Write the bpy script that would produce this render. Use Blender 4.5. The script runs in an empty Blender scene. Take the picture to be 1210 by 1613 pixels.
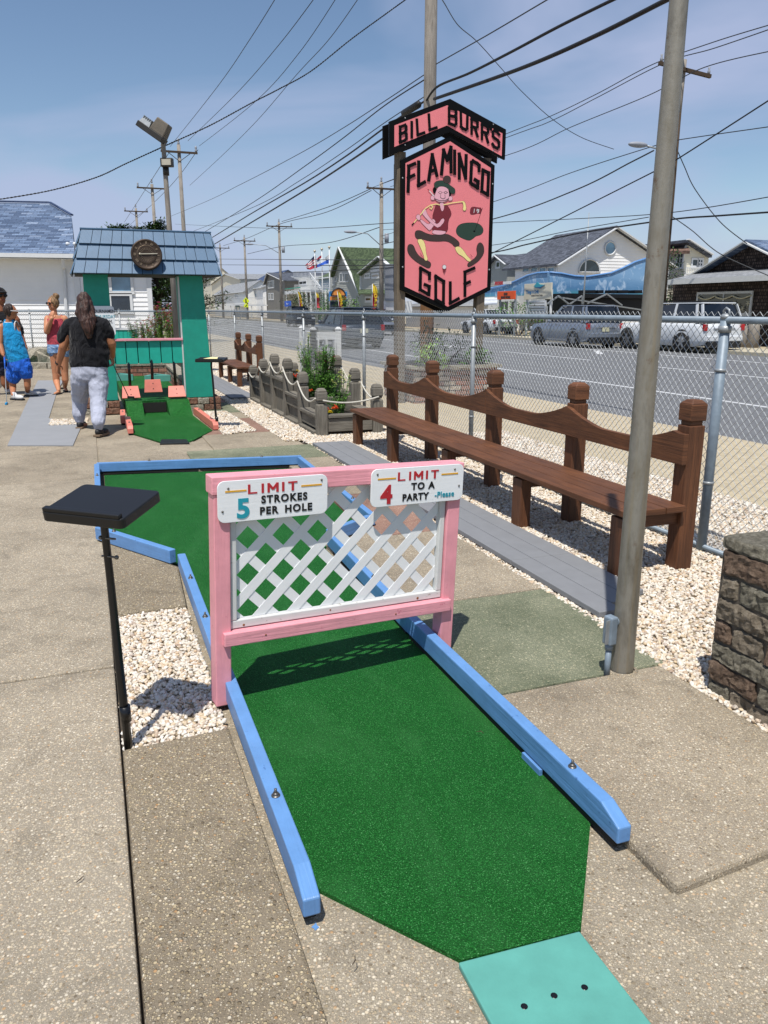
import bpy, bmesh, math, random
from mathutils import Vector, Matrix
R = math.radians
S = bpy.context.scene
COL = S.collection
random.seed(7)

# ------------------------------------------------------------------ camera
F = 1225.0; CZ = 1.55; PITCH = math.atan(319.5 / F)
CP, SP = math.cos(PITCH), math.sin(PITCH)
cam_d = bpy.data.cameras.new('camera')
cam = bpy.data.objects.new('camera', cam_d); COL.objects.link(cam)
cam.location = (0, 0, CZ)
cam.rotation_euler = (math.pi / 2 - PITCH, 0, 0)
cam_d.sensor_fit = 'VERTICAL'
cam_d.sensor_height = 24.0
cam_d.lens = 24.0 * F / 1613.0
cam_d.clip_start = 0.05
cam_d.clip_end = 2000
S.camera = cam

# ------------------------------------------------------------------ world + sun
SUN_EL, SUN_AZ = R(66), R(193)          # azimuth measured clockwise from +Y
w = bpy.data.worlds.new('World'); S.world = w; w.use_nodes = True
nt = w.node_tree; nt.nodes.clear()
wo = nt.nodes.new('ShaderNodeOutputWorld'); bg = nt.nodes.new('ShaderNodeBackground')
sky = nt.nodes.new('ShaderNodeTexSky'); sky.sky_type = 'NISHITA'; sky.sun_disc = False
sky.sun_elevation = SUN_EL; sky.sun_rotation = SUN_AZ
sky.air_density = 1.0; sky.dust_density = 0.3; sky.ozone_density = 2.6
tc = nt.nodes.new('ShaderNodeTexCoord')
mp = nt.nodes.new('ShaderNodeMapping'); mp.inputs['Scale'].default_value = (1.0, 1.0, 3.4)
mp.inputs['Rotation'].default_value = (0.0, R(12), 0.3); mp.inputs['Location'].default_value = (.35, .2, .55)
nz = nt.nodes.new('ShaderNodeTexNoise'); nz.inputs['Scale'].default_value = 1.5
nz.inputs['Detail'].default_value = 5; nz.inputs['Roughness'].default_value = 0.5
nz.inputs['Distortion'].default_value = 0.5
rp = nt.nodes.new('ShaderNodeValToRGB')
rp.color_ramp.elements[0].position = 0.44; rp.color_ramp.elements[0].color = (0, 0, 0, 1)
rp.color_ramp.elements[1].position = 0.60; rp.color_ramp.elements[1].color = (.8, .8, .8, 1)
mx = nt.nodes.new('ShaderNodeMix'); mx.data_type = 'RGBA'
mx.inputs[7].default_value = (4.0, 4.6, 6.5, 1)
nt.links.new(tc.outputs['Generated'], mp.inputs[0]); nt.links.new(mp.outputs[0], nz.inputs[0])
nt.links.new(nz.outputs[0], rp.inputs[0]); nt.links.new(rp.outputs[0], mx.inputs[0])
nt.links.new(sky.outputs[0], mx.inputs[6]); nt.links.new(mx.outputs[2], bg.inputs[0])
bg.inputs[1].default_value = 0.10
nt.links.new(bg.outputs[0], wo.inputs[0])
sd = bpy.data.lights.new('sun', 'SUN'); sd.energy = 4.9; sd.angle = R(0.5); sd.color = (1, .95, .88)
sun = bpy.data.objects.new('sun', sd); COL.objects.link(sun)
sv = Vector((math.sin(SUN_AZ) * math.cos(SUN_EL), math.cos(SUN_AZ) * math.cos(SUN_EL), math.sin(SUN_EL)))
sun.rotation_euler = sv.to_track_quat('Z', 'Y').to_euler()
S.view_settings.view_transform = 'Standard'; S.view_settings.look = 'None'
S.view_settings.exposure = 0.18; S.view_settings.gamma = 1.0

# ------------------------------------------------------------------ pixel -> place helpers (photo pixels, 1210 x 1613)
def ray(px, py):
    u = (px - 605) / F; v = (806.5 - py) / F
    return Vector((u, CP + v * SP, -SP + v * CP))
def G(px, py, z=0.0):
    d = ray(px, py); t = (z - CZ) / d.z
    return Vector((d.x * t, d.y * t, z))
def A(px, py, Y):
    d = ray(px, py); t = Y / d.y
    return Vector((d.x * t, Y, CZ + d.z * t))
TS = math.atan(0.37)
DV = Vector((-math.sin(TS), math.cos(TS), 0)); NV = Vector((math.cos(TS), math.sin(TS), 0))
def PW(px, py, wv):                     # point of a pixel ray on the vertical plane at distance wv across the street
    d = ray(px, py); t = wv / d.dot(NV); return d * t + Vector((0, 0, CZ))
def ST(s, wv, z=0):                     # street frame: s along, wv across
    return DV * s + NV * wv + Vector((0, 0, z))

# ------------------------------------------------------------------ materials
def lin(c):
    if isinstance(c, str):
        c = c.lstrip('#'); c = [int(c[i:i + 2], 16) / 255 for i in (0, 2, 4)]
        c = [x / 12.92 if x <= .04045 else ((x + .055) / 1.055) ** 2.4 for x in c]
    return (c[0], c[1], c[2], 1)
class NT:
    def __init__(s, name, rough=.6, metal=0.0, spec=.5):
        s.m = bpy.data.materials.new(name); s.m.use_nodes = True; s.t = s.m.node_tree
        s.b = s.t.nodes['Principled BSDF']; s.b.inputs['Roughness'].default_value = rough
        s.b.inputs['Metallic'].default_value = metal; s.b.inputs['Specular IOR Level'].default_value = spec
    def n(s, t, **k):
        x = s.t.nodes.new('ShaderNode' + t)
        for a, b in k.items():
            if a[0] == '_': setattr(x, a[1:], b)
            else: x.inputs[a.replace('0', ' ')].default_value = b
        return x
    def l(s, a, b): s.t.links.new(a, b)
    def co(s, kind='Object', scale=(1, 1, 1), rot=(0, 0, 0)):
        c = s.n('TexCoord'); m = s.n('Mapping'); m.inputs['Scale'].default_value = scale
        m.inputs['Rotation'].default_value = rot
        s.l(c.outputs[kind], m.inputs[0]); return m.outputs[0]
    def noise(s, v, scale, detail=4, rough=.5, dist=0):
        x = s.n('TexNoise', Scale=scale, Detail=detail, Roughness=rough, Distortion=dist); s.l(v, x.inputs[0]); return x.outputs[0]
    def vor(s, v, scale, rnd=1.0, feature='F1'):
        x = s.n('TexVoronoi', Scale=scale, Randomness=rnd); x.feature = feature; s.l(v, x.inputs[0]); return x
    def ramp(s, v, stops, interp='LINEAR'):
        x = s.n('ValToRGB'); cr = x.color_ramp; cr.interpolation = interp
        while len(cr.elements) < len(stops): cr.elements.new(.5)
        for e, (p, c) in zip(cr.elements, stops):
            e.position = p; e.color = lin(c) if not isinstance(c, (int, float)) else (c, c, c, 1)
        s.l(v, x.inputs[0]); return x.outputs[0]
    def mix(s, f, a, b, mode='MIX'):
        x = s.n('Mix'); x.data_type = 'RGBA'; x.blend_type = mode
        for i, q in ((0, f), (6, a), (7, b)):
            if hasattr(q, 'is_linked'): s.l(q, x.inputs[i])
            elif i == 0: x.inputs[0].default_value = q
            else: x.inputs[i].default_value = lin(q) if not isinstance(q, (int, float)) else (q, q, q, 1)
        return x.outputs[2]
    def math(s, op, a, b=0.0, c=None):
        x = s.n('Math'); x.operation = op
        for i, q in ((0, a), (1, b), (2, c)):
            if q is None: continue
            if hasattr(q, 'is_linked'): s.l(q, x.inputs[i])
            else: x.inputs[i].default_value = q
        return x.outputs[0]
    def bump(s, h, strength=.3, dist=.01, prev=None):
        x = s.n('Bump', Strength=strength, Distance=dist); s.l(h, x.inputs['Height'])
        if prev is not None: s.l(prev, x.inputs['Normal'])
        return x.outputs[0]
    def done(s, col=None, nrm=None, rough=None):
        if col is not None:
            if hasattr(col, 'is_linked'): s.l(col, s.b.inputs['Base Color'])
            else: s.b.inputs['Base Color'].default_value = lin(col)
        if nrm is not None: s.l(nrm, s.b.inputs['Normal'])
        if rough is not None: s.l(rough, s.b.inputs['Roughness'])
        return s.m
def sc(c, k):
    c = lin(c); return (min(1, c[0] * k), min(1, c[1] * k), min(1, c[2] * k))
def plain(name, c, rough=.6, metal=0, var=.12, vs=6, bump=.1, bs=60, spec=.5, kind='Object'):
    t = NT(name, rough, metal, spec); v = t.co(kind)
    n = t.noise(v, vs, 5, .6)
    col = t.ramp(n, [(.3, sc(c, 1 - var)), (.7, sc(c, 1 + var))])
    return t.done(col, t.bump(t.noise(v, bs, 3), bump, .003) if bump else None)
def painted(name, c, rough=.45, wear=None, grain=.35, amt=.1, spec=.5):        # brushed paint over timber
    t = NT(name, rough, 0, spec); v = t.co('UV', (3, 60, 1)); v2 = t.co('Object')
    g = t.noise(v, 1.0, 5, .6, .4); n = t.noise(v2, 9, 5, .65)
    col = t.ramp(n, [(.3, sc(c, 1 - amt)), (.7, sc(c, 1 + amt))])
    if wear:
        m = t.ramp(t.noise(v2, 26, 8, .75), [(.63, 0), (.655, 1)])
        col = t.mix(m, col, wear)
    return t.done(col, t.bump(g, grain, .004, t.bump(t.noise(v2, 120, 2), .12, .002)))
def wood(name, c1, c2, rough=.7, bump=.5, cracks=0.0, spec=.3):
    t = NT(name, rough, 0, spec); v = t.co('UV', (1.6, 26, 1)); v2 = t.co('Object')
    g = t.noise(v, 1.6, 8, .65, 1.2); f = t.noise(t.co('UV', (3, 160, 1)), 1, 4, .6)
    g2 = t.mix(.4, g, f)
    col = t.ramp(g2, [(.32, c1), (.66, c2)])
    col = t.mix(t.ramp(t.noise(v2, 3, 4), [(.35, 0.0), (.75, .45)]), col, sc(c1, .75))
    if cracks:
        cr = t.ramp(t.noise(t.co('UV', (1.0, 30, 1)), 1.2, 3, .5, .6), [(.26, 0.0), (.33, 1.0)])
        col = t.mix(t.math('MULTIPLY', t.math('SUBTRACT', 1.0, cr), cracks), col, sc(c1, .25))
        return t.done(col, t.bump(cr, .8, .01, t.bump(g2, bump, .006)))
    return t.done(col, t.bump(g2, bump, .006))
def aggregate(name, cement, stops, scale=95, stain='#4a4338', stain_amt=.5, bump=.6):
    t = NT(name, .85, 0, .25); v = t.co('Object')
    w_ = t.noise(v, 30, 2)
    vo = t.vor(v, scale); vo2 = t.vor(v, scale * 2.3)
    pc = t.ramp(t.n('SeparateColor').outputs[0], stops) if False else None
    sep = t.n('SeparateColor'); t.l(vo.outputs['Color'], sep.inputs[0])
    pc = t.ramp(sep.outputs[0], stops, 'LINEAR')
    sep2 = t.n('SeparateColor'); t.l(vo2.outputs['Color'], sep2.inputs[0])
    pc2 = t.ramp(sep2.outputs[0], stops, 'LINEAR')
    m1 = t.math('MULTIPLY', t.ramp(vo.outputs['Distance'], [(.30, 1), (.46, 0)]), t.ramp(sep.outputs[1], [(.25, 0), (.35, 1)]))
    m2 = t.math('MULTIPLY', t.ramp(vo2.outputs['Distance'], [(.34, 1), (.5, 0)]), t.ramp(sep2.outputs[1], [(.2, 0), (.3, .85)]))
    fine = t.ramp(t.noise(v, 420, 2, .6), [(.3, sc(cement, .62)), (.7, sc(cement, 1.25))])
    col = t.mix(m2, fine, pc2); col = t.mix(m1, col, pc)
    big = t.ramp(t.noise(v, 1.3, 6, .62, .3), [(.36, 1.0), (.66, 0.0)])
    col = t.mix(t.math('MULTIPLY', big, stain_amt), col, t.mix(.6, col, stain, 'MULTIPLY'))
    col = t.mix(t.ramp(t.noise(v, 4.2, 7, .68, .6), [(.50, 0.0), (.72, .42)]), col, t.mix(.75, col, stain, 'MULTIPLY'))
    spots = t.ramp(t.noise(v, 13, 6, .75), [(.62, 0.0), (.72, .4)])
    col = t.mix(spots, col, sc(stain, 1.0))
    h = t.math('ADD', m1, t.math('MULTIPLY', m2, .5))
    return t.done(col, t.bump(h, bump, .004, t.bump(t.noise(v, 3, 3), .15, .02)))
def turf_mat(name, k=1.0, big=1.0):
    t = NT(name, .75, 0, .2); v = t.co('Object')
    a = t.noise(v, 230 * big, 3, .8); b = t.noise(v, 5, 5, .6); c = t.vor(v, 190 * big); d = t.noise(t.co('Object', (1, 1, 1)), 90 * big, 2, .6)
    col = t.ramp(a, [(.34, sc('#022a08', k)), (.47, sc('#085016', k)), (.56, sc('#137025', k)), (.64, sc('#4fa858', k)), (.72, sc('#b5e0b3', k))])
    col = t.mix(t.ramp(b, [(.3, 0), (.75, .35)]), col, sc('#075013', k)); col = t.mix(t.ramp(d, [(.4, .35), (.6, 0)]), col, sc('#054a10', k)); col = t.mix(t.ramp(t.noise(t.co('Object', (2.2, .8, 1), (0, 0, -.354)), 1.6, 5, .6, .5), [(.50, 0.0), (.72, .30)]), col, sc('#3f7d45', k))
    h = t.math('ADD', a, t.math('MULTIPLY', c.outputs['Distance'], .6))
    return t.done(col, t.bump(h, .8, .005))
def brick_mat(name, c1, c2, mortar, sx, sy, offset=.5, bump=.5, ms=.03, rough=.8, kind='UV', noise_amt=.25, squash=1):
    t = NT(name, rough, 0, .3); v = t.co(kind)
    b = t.n('TexBrick', Scale=1.0); b.offset = offset
    b.inputs['Color1'].default_value = (0, 0, 0, 1); b.inputs['Color2'].default_value = (1, 1, 1, 1)
    b.inputs['Mortar'].default_value = (.5, .5, .5, 1)
    b.inputs['Mortar Size'].default_value = ms * sy; b.inputs['Brick Width'].default_value = sx; b.inputs['Row Height'].default_value = sy
    b.inputs['Mortar Smooth'].default_value = .2
    t.l(v, b.inputs[0])
    r = t.n('SeparateColor'); t.l(b.outputs['Color'], r.inputs[0])
    if isinstance(c1, list): base = t.ramp(r.outputs[0], c1)
    else: base = t.mix(r.outputs[0], c1, c2)
    n = t.noise(t.co('Object'), 18, 5, .65)
    base = t.mix(noise_amt, base, t.ramp(n, [(.3, 0.0), (.7, 1.0)]), 'OVERLAY')
    col = t.mix(b.outputs['Fac'], base, mortar)
    h = t.math('SUBTRACT', 1.0, b.outputs['Fac'])
    return t.done(col, t.bump(h, bump, .02, t.bump(n, .3, .01)))
def glassy(name, c='#141c22', rough=.08):
    t = NT(name, rough, 0, .9); v = t.co('Object')
    return t.done(t.ramp(t.noise(v, 1.5, 3), [(.35, c), (.7, sc(c, 1.9))]))

M = {}
def m(k): return M[k]
STN = [(0, '#736857'), (.22, '#a89a81'), (.45, '#c9bca2'), (.62, '#9b9182'), (.8, '#d9d0bc'), (1, '#ae8d66')]
M['conc'] = aggregate('concrete', '#968c7b', STN)
M['conc_front'] = aggregate('concrete_front', '#958c7b', STN, 88, stain_amt=.35)
M['conc_dark'] = aggregate('concrete_dark', '#857a68', [(0, '#6f624f'), (.3, '#a99a7c'), (.55, '#cbbb99'), (.75, '#948b7b'), (.9, '#dcd2bb'), (1, '#a98459')], 78, stain_amt=.4, bump=.9)
M['conc_left'] = aggregate('concrete_left', '#958c7c', STN, 100, stain_amt=.4, bump=.35)
M['conc_green'] = aggregate('concrete_green', '#7b7f6b', [(0, '#5a6350'), (.3, '#96957c'), (.6, '#b3ac92'), (.8, '#84896f'), (1, '#c8c0a6')], 95, '#4c6e4c', .85)
M['conc_red'] = aggregate('concrete_red', '#947466', [(0, '#6d4f45'), (.3, '#a28474'), (.6, '#b99f8b'), (.8, '#8f6c60'), (1, '#cbb7a4')], 95, '#5a3c34', .5)
M['joint'] = plain('joint_dirt', '#4a4238', .95, var=.3, bump=.5, bs=200)
M['soil'] = plain('soil', '#241b14', .95, var=.4, vs=40, bump=.8, bs=80)
M['turf'] = turf_mat('turf', .78)
M['turf2'] = turf_mat('turf_far', .75, .4)
M['blue'] = painted('blue_paint', '#5c88bb', .42, '#41699a', .6)
M['pink'] = painted('pink_paint', '#d9939d', .45, '#c97484', .7)
M['coral'] = painted('coral_paint', '#cf7767', .5, None, .4)
M['white_gloss'] = painted('white_gloss', '#dcdfe1', .35, None, .15, .03)
M['white_vinyl'] = painted('white_vinyl', '#dcdedf', .4, None, .15, .03)
M['white_old'] = painted('white_wood_old', '#c2c4c2', .5, '#8d8a80', .4, .06)
M['teal'] = painted('teal_paint', '#118c78', .55, None, .35, .08)
M['teal_l'] = painted('teal_board_paint', '#149e8a', .55, None, .5, .1)
M['aqua'] = plain('aqua_rubber', '#54968b', .55, var=.12, vs=7, bump=.1, bs=150)
M['black'] = painted('black_paint', '#0b0c0f', .3, None, .3, .2)
M['blackm'] = plain('black_metal', '#090a0a', .25, var=.2, bump=.1)
M['blackp'] = plain('black_board', '#08090b', .45, var=.2, bump=.05)
M['bench'] = wood('bench_stained_wood', '#361f12', '#7a4e31', .62, .5, spec=.4)
M['grey_wood'] = wood('grey_weathered_wood', '#4a4640', '#8b867b', .9, .9, .8)
M['post_wood'] = wood('grey_post_wood', '#4c4338', '#84796a', .9, .8, .6)
M['util_wood'] = wood('utility_pole_wood', '#68625b', '#a19b92', .9, .6, .4)
M['util_dark'] = wood('dark_pole_wood', '#2e251d', '#57493b', .9, .6)
M['orange_wood'] = wood('reddish_pole_wood', '#5e4029', '#93704c', .9, .5, .3)
M['deck'] = painted('grey_deck_paint', '#77797c', .7, None, .25, .06)
M['deckpath'] = plain('grey_painted_path', '#85878a', .75, var=.05, vs=3, bump=.1)
M['galv'] = plain('galvanized_metal', '#8e9396', .45, .3, var=.15, vs=20, bump=.05)
M['galv_wire'] = plain('galvanized_wire', '#adb1b2', .45, .15, var=.1, bump=0)
M['railpaint'] = plain('rail_grey_blue', '#74828e', .5, .1, var=.15, vs=20, bump=.1)
M['steel'] = plain('bolt_steel', '#6d6a66', .4, .8, var=.3, vs=60, bump=.2)
M['red'] = plain('red_paint', '#a8222c', .4, var=.05, bump=0)
M['tealtxt'] = plain('teal_lettering', '#158c9e', .4, var=.05, bump=0)
M['gold'] = plain('gold_lettering', '#cf9a25', .4, var=.05, bump=0)
M['blacktxt'] = plain('black_lettering', '#0b0c0e', .4, var=.05, bump=0)
M['white'] = plain('white_paint', '#c9ccce', .5, var=.04, bump=.05)
M['sand'] = plain('sandy_verge', '#a79b82', .95, var=.2, vs=14, bump=.6, bs=90)
M['asphalt'] = plain('asphalt', '#66686b', .9, var=.15, vs=3, bump=.5, bs=200, spec=.2)
M['sidewalk'] = plain('sidewalk', '#aba490', .9, var=.1, vs=3, bump=.2)
M['marking'] = plain('road_marking', '#b8babb', .7, var=.12, vs=12, bump=.1)
M['mulch'] = M['soil']
M['shadow_gap'] = plain('painted_gap_shade', '#15130f', .8)  # near-black colour painting in shade: rail gaps, board gaps, tunnel mouth, roof core
M['glass'] = glassy('window_glass', '#1a242c')
M['glass_blue'] = glassy('window_glass_blue', '#5a7a8f', .15)
def pole_metal():
    t = NT('weathered_steel_pole', .5, .35); v = t.co('Object', (3, 3, .8)); v2 = t.co('Object')
    c = t.ramp(t.noise(v, 3.2, 7, .7, .3), [(.30, '#5f5a4f'), (.5, '#86837a'), (.7, '#716b5c')])
    st = t.ramp(t.noise(t.co('Object', (14, 14, .35)), 1.5, 4, .6), [(.50, 0.0), (.75, .75)])
    c = t.mix(st, c, '#8b7a58')
    rs = t.ramp(t.noise(v2, 9, 7, .75), [(.60, 0.0), (.70, .8)])
    c = t.mix(rs, c, '#5d3f24')
    return t.done(c, t.bump(t.noise(v2, 40, 5), .3, .004))
M['pole'] = pole_metal()

# ------------------------------------------------------------------ mesh builder
def frame(o=(0, 0, 0), rz=0.0):
    return Matrix.Translation(Vector(o)) @ Matrix.Rotation(rz, 4, 'Z')
class MB:
    def __init__(s): s.v = []; s.f = []; s.uv = []; s.sm = []; s.mi = []
    def face(s, pts, uv=None, smooth=False, mi=0):
        i = len(s.v); pts = [Vector(p) for p in pts]; s.v += pts
        s.f.append(list(range(i, i + len(pts))))
        if uv is None:
            n = Vector((0, 0, 0))
            for a in range(len(pts)):
                p, q = pts[a], pts[(a + 1) % len(pts)]; n += p.cross(q)
            n = n.normalized() if n.length > 1e-12 else Vector((0, 0, 1))
            u = Vector((0, 0, 1)).cross(n)
            u = u.normalized() if u.length > .05 else Vector((1, 0, 0))
            t = n.cross(u); uv = [(p.dot(u), p.dot(t)) for p in pts]
        s.uv.append(uv); s.sm.append(smooth); s.mi.append(mi)
    def box(s, c, d, rot=None, X=None, taper=None, mi=0):
        """box centred at c with size d; taper=(sx,sy) scales the top"""
        c = Vector(c); hx, hy, hz = d[0] / 2, d[1] / 2, d[2] / 2; tx, ty = taper or (1, 1)
        L = [Vector((sx * hx * (tx if sz > 0 else 1), sy * hy * (ty if sz > 0 else 1), sz * hz)) for sx in (-1, 1) for sy in (-1, 1) for sz in (-1, 1)]
        ax = max(range(3), key=lambda i: d[i]); o1, o2 = random.random() * 9, random.random() * 9
        Fs = [(0, 1, 3, 2), (4, 6, 7, 5), (0, 4, 5, 1), (2, 3, 7, 6), (0, 2, 6, 4), (1, 5, 7, 3)]
        for k, fc in enumerate(Fs):
            na = k // 2; rem = [a for a in range(3) if a != na]
            ua = ax if ax in rem else rem[0]; va = [a for a in rem if a != ua][0]
            P = []; U = []
            for i in fc:
                p = L[i]; U.append((p[ua] + o1, p[va] + o2 + k * .37))
                q = (rot @ p if rot is not None else p) + c
                P.append(X @ q if X is not None else q)
            s.face(P, U, mi=mi)
    def beam(s, a, b, wd, ht, up=(0, 0, 1), X=None, ext=0):
        a, b = Vector(a), Vector(b); d = b - a; L = d.length; x = d.normalized()
        y = Vector(up).cross(x); y = y.normalized() if y.length > 1e-4 else Vector((0, 1, 0)); z = x.cross(y)
        s.box((a + b) / 2, (L + ext, wd, ht), Matrix((x, y, z)).transposed(), X)
    def prism(s, poly, z0, z1, X=None, cap=True, mi=0):
        """poly: 2D points ccw, extruded z0..z1"""
        ar = sum(poly[i][0] * poly[(i + 1) % len(poly)][1] - poly[(i + 1) % len(poly)][0] * poly[i][1] for i in range(len(poly)))
        if ar < 0: poly = poly[::-1]
        T = lambda p, z: (X @ Vector((p[0], p[1], z))) if X is not None else Vector((p[0], p[1], z))
        n = len(poly)
        if cap:
            s.face([T(p, z1) for p in poly], mi=mi); s.face([T(p, z0) for p in poly[::-1]], mi=mi)
        for i in range(n):
            p, q = poly[i], poly[(i + 1) % n]
            s.face([T(p, z0), T(q, z0), T(q, z1), T(p, z1)], mi=mi)
    def tube(s, pts, rad, n=8, caps=True, smooth=True, ell=1.0, X=None):
        pts = [Vector(p) for p in pts]
        if X is not None: pts = [X @ p for p in pts]
        if not isinstance(rad, (list, tuple)): rad = [rad] * len(pts)
        rings = []; pd = None; ref = None; dist = 0; base = len(s.v)
        for i, p in enumerate(pts):
            d = (pts[min(i + 1, len(pts) - 1)] - pts[max(i - 1, 0)]).normalized()
            if ref is None:
                ref = d.cross(Vector((0, 0, 1)));
                if ref.length < .1: ref = d.cross(Vector((0, 1, 0)))
            ref = (ref - d * ref.dot(d)).normalized(); b = d.cross(ref)
            rings.append([p + (ref * math.cos(2 * math.pi * k / n) + b * math.sin(2 * math.pi * k / n) * ell) * rad[i] for k in range(n)])
        for r in rings: s.v += r
        acc = 0
        for i in range(len(pts) - 1):
            L = (pts[i + 1] - pts[i]).length
            for k in range(n):
                k2 = (k + 1) % n; a = base + i * n
                s.f.append([a + k, a + k2, a + n + k2, a + n + k])
                w0, w1 = k * 2 * math.pi * rad[i] / n, (k + 1) * 2 * math.pi * rad[i] / n
                s.uv.append([(acc, w0), (acc, w1), (acc + L, w1), (acc + L, w0)]); s.sm.append(smooth); s.mi.append(0)
            acc += L
        if caps:
            s.f.append([base + k for k in range(n)][::-1]); s.uv.append([(0, 0)] * n); s.sm.append(False); s.mi.append(0)
            e = base + (len(pts) - 1) * n
            s.f.append([e + k for k in range(n)]); s.uv.append([(0, 0)] * n); s.sm.append(False); s.mi.append(0)
    def ball(s, c, r, nu=12, nv=8, X=None):
        c = Vector(c); r = r if isinstance(r, (tuple, list)) else (r, r, r); b = len(s.v)
        P = [c + Vector((0, 0, -r[2]))]
        for j in range(1, nv):
            a = -math.pi / 2 + math.pi * j / nv
            for i in range(nu):
                t = 2 * math.pi * i / nu; P.append(c + Vector((r[0] * math.cos(a) * math.cos(t), r[1] * math.cos(a) * math.sin(t), r[2] * math.sin(a))))
        P.append(c + Vector((0, 0, r[2])))
        if X is not None: P = [X @ p for p in P]
        s.v += P; T = b + len(P) - 1
        def add(f):
            s.f.append(f); s.uv.append([(s.v[i].x, s.v[i].z) for i in f]); s.sm.append(True); s.mi.append(0)
        for i in range(nu):
            k = (i + 1) % nu
            add([b, b + 1 + k, b + 1 + i]); add([T, b + 1 + (nv - 2) * nu + i, b + 1 + (nv - 2) * nu + k])
            for j in range(nv - 2):
                add([b + 1 + j * nu + i, b + 1 + j * nu + k, b + 1 + (j + 1) * nu + k, b + 1 + (j + 1) * nu + i])
    def lathe(s, prof, n=20, X=None, c=(0, 0, 0)):
        c = Vector(c); b = len(s.v)
        for r, z in prof:
            for k in range(n):
                a = 2 * math.pi * k / n; p = c + Vector((r * math.cos(a), r * math.sin(a), z)); s.v.append(X @ p if X is not None else p)
        for i in range(len(prof) - 1):
            for k in range(n):
                k2 = (k + 1) % n; f = [b + i * n + k, b + i * n + k2, b + (i + 1) * n + k2, b + (i + 1) * n + k]
                s.f.append(f); s.uv.append([(k * .05, prof[i][1]), ((k + 1) * .05, prof[i][1]), ((k + 1) * .05, prof[i + 1][1]), (k * .05, prof[i + 1][1])]); s.sm.append(True); s.mi.append(0)
    def build(s, name, mat, parent=None, bevel=0, label=None, cat=None, group=None, kind=None, merge=False, weld=False):
        me = bpy.data.meshes.new(name); me.from_pydata([tuple(v) for v in s.v], [], s.f)
        uvl = me.uv_layers.new(name='UV'); flat = []
        for u in s.uv:
            for a in u: flat += [a[0], a[1]]
        uvl.data.foreach_set('uv', flat)
        me.polygons.foreach_set('use_smooth', s.sm)
        mats = mat if isinstance(mat, (list, tuple)) else [mat]
        for q in mats: me.materials.append(M[q] if isinstance(q, str) else q)
        if len(mats) > 1: me.polygons.foreach_set('material_index', s.mi)
        if bevel or weld:
            bm = bmesh.new(); bm.from_mesh(me); bmesh.ops.remove_doubles(bm, verts=bm.verts, dist=1e-5)
            bm.to_mesh(me); bm.free()
        me.update()
        o = bpy.data.objects.new(name, me); COL.objects.link(o)
        if bevel:
            bv = o.modifiers.new('bevel', 'BEVEL'); bv.width = bevel; bv.segments = 2; bv.limit_method = 'ANGLE'; bv.angle_limit = R(40)
        if parent: o.parent = parent
        tag(o, label, cat, group, kind); return o
def tag(o, label=None, cat=None, group=None, kind=None):
    if label: o['label'] = label
    if cat: o['category'] = cat
    if group: o['group'] = group
    if kind: o['kind'] = kind
    return o
def thing(name, label, cat, loc=(0, 0, 0), rz=0.0, group=None):
    o = bpy.data.objects.new(name, None); COL.objects.link(o); o.location = loc; o.rotation_euler = (0, 0, rz)
    o.empty_display_size = .1
    return tag(o, label, cat, group)
def dup(o, parent=None):
    c = o.copy(); COL.objects.link(c); c.parent = parent
    for ch in list(o.children):
        dup(ch, c)
    return c
def fat(name, body, size, mat, parent, X, extrude=.002, offset=0.0, sx=1.0, align='LEFT', label=None, sp=1.0):
    """lettering: text lying in the local XZ plane of X (x right, z up, facing -y)"""
    cu = bpy.data.curves.new(name, 'FONT'); cu.body = body; cu.size = size; cu.extrude = extrude; cu.offset = offset
    cu.align_x = align; cu.resolution_u = 6; cu.space_character = sp
    ob = bpy.data.objects.new(name, cu)
    COL.objects.link(ob); bpy.context.view_layer.update()
    me = bpy.data.meshes.new_from_object(ob.evaluated_get(bpy.context.evaluated_depsgraph_get()))
    bpy.data.objects.remove(ob); bpy.data.curves.remove(cu)
    T = X @ Matrix.Rotation(math.pi / 2, 4, 'X') @ Matrix.Diagonal((sx, 1, 1, 1))
    me.transform(T); me.materials.clear(); me.materials.append(M[mat] if isinstance(mat, str) else mat)
    o = bpy.data.objects.new(name, me); COL.objects.link(o); o.parent = parent
    if label: o['label'] = label
    return o

# ================================================================== GROUND (street frame: local x = across, local y = along)
def sw(px, py, z=0):
    g = G(px, py, z); return (g.dot(DV), g.dot(NV))        # (s, w)
XS = Matrix.Rotation(TS, 4, 'Z')                           # street frame matrix
XL = Matrix.Translation(Vector((0, 0, -.035)))
mb = MB(); mb.face([XS @ Vector(p) for p in ((-400, -200, -.06), (7.5, -200, -.06), (7.5, 900, -.06), (-400, 900, -.06))])
mb.face([XS @ Vector(p) for p in ((7.5, -200, -.06), (900, -200, -.06), (900, 900, -.06), (7.5, 900, -.06))])
mb.build('ground', 'sand', kind='structure')
def slab(poly, mat, z=0.0, th=.05, gap=.006, name='paving_slab', bevel=.008):
    """poly: [(w,s)...] street frame"""
    mb = MB(); n = len(poly); cx = sum(p[0] for p in poly) / n; cy = sum(p[1] for p in poly) / n
    q = []
    for x, y in poly:
        d = math.hypot(x - cx, y - cy); q.append((cx + (x - cx) * (1 - gap / d * 1.3), cy + (y - cy) * (1 - gap / d * 1.3)))
    sub = MB(); sub.prism(q, z - th, z, X=XS); return sub.build(name, mat, kind='structure', bevel=bevel)
def rect(w0, w1, s0, s1): return [(w0, s0), (w1, s0), (w1, s1), (w0, s1)]
slab(rect(-6, 2.36, -1, 27.5), 'joint', -.030, .02, name='paving_bed', bevel=0)
LW = -.02
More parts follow.
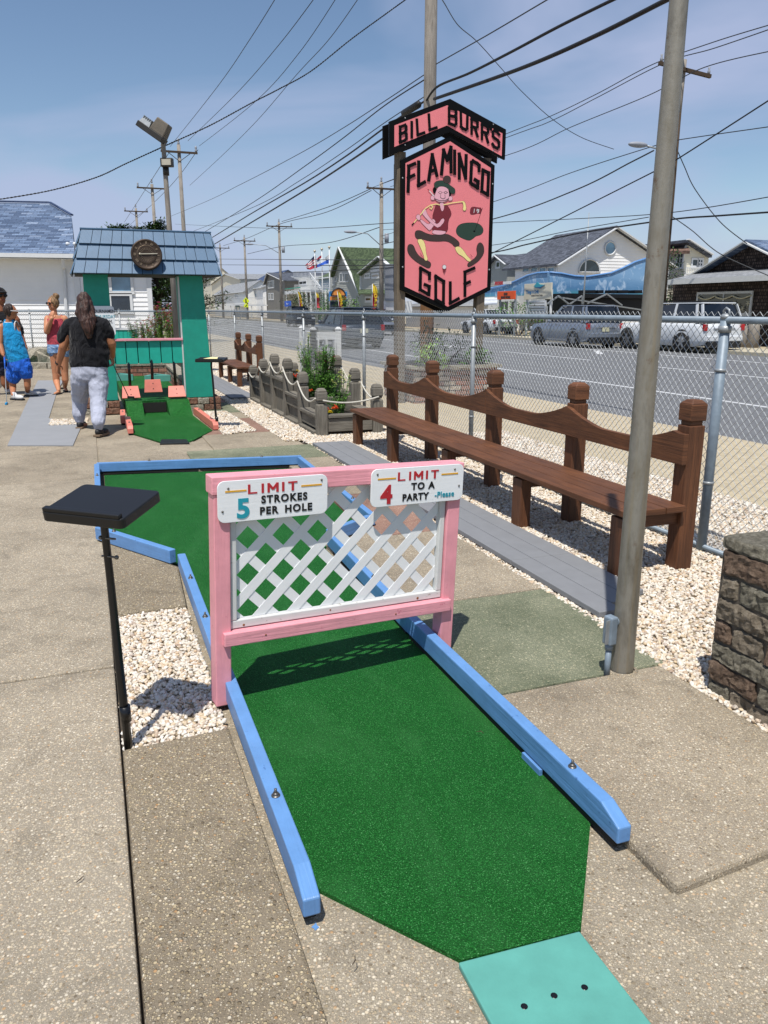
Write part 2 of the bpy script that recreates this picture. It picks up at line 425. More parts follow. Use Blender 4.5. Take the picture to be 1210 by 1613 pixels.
# left slabs
js = [-1, 3.42, 6.9, 8.9, 11.2, 13.6, 16.2, 18.6, 21, 24, 27.3]
js[1] = sw(178, 1050)[0]; js[2] = sw(90, 757)[0]; js[3] = sw(60, 705)[0]
for i in range(len(js) - 1):
    for a, b in ((LW, -2.9), (-2.9, -5.9)):
        if js[i] > 15.5 and a > -2: continue
        slab(rect(b, a, js[i], js[i + 1]), 'conc_left' if i < 2 else 'conc')
slab(rect(-14, -5.9, 3, 27.3), 'conc')
# hole surround
s_a = sw(185, 1183)[0]; s_b = sw(178, 972)[0]
EX = .39
slab([(LW + .01, .3), (EX - .12, .3), (EX, .75), (EX, s_a - .02), (LW + .01, s_a + .02)][0:0] or [(LW + .002, .95), (.30, 1.02), (EX - .02, 1.30), (EX - .02, s_a + .02), (LW + .002, s_a)], 'conc_dark', .006, .06, gap=.003, bevel=.012)
slab([(LW + .01, s_b), (.37, s_b + .02), (.40, 4.75), (LW + .01, 5.45)], 'conc_dark', .008, .06, bevel=.015)
slab([(LW - .02, -1), (2.3, -1), (2.3, 1.9), (1.40, 1.9), (1.40, 4.9), (.36, 4.9), (.36, 1.1), (LW - .02, 1.0)], 'conc_front', -.028, .05, name='front_apron')
s_j = sw(900, 1073)[0]; s_j2 = sw(810, 933)[0]
slab([(1.385, 1.42), (2.28, 1.49), (2.28, s_j), (1.385, s_j)], 'conc', .006, .06, bevel=.015)
slab(rect(1.385, 2.33, s_j, s_j2), 'conc_green', .002)
slab(rect(1.385, 2.33, s_j2, 4.95), 'conc', .002)
slab(rect(1.80, 2.33, 4.95, 6.25), 'conc_red', .002)
slab(rect(1.80, 2.33, 6.25, 7.8), 'conc', .002)
slab([(1.41, 4.9), (1.80, 5.2), (1.80, 4.95)], 'conc', .002)
rows = [(7.8, 'conc'), (sw(470, 722)[0], 'conc_green'), (sw(430, 703)[0], 'conc'), (sw(400, 681)[0], 'conc_red'), (sw(375, 659)[0], 'conc'), (sw(360, 650)[0], 'conc_green'), (sw(350, 634)[0], 'conc_red'), (sw(345, 620)[0], 'conc'), (16.5, 'conc')]
for i in range(len(rows) - 1):
    a, b = rows[i][0], rows[i + 1][0]
    slab(rect(1.22 if a > 8.6 else .9, 2.36 if a < 8.7 else 2.12, a, b), rows[i][1], .002)
slab(rect(LW, .9, 7.95, 8.75), 'conc', 0); slab(rect(LW, 1.22, 8.75, 9.55), 'conc', 0)
slab(rect(-2.9, 2.3, 8.05, 17.5), 'conc', -.012, .02)
slab(rect(-1.8, 1.2, 13, 19), 'conc', -.01); slab(rect(.0, 2.1, 16.6, 27), 'conc', -.01); slab(rect(-1.8, 0, 19, 27), 'conc', -.01)

# pebble beds --------------------------------------------------------
def pebble_material():
    t = NT('river_pebble', .5, 0, .45); i = t.n('ObjectInfo'); v = t.co('Object')
    c = t.ramp(i.outputs['Random'], [(0, '#cdc5b6'), (.22, '#d9d4c8'), (.45, '#e0ddd5'), (.58, '#c8b696'), (.68, '#d8cfbe'), (.80, '#bda486'), (.88, '#bab5ab'), (.94, '#a29080'), (1, '#e2dfd8')])
    n = t.noise(v, 2.2, 5, .6)
    c = t.mix(t.ramp(n, [(.42, 0.0), (.66, .45)]), c, '#b08d62', 'MULTIPLY')
    return t.done(c, t.bump(n, .2, .05))
M['pebble'] = pebble_material()
M['bed'] = plain('pebble_bed_base', '#8d8069', .95, var=.35, vs=60, bump=1, bs=60)
def pebbles(name, polys, density, size, z, label, seed=1, dmin=.35):
    mb = MB()
    for p in polys: mb.face([XS @ Vector((a, b, z)) for a, b in p])
    o = mb.build(name, 'bed', kind='stuff')
    ng = bpy.data.node_groups.new(name + '_scatter', 'GeometryNodeTree')
    ng.interface.new_socket('Geometry', in_out='INPUT', socket_type='NodeSocketGeometry')
    ng.interface.new_socket('Geometry', in_out='OUTPUT', socket_type='NodeSocketGeometry')
    N = ng.nodes.new; L = ng.links.new
    gi = N('NodeGroupInput'); go = N('NodeGroupOutput')
    dp = N('GeometryNodeDistributePointsOnFaces'); dp.inputs['Density'].default_value = density; dp.inputs['Seed'].default_value = seed
    L(gi.outputs[0], dp.inputs['Mesh'])
    j = N('GeometryNodeJoinGeometry')
    for k in range(4):
        ic = N('GeometryNodeMeshIcoSphere'); ic.inputs['Radius'].default_value = 1; ic.inputs['Subdivisions'].default_value = 3 if density > 3000 else 2
        sp = N('GeometryNodeSetPosition'); nz = N('ShaderNodeTexNoise'); nz.noise_dimensions = '4D'
        nz.inputs['W'].default_value = k * 3.7; nz.inputs['Scale'].default_value = .75; nz.inputs['Detail'].default_value = 1
        sb = N('ShaderNodeVectorMath'); sb.operation = 'SUBTRACT'; sb.inputs[1].default_value = (.5, .5, .5); L(nz.outputs['Color'], sb.inputs[0])
        scl = N('ShaderNodeVectorMath'); scl.operation = 'SCALE'; scl.inputs['Scale'].default_value = .75; L(sb.outputs[0], scl.inputs[0])
        L(ic.outputs['Mesh'], sp.inputs['Geometry']); L(scl.outputs[0], sp.inputs['Offset'])
        ss = N('GeometryNodeSetShadeSmooth'); L(sp.outputs[0], ss.inputs[0])
        sm = N('GeometryNodeSetMaterial'); sm.inputs['Material'].default_value = M['pebble']; L(ss.outputs[0], sm.inputs[0])
        g2 = N('GeometryNodeGeometryToInstance'); L(sm.outputs[0], g2.inputs[0]); L(g2.outputs[0], j.inputs[0])
    ip = N('GeometryNodeInstanceOnPoints'); ip.inputs['Pick Instance'].default_value = True
    rv = N('FunctionNodeRandomValue'); rv.data_type = 'FLOAT_VECTOR'
    rv.inputs[0].default_value = (size * .65, size * .5, size * .38); rv.inputs[1].default_value = (size * 1.3, size * .95, size * .7)
    rr = N('FunctionNodeRandomValue'); rr.data_type = 'FLOAT_VECTOR'; rr.inputs[0].default_value = (-.7, -.7, 0); rr.inputs[1].default_value = (.7, .7, 6.28)
    rr.inputs['Seed'].default_value = 5
    L(dp.outputs['Points'], ip.inputs['Points']); L(j.outputs[0], ip.inputs['Instance'])
    L(rv.outputs[0], ip.inputs['Scale']); L(rr.outputs[0], ip.inputs['Rotation'])
    tr = N('GeometryNodeSetPosition'); ro = N('FunctionNodeRandomValue'); ro.data_type = 'FLOAT_VECTOR'
    ro.inputs[0].default_value = (0, 0, 0); ro.inputs[1].default_value = (0, 0, size * 1.1); ro.inputs['Seed'].default_value = 9
    L(ip.outputs[0], tr.inputs[0]); L(ro.outputs[0], tr.inputs['Offset'])
    jj = N('GeometryNodeJoinGeometry'); L(tr.outputs[0], jj.inputs[0]); L(gi.outputs[0], jj.inputs[0]); L(jj.outputs[0], go.inputs[0])
    md = o.modifiers.new('scatter', 'NODES'); md.node_group = ng
    tag(o, label, 'pebbles'); return o
pebbles('pebbles', [[(LW + .01, s_a), (EX - .03, s_a + .02), (EX - .03, s_b + .02), (LW + .01, s_b)]], 6500, .0115, -.012, 'cream and tan river pebbles in the small bed beside the lattice gate', 1)
pebbles('pebbles', [rect(2.30, 3.75, 1.2, 5.2), rect(2.28, 2.34, 1.2, 3.1)], 5200, .0125, -.012, 'cream river pebbles between grey pole, long bench and brick planter', 2)
pebbles('pebbles', [rect(2.34, 3.75, 5.2, 9.2)], 3600, .0145, -.010, 'white pebbles in the strip under the far half of the long bench', 3)
pebbles('pebbles', [rect(2.12, 3.75, 9.2, 14.5)], 2500, .0165, -.010, 'white pebbles around the weathered timber flower box', 4)
pebbles('pebbles', [rect(2.12, 3.75, 14.5, 27)], 1300, .021, -.008, 'white pebble strip running on past the small far bench', 5)
pebbles('pebbles', [[(1.50, 9.9), (1.95, 10.1), (1.9, 12.2), (1.42, 12.3)], [(-.62, 11.5), (-.12, 11.5), (-.12, 12.1), (-.62, 12.1)]], 2500, .016, .004, 'white pebbles at the foot of the teal tower', 6)
pebbles('pebbles', [rect(3.75, 5.0, 1.0, 9.0)], 3200, .0145, -.012, 'pale pebbles on the roadside just outside the chain link fence', 7)

# verge, road, far side ---------------------------------------------
mb = MB(); mb.prism(rect(3.75, 7.55, -5, 240), -.1, -.03, X=XS); mb.build('verge', 'sand', kind='structure')
mb = MB(); mb.prism(rect(7.55, 22.0, -60, 420), -.1, -.045, X=XS); mb.build('road', 'asphalt', kind='structure')
mb = MB(); mb.prism(rect(22.0, 24.4, -60, 420), -.1, .07, X=XS); mb.build('sidewalk', 'sidewalk', kind='structure')
mb = MB(); mb.prism(rect(24.4, 120, -60, 420), -.1, .055, X=XS); mb.build('far_lots', 'sand', kind='structure')
mb = MB(); mb.prism(rect(13, 19.5, 44, 52), -.1, -.041, X=XS)
mb = MB()
for w0 in (10.52,): mb.prism(rect(w0, w0 + .12, -10, 200), -.0445, -.041, X=XS)
for k in range(-2, 30): mb.prism(rect(15.05, 15.17, k * 9.0 + 3.6, k * 9.0 + 9.5), -.0445, -.041, X=XS)
mb.prism(rect(19.2, 19.32, -10, 60), -.0445, -.041, X=XS)
for (w0, s0) in ((16.2, 19.9), (17.4, 24.5), (14.0, 30.5), (12.9, 25.5)):
    mb.prism([(w0, s0), (w0 + .25, s0), (w0 + 1.6, s0 - .1 + 2.2), (w0 + 1.35, s0 + 2.2)], -.0445, -.0405, X=XS)
mb.build('road_markings', 'marking', kind='structure')

# ================================================================== HOLE 1
h1 = thing('mini_golf_hole', 'blue railed mini golf lane with bright green turf in the foreground', 'golf hole', (0, 0, 0), TS)
tf = [(.41, 4.83), (.41, 2.2)]
fr = [sw(p, q, -.02) for p, q in ((500, 1402), (728, 1515), (915, 1468), (930, 1300))]
tf += [(fr[0][1] - .02, fr[0][0] + .05)] + [(b, a) for a, b in fr] + [(1.37, 2.2), (1.37, 4.87), (1.76, 5.15), (1.86, 7.6), (.02, 7.9), (0, 5.55)]
mb = MB(); mb.prism(tf, -.03, -.014); mb.build('turf', 'turf', h1)
def bolt(x, y, z, par, n=1):
    mb = MB(); X = Matrix.Translation(Vector((x, y, z)))
    mb.lathe([(0, .003), (.014, .003), (.014, 0)][::-1], 14, X); mb.lathe([(0.0095, .003), (.0095, .011), (0, .011)], 6, X)
    mb.lathe([(.0045, .01), (.0045, .024), (0, .025)], 8, X); return mb.build('bolt', 'steel', par)
def rail(a, b, mat, par, z0=.012, h=.088, wd=.048, bolts=(), cut=(0, 0), side=0, gapz=True):
    """a,b: (w,s) centreline ends; cut: chamfer length of the top at a / b"""
    a = Vector((a[0], a[1], 0)); b = Vector((b[0], b[1], 0)); d = b - a; L = d.length; ang = math.atan2(d.y, d.x)
    X = Matrix.Translation(a) @ Matrix.Rotation(ang, 4, 'Z')
    prof = [(0, z0), (L, z0)] + ([(L, z0 + h * .62), (L - cut[1], z0 + h)] if cut[1] else [(L, z0 + h)]) + ([(cut[0], z0 + h), (0, z0 + h * .62)] if cut[0] else [(0, z0 + h)])
    mb = MB(); X2 = X @ Matrix.Rotation(math.pi / 2, 4, 'X')      # local x along, y up, z -> -y
    n = len(prof); o1 = random.random() * 9
    P = lambda p, y: X2 @ Vector((p[0], p[1], y))
    k = wd / 2
    mb.face([P(p, k) for p in prof], [(p[0] + o1, p[1]) for p in prof]); mb.face([P(p, -k) for p in prof[::-1]], [(p[0] + o1, p[1] + .5) for p in prof[::-1]])
    for i in range(n):
        p, q = prof[i], prof[(i + 1) % n]; e = math.hypot(p[0] - q[0], p[1] - q[1])
        mb.face([P(p, -k), P(q, -k), P(q, k), P(p, k)], [(p[0] + o1, 1), (p[0] + o1 + e, 1), (p[0] + o1 + e, 1 + wd), (p[0] + o1, 1 + wd)])
    o = mb.build('rail', mat, par, bevel=.005)
    for t, in [(t,) for t in bolts]:
        q = a + d.normalized() * t; bolt(q.x, q.y, z0 + h, o)
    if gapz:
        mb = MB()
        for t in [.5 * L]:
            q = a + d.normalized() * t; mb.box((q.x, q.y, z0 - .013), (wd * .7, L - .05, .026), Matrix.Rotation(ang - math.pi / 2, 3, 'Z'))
        mb.build('shim_gap_shade', 'shadow_gap', o)  # dark strip along the rail paints the shaded gap left by its shims
    return o
e0 = sw(482, 1447, .01); e1 = sw(972, 1332, .01)
WL = .415; WR = e1[1] + .024
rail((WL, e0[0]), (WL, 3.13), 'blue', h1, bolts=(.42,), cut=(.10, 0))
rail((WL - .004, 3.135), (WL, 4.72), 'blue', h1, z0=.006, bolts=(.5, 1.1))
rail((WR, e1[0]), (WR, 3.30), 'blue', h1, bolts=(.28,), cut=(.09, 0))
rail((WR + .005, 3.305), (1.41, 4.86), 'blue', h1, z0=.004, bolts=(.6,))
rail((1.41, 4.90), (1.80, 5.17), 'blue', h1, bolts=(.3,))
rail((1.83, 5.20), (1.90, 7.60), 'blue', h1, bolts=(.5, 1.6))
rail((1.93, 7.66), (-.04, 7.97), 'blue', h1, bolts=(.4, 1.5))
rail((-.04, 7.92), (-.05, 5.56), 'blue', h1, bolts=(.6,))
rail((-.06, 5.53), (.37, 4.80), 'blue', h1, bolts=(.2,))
# small block under the right rail
mb = MB(); mb.box((WR - .027, e1[0] + .48, -.002), (.012, .12, .022)); mb.build('shim_block', 'blue', h1)
# rubber tee mat
mt = thing('tee_mat', 'faded aqua rubber tee mat in front of the green turf', 'mat', (0, 0, 0), 0)
c = [G(728, 1515, -.012), G(913, 1467, -.012), G(1022, 1616, -.012), G(795, 1650, -.012)]
ux = (c[1] - c[0]).normalized(); uy = Vector((ux.y, -ux.x, 0)); wd_ = (c[1] - c[0]).length
poly = [c[0] - ux * .01, c[1], c[1] + uy * .34 + ux * .015, c[0] + uy * .34 + ux * -.0]
mb = MB(); mb.prism([(p.x, p.y) for p in poly], -.028, -.010); mb.build('mat_sheet', 'aqua', mt, bevel=.004)
for px, py in ((826, 1585), (873, 1568), (921, 1555)):
    g = G(px, py, -.009); mb = MB(); mb.lathe([(.0001, .0), (.0055, .0)], 10, Matrix.Translation(g)); mb.lathe([(.0055, .0), (.0075, .0008), (.0085, 0)], 10, Matrix.Translation(g)); mb.build('tee_hole', 'blackm', mt)

# ================================================================== LATTICE GATE
pL = G(337, 1108); pR = Vector((.295, 3.39, 0)); dv = (pR - pL); GL = dv.length; ga = math.atan2(dv.y, dv.x)
gate = thing('lattice_gate', 'pink timber frame with white diamond lattice standing across the blue lane', 'lattice gate', pL, ga)
ROLL = Matrix.Rotation(R(2.4), 4, 'Y')
HT = .943; LO = .258
pw = .064
def gb(c, d): 
    mb = MB(); mb.box(c, d, X=ROLL); return mb
Z0 = 0.0
mb = MB(); mb.box((pw / 2, 0, HT / 2 - .045), (pw, .07, HT - .09 + .02 - .07), X=ROLL); 
gate_parts = []
def part(name, c, d, mat, rot=None, bevel=.004, par=None):
    mb = MB(); mb.box(c, d, rot, X=ROLL); return mb.build(name, mat, par or gate, bevel=bevel)
part('post', (pw / 2, 0, (HT - .07) / 2), (pw, .075, HT - .07), 'pink')
part('post', (GL - pw / 2, 0, (HT - .07) / 2 + .02), (pw, .075, HT - .07 - .04), 'pink')
part('top_rail', (GL / 2, 0, HT - .035), (GL + .015, .085, .07), 'pink')
part('bottom_rail', (GL / 2 - .0, -.012, LO + .03), (GL - .06, .095, .055), 'pink')
x0, x1, z0, z1 = pw + .002, GL - pw - .002, LO + .06, HT - .072
part('lattice_frame', ((x0 + x1) / 2, -.006, z0 + .018), (x1 - x0, .035, .034), 'white_old')
part('lattice_frame', (x0 + .014, -.006, (z0 + z1) / 2 + .017), (.026, .035, z1 - z0 - .036), 'white_old')
part('lattice_frame', (x1 - .014, -.006, (z0 + z1) / 2 + .017), (.026, .035, z1 - z0 - .036), 'white_old')
ax0, ax1, az0, az1 = x0 + .028, x1 - .028, z0 + .036, z1 - .002
def clip(poly, f):
    out = []
    for i in range(len(poly)):
        p, q = poly[i], poly[(i + 1) % len(poly)]; a, b = f(p), f(q)
        if a >= 0: out.append(p)
        if a * b < 0: t = a / (a - b); out.append((p[0] + (q[0] - p[0]) * t, p[1] + (q[1] - p[1]) * t))
    return out
def lattice(sign, y, th):
    mb = MB(); st = .1500; sw_ = .0395
    k = -12
    for k in range(-14, 16):
        cx = ax0 + .05 + k * st
        dx, dz = math.cos(R(45)), math.sin(R(45)) * sign
        c0 = (cx, (az0 + az1) / 2); nx, nz_ = -dz, dx
        P = [(c0[0] + dx * a + nx * b, c0[1] + dz * a + nz_ * b) for a, b in ((-1.2, -sw_ / 2), (1.2, -sw_ / 2), (1.2, sw_ / 2), (-1.2, sw_ / 2))]
        for f in (lambda p: p[0] - ax0, lambda p: ax1 - p[0], lambda p: p[1] - az0, lambda p: az1 - p[1]):
            P = clip(P, f) if P else P
        if len(P) < 3: continue
        XX = ROLL @ Matrix(((1, 0, 0, 0), (0, 0, -1, 0), (0, 1, 0, 0), (0, 0, 0, 1)))
        o1 = random.random() * 5
        n = len(P); T = lambda p, yy: ROLL @ Vector((p[0], yy, p[1]))
        uvp = [((p[0] * dx + p[1] * dz) + o1, -p[0] * dz + p[1] * dx) for p in P]
        ar = sum(P[i][0] * P[(i + 1) % n][1] - P[(i + 1) % n][0] * P[i][1] for i in range(n))
        if ar < 0: P = P[::-1]; uvp = uvp[::-1]
        mb.face([T(p, y - th) for p in P], uvp); mb.face([T(p, y) for p in P[::-1]], uvp[::-1])
        for i in range(n):
            p, q = P[i], P[(i + 1) % n]; mb.face([T(p, y), T(q, y), T(q, y - th), T(p, y - th)], [(0, 0), (.05, 0), (.05, .01), (0, .01)])
    return mb.build('lattice_strips', 'white_vinyl', gate, bevel=0)
lattice(-1, -.0002, .0022); lattice(1, -.0026, .0022)
def rrect(w, h, r, n=8):
    P = []
    for cx, cz, a0 in ((w - r, h - r, 0), (r, h - r, 90), (r, r, 180), (w - r, r, 270)):
        for i in range(n + 1):
            a = R(a0 + 90 * i / n); P.append((cx + r * math.cos(a), cz + r * math.sin(a)))
    return P
def flat_xz(mb, P, y0, y1, X):
    n = len(P); T = lambda p, y: X @ Vector((p[0], y, p[1]))
    ar = sum(P[i][0] * P[(i + 1) % n][1] - P[(i + 1) % n][0] * P[i][1] for i in range(n))
    if ar < 0: P = P[::-1]
    mb.face([T(p, y0) for p in P]); mb.face([T(p, y1) for p in P[::-1]])
    for i in range(n):
        p, q = P[i], P[(i + 1) % n]; mb.face([T(p, y1), T(q, y1), T(q, y0), T(p, y0)])
SH = .162
BLK = {'L': [[(0, 1), (0, 0), (.8, 0)]], 'I': [[(.3, 0), (.3, 1)]], 'M': [[(0, 0), (0, 1)], [(0, 1), (.5, .3)], [(.5, .3), (1, 1)], [(1, 1), (1, 0)]], 'T': [[(0, 1), (.9, 1)], [(.45, 1), (.45, 0)]]}
def stroke_word(par, X, word, x, z, h, w_, gap, wd, mat):
    mb = MB(); k = 0
    for ch in word:
        adv = {'I': .6, 'M': 1.0, 'L': .85, 'T': .9}[ch]
        for L in BLK[ch]:
            for p, q in zip(L[:-1], L[1:]):
                a = Vector((x + p[0] * w_, z + p[1] * h)); b = Vector((x + q[0] * w_, z + q[1] * h)); d = (b - a).normalized(); n_ = Vector((-d.y, d.x)) * wd / 2 * (1.25 if abs(d.y) > .5 else .8); e = d * wd * (.4 if abs(d.x) < .05 or abs(d.y) < .05 else .15); k += 1
                flat_xz(mb, [tuple(v) for v in (a - e - n_, b + e - n_, b + e + n_, a - e + n_)], -.0012 - .00008 * k, .0004, X)
        x += adv * w_ + gap
    return mb.build('lettering', mat, par)
def gsign(x, z, w_, label, rot):
    X = ROLL @ Matrix.Translation(Vector((x, -.052, z))) @ Matrix.Rotation(R(rot), 4, 'Y')
    mb = MB(); flat_xz(mb, rrect(w_, SH, .028), 0, .007, X); o = mb.build('sign_board', 'white_gloss', gate, bevel=.0015, label=label)
    return o, X
def bar(par, X, x, z, w_, h, mat='gold', y=-.0015, name='stripe'):
    mb = MB(); flat_xz(mb, [(x, z), (x + w_, z), (x + w_, z + h), (x, z + h)], y, 0.0005, X); return mb.build(name, mat, par)
def screws(par, X, pts):
    for x, z in pts:
        mb = MB(); mb.ball((x, -.001, z), (.0048, .003, .0048), 8, 6, X); mb.build('screw', 'steel', par)
def T2(body, x, z, size, mat, par, X, off=.0, sx=1.0, y=-.0012, name='lettering', sp=1.1):
    return fat(name, body, size, mat, par, X @ Matrix.Translation(Vector((x, y, z))), .0008, off, sx, sp=sp)
o, X = gsign(.012, HT - .178, .452, 'white plate reading LIMIT 5 STROKES PER HOLE in red, teal and black', -.6)
stroke_word(o, X, 'LIMIT', .124, .109, .031, .036, .013, .0078, 'red')
bar(o, X, .030, .118, .083, .0065); bar(o, X, .338, .118, .088, .0065)
T2('5', .072, .016, .105, 'tealtxt', o, X, .0035, 1.05)
T2('STROKES', .172, .066, .041, 'blacktxt', o, X, .0016, .98, sp=1.22); T2('PER', .165, .021, .041, 'blacktxt', o, X, .0016, 1.0, sp=1.2); T2('HOLE', .268, .021, .041, 'blacktxt', o, X, .0016, 1.0, sp=1.2)
screws(o, X, ((.042, .133), (.425, .14), (.018, .045)))
o, X = gsign(GL - .458, HT - .167, .458, 'white plate reading LIMIT 4 TO A PARTY Please in red, black and teal', -.3)
stroke_word(o, X, 'LIMIT', .130, .109, .031, .036, .013, .0078, 'red')
bar(o, X, .030, .116, .086, .0065); bar(o, X, .342, .118, .086, .0065)
T2('4', .046, .014, .11, 'red', o, X, .0035, 1.0)
T2('TO A', .193, .064, .041, 'blacktxt', o, X, .0016, 1.05, sp=1.2); T2('PARTY', .150, .018, .041, 'blacktxt', o, X, .0016, .96, sp=1.15)
T2('-Please', .312, .021, .035, 'tealtxt', o, X, .0008, .92)
screws(o, X, ((.028, .14), (.41, .14), (.436, .065)))
M['rust'] = plain('rust', '#7a4a22', .9)
for x, y, z, r_ in ((.12, -.0238, .012, .005), (.5, -.0238, .02, .004), (.93, -.0238, .014, .006), (.2, -.0602, -.03, .004), (.8, -.0602, -.03, .004)):
    mb = MB(); mb.ball((x, y, z0 + z), (r_, .0015, r_), 8, 6, ROLL); mb.build('nail', 'rust', gate)

# ================================================================== SCORE STANDS
def stand(base, z, wd, dp, rz, tilt, label, thick=.035, rad=.0135, lean=(0, 0)):
    t = thing('score_stand', label, 'score stand', base, rz)
    mb = MB(); mb.tube([(0, 0, -.05), (lean[0] * .5, lean[1] * .5, z * .25), (lean[0], lean[1], z * .75), (lean[0] * 1.3, lean[1] * 1.3, z * .93), (lean[0] * 1.1 + .0, lean[1], z)], [rad * 1.15, rad * 1.15, rad, rad, rad], 14); mb.build('pole', 'black', t)
    mb = MB(); mb.tube([(0, 0, .11), (lean[0] * .1, 0, .17)], rad * 1.45, 14); mb.build('collar', 'black', t)
    X = Matrix.Translation(Vector((lean[0], lean[1], z))) @ Matrix.Rotation(R(tilt[0]), 4, 'X') @ Matrix.Rotation(R(tilt[1]), 4, 'Y')
    mb = MB(); P = [(p[0] - wd / 2, p[1] - dp / 2) for p in rrect(wd, dp, .02, 4)]; mb.prism(P, 0, thick, X=X); tp = mb.build('board', 'blackp', t, bevel=.004)
    mb = MB(); mb.box((0, -dp / 2 + .012, thick + .007), (wd - .02, .022, .014), X=X); mb.build('ledge', 'blackp', t, bevel=.003)
    return t, X, tp
tA, X, _ = stand(G(203, 1178), .895, .31, .235, R(-17), (11, 1), 'black score stand with tilted tray rising from the pebble bed', lean=(-.012, 0))
for zz, s_ in ((.80, 1), (.735, -1)): mb = MB(); mb.tube([(-.03 * 1, -.008, zz), (.03, -.008, zz)], .004, 8); mb.ball((-.028 * s_, -.008, zz), .008, 8, 6); mb.build('clamp_bolt', 'steel', tA)

# ================================================================== STEEL POLE + CONDUIT
g = G(979, 1057)
t = thing('steel_pole', 'tall rust streaked grey steel pole at the corner of the slab', 'pole', g)
mb = MB(); mb.tube([(0, 0, -.05), (0, 0, .01), (0, 0, 1.3), (.004, 0, 2.6), (.01, 0, 4.2)], [.052, .0505, .042, .0335, .030], 28); mb.build('shaft', 'pole', t)
mb = MB(); mb.lathe([(.075, -.02), (.072, .006), (.056, .012)], 20); mb.build('footing', 'conc', t)
mb = MB(); mb.tube([(-.075, -.035, -.02), (-.075, -.035, .12)], .0135, 12); mb.tube([(-.075, -.035, .12), (-.075, -.035, .15)], .018, 12); mb.build('conduit', 'railpaint', t); mb = MB()
mb.tube([(-.062, -.03, .245), (-.03, 0, .245)], .013, 12); mb.tube([(-.055, -.025, .245), (-.043, -.012, .245)], .019, 12); mb.build('conduit_elbow', 'railpaint', t)
mb = MB(); mb.box((-.075, -.035, .21), (.042, .05, .13), Matrix.Rotation(.5, 3, 'Z')); o = mb.build('junction_box', 'railpaint', t, bevel=.008)
mb = MB(); mb.box((-.088, -.059, .21), (.036, .004, .11), Matrix.Rotation(.5, 3, 'Z')); mb.build('cover_plate', 'galv', o, bevel=.001)

# ================================================================== SPLIT-FACE BLOCK PLANTER
def stone_mat(name, stops):
    t = NT(name, .9, 0, .25); v = t.co('Object'); oi = t.n('Attribute'); oi.attribute_name = 'UV'
    n = t.noise(v, 34, 8, .75, .2); b = t.noise(v, 9, 5, .6); 
    c = t.ramp(n, stops); c = t.mix(t.ramp(b, [(.45, 0.0), (.7, .35)]), c, '#5c584d')
    return t.done(c, t.bump(t.noise(v, 60, 9, .85), 1.0, .035))
M['stone_grey'] = stone_mat('split_stone_grey', [(.3, '#5a5248'), (.5, '#9a8e7c'), (.7, '#c6baa7')])
M['stone_green'] = stone_mat('split_stone_green', [(.3, '#57534a'), (.5, '#8f8a7a'), (.7, '#bdb7a6')])
M['stone_red'] = stone_mat('split_stone_red', [(.3, '#4f413a'), (.5, '#85705f'), (.7, '#ad9683')])
M['stone_pale'] = stone_mat('split_stone_pale', [(.3, '#6a655a'), (.5, '#a29b8a'), (.7, '#cfc8b8')])
M['mortar'] = plain('mortar', '#5b544a', .95, var=.3, bump=.6, bs=100)
from mathutils import noise as mnoise
def rough_block(mb, c, d, amp, X=None, step=.012, seed=0, mi=0):
    """box with displaced faces (split-face stone)"""
    c = Vector(c); off = Vector((seed * 3.1, seed * 1.7, seed * 2.3))
    def P(p):
        q = Vector(p); e = [abs(q[i]) / (d[i] / 2) for i in range(3)]
        n = mnoise.noise_vector((q + off) * 13) * amp * 1.3 + mnoise.noise_vector((q + off) * 48) * amp * .9
        edge = sum(1 for a in e if a > .93)
        q = q + n * (1 if edge < 2 else .55)
        if edge >= 2: q = q * (1 - .004 / max(d) * 3)
        q += c; return X @ q if X is not None else q
    for ax in range(3):
        a, b = [i for i in range(3) if i != ax]
        na, nb = max(1, round(d[a] / step)), max(1, round(d[b] / step))
        for sg in (-1, 1):
            base = len(mb.v)
            for i in range(na + 1):
                for j in range(nb + 1):
                    p = [0, 0, 0]; p[ax] = sg * d[ax] / 2; p[a] = -d[a] / 2 + d[a] * i / na; p[b] = -d[b] / 2 + d[b] * j / nb; mb.v.append(P(p))
            for i in range(na):
                for j in range(nb):
                    k = base + i * (nb + 1) + j; f = [k, k + nb + 1, k + nb + 2, k + 1]
                    if (sg > 0) == (ax == 1): f = f[::-1]
                    mb.f.append(f); mb.uv.append([(0, 0)] * 4); mb.sm.append(False); mb.mi.append(mi)
pt = thing('stone_planter', 'split stone planter of brown and grey blocks at the right edge', 'planter', (0, 0, 0), TS)
mb = MB(); PW0, PS1 = 2.33, 2.33
mb.prism(rect(PW0 - .006, 3.15, .6, PS1 + .004), -.05, .60); mb.build('mortar_core', 'mortar', pt)
rng = random.Random(5); hs = [.085, .088, .085, .095, .095, .10]; z = 0.0
mb = MB(); mats = ['stone_grey', 'stone_green', 'stone_red', 'stone_pale']; k = 0
tbl = [[1, 0, 1, 0], [2, 1, 0, 1], [1, 1, 0, 1], [2, 0, 2, 1], [0, 1, 0, 1], [0, 1, 2, 1]]
tbl.append([2, 2, 0, 2]); hs.append(.105)
z = -.03
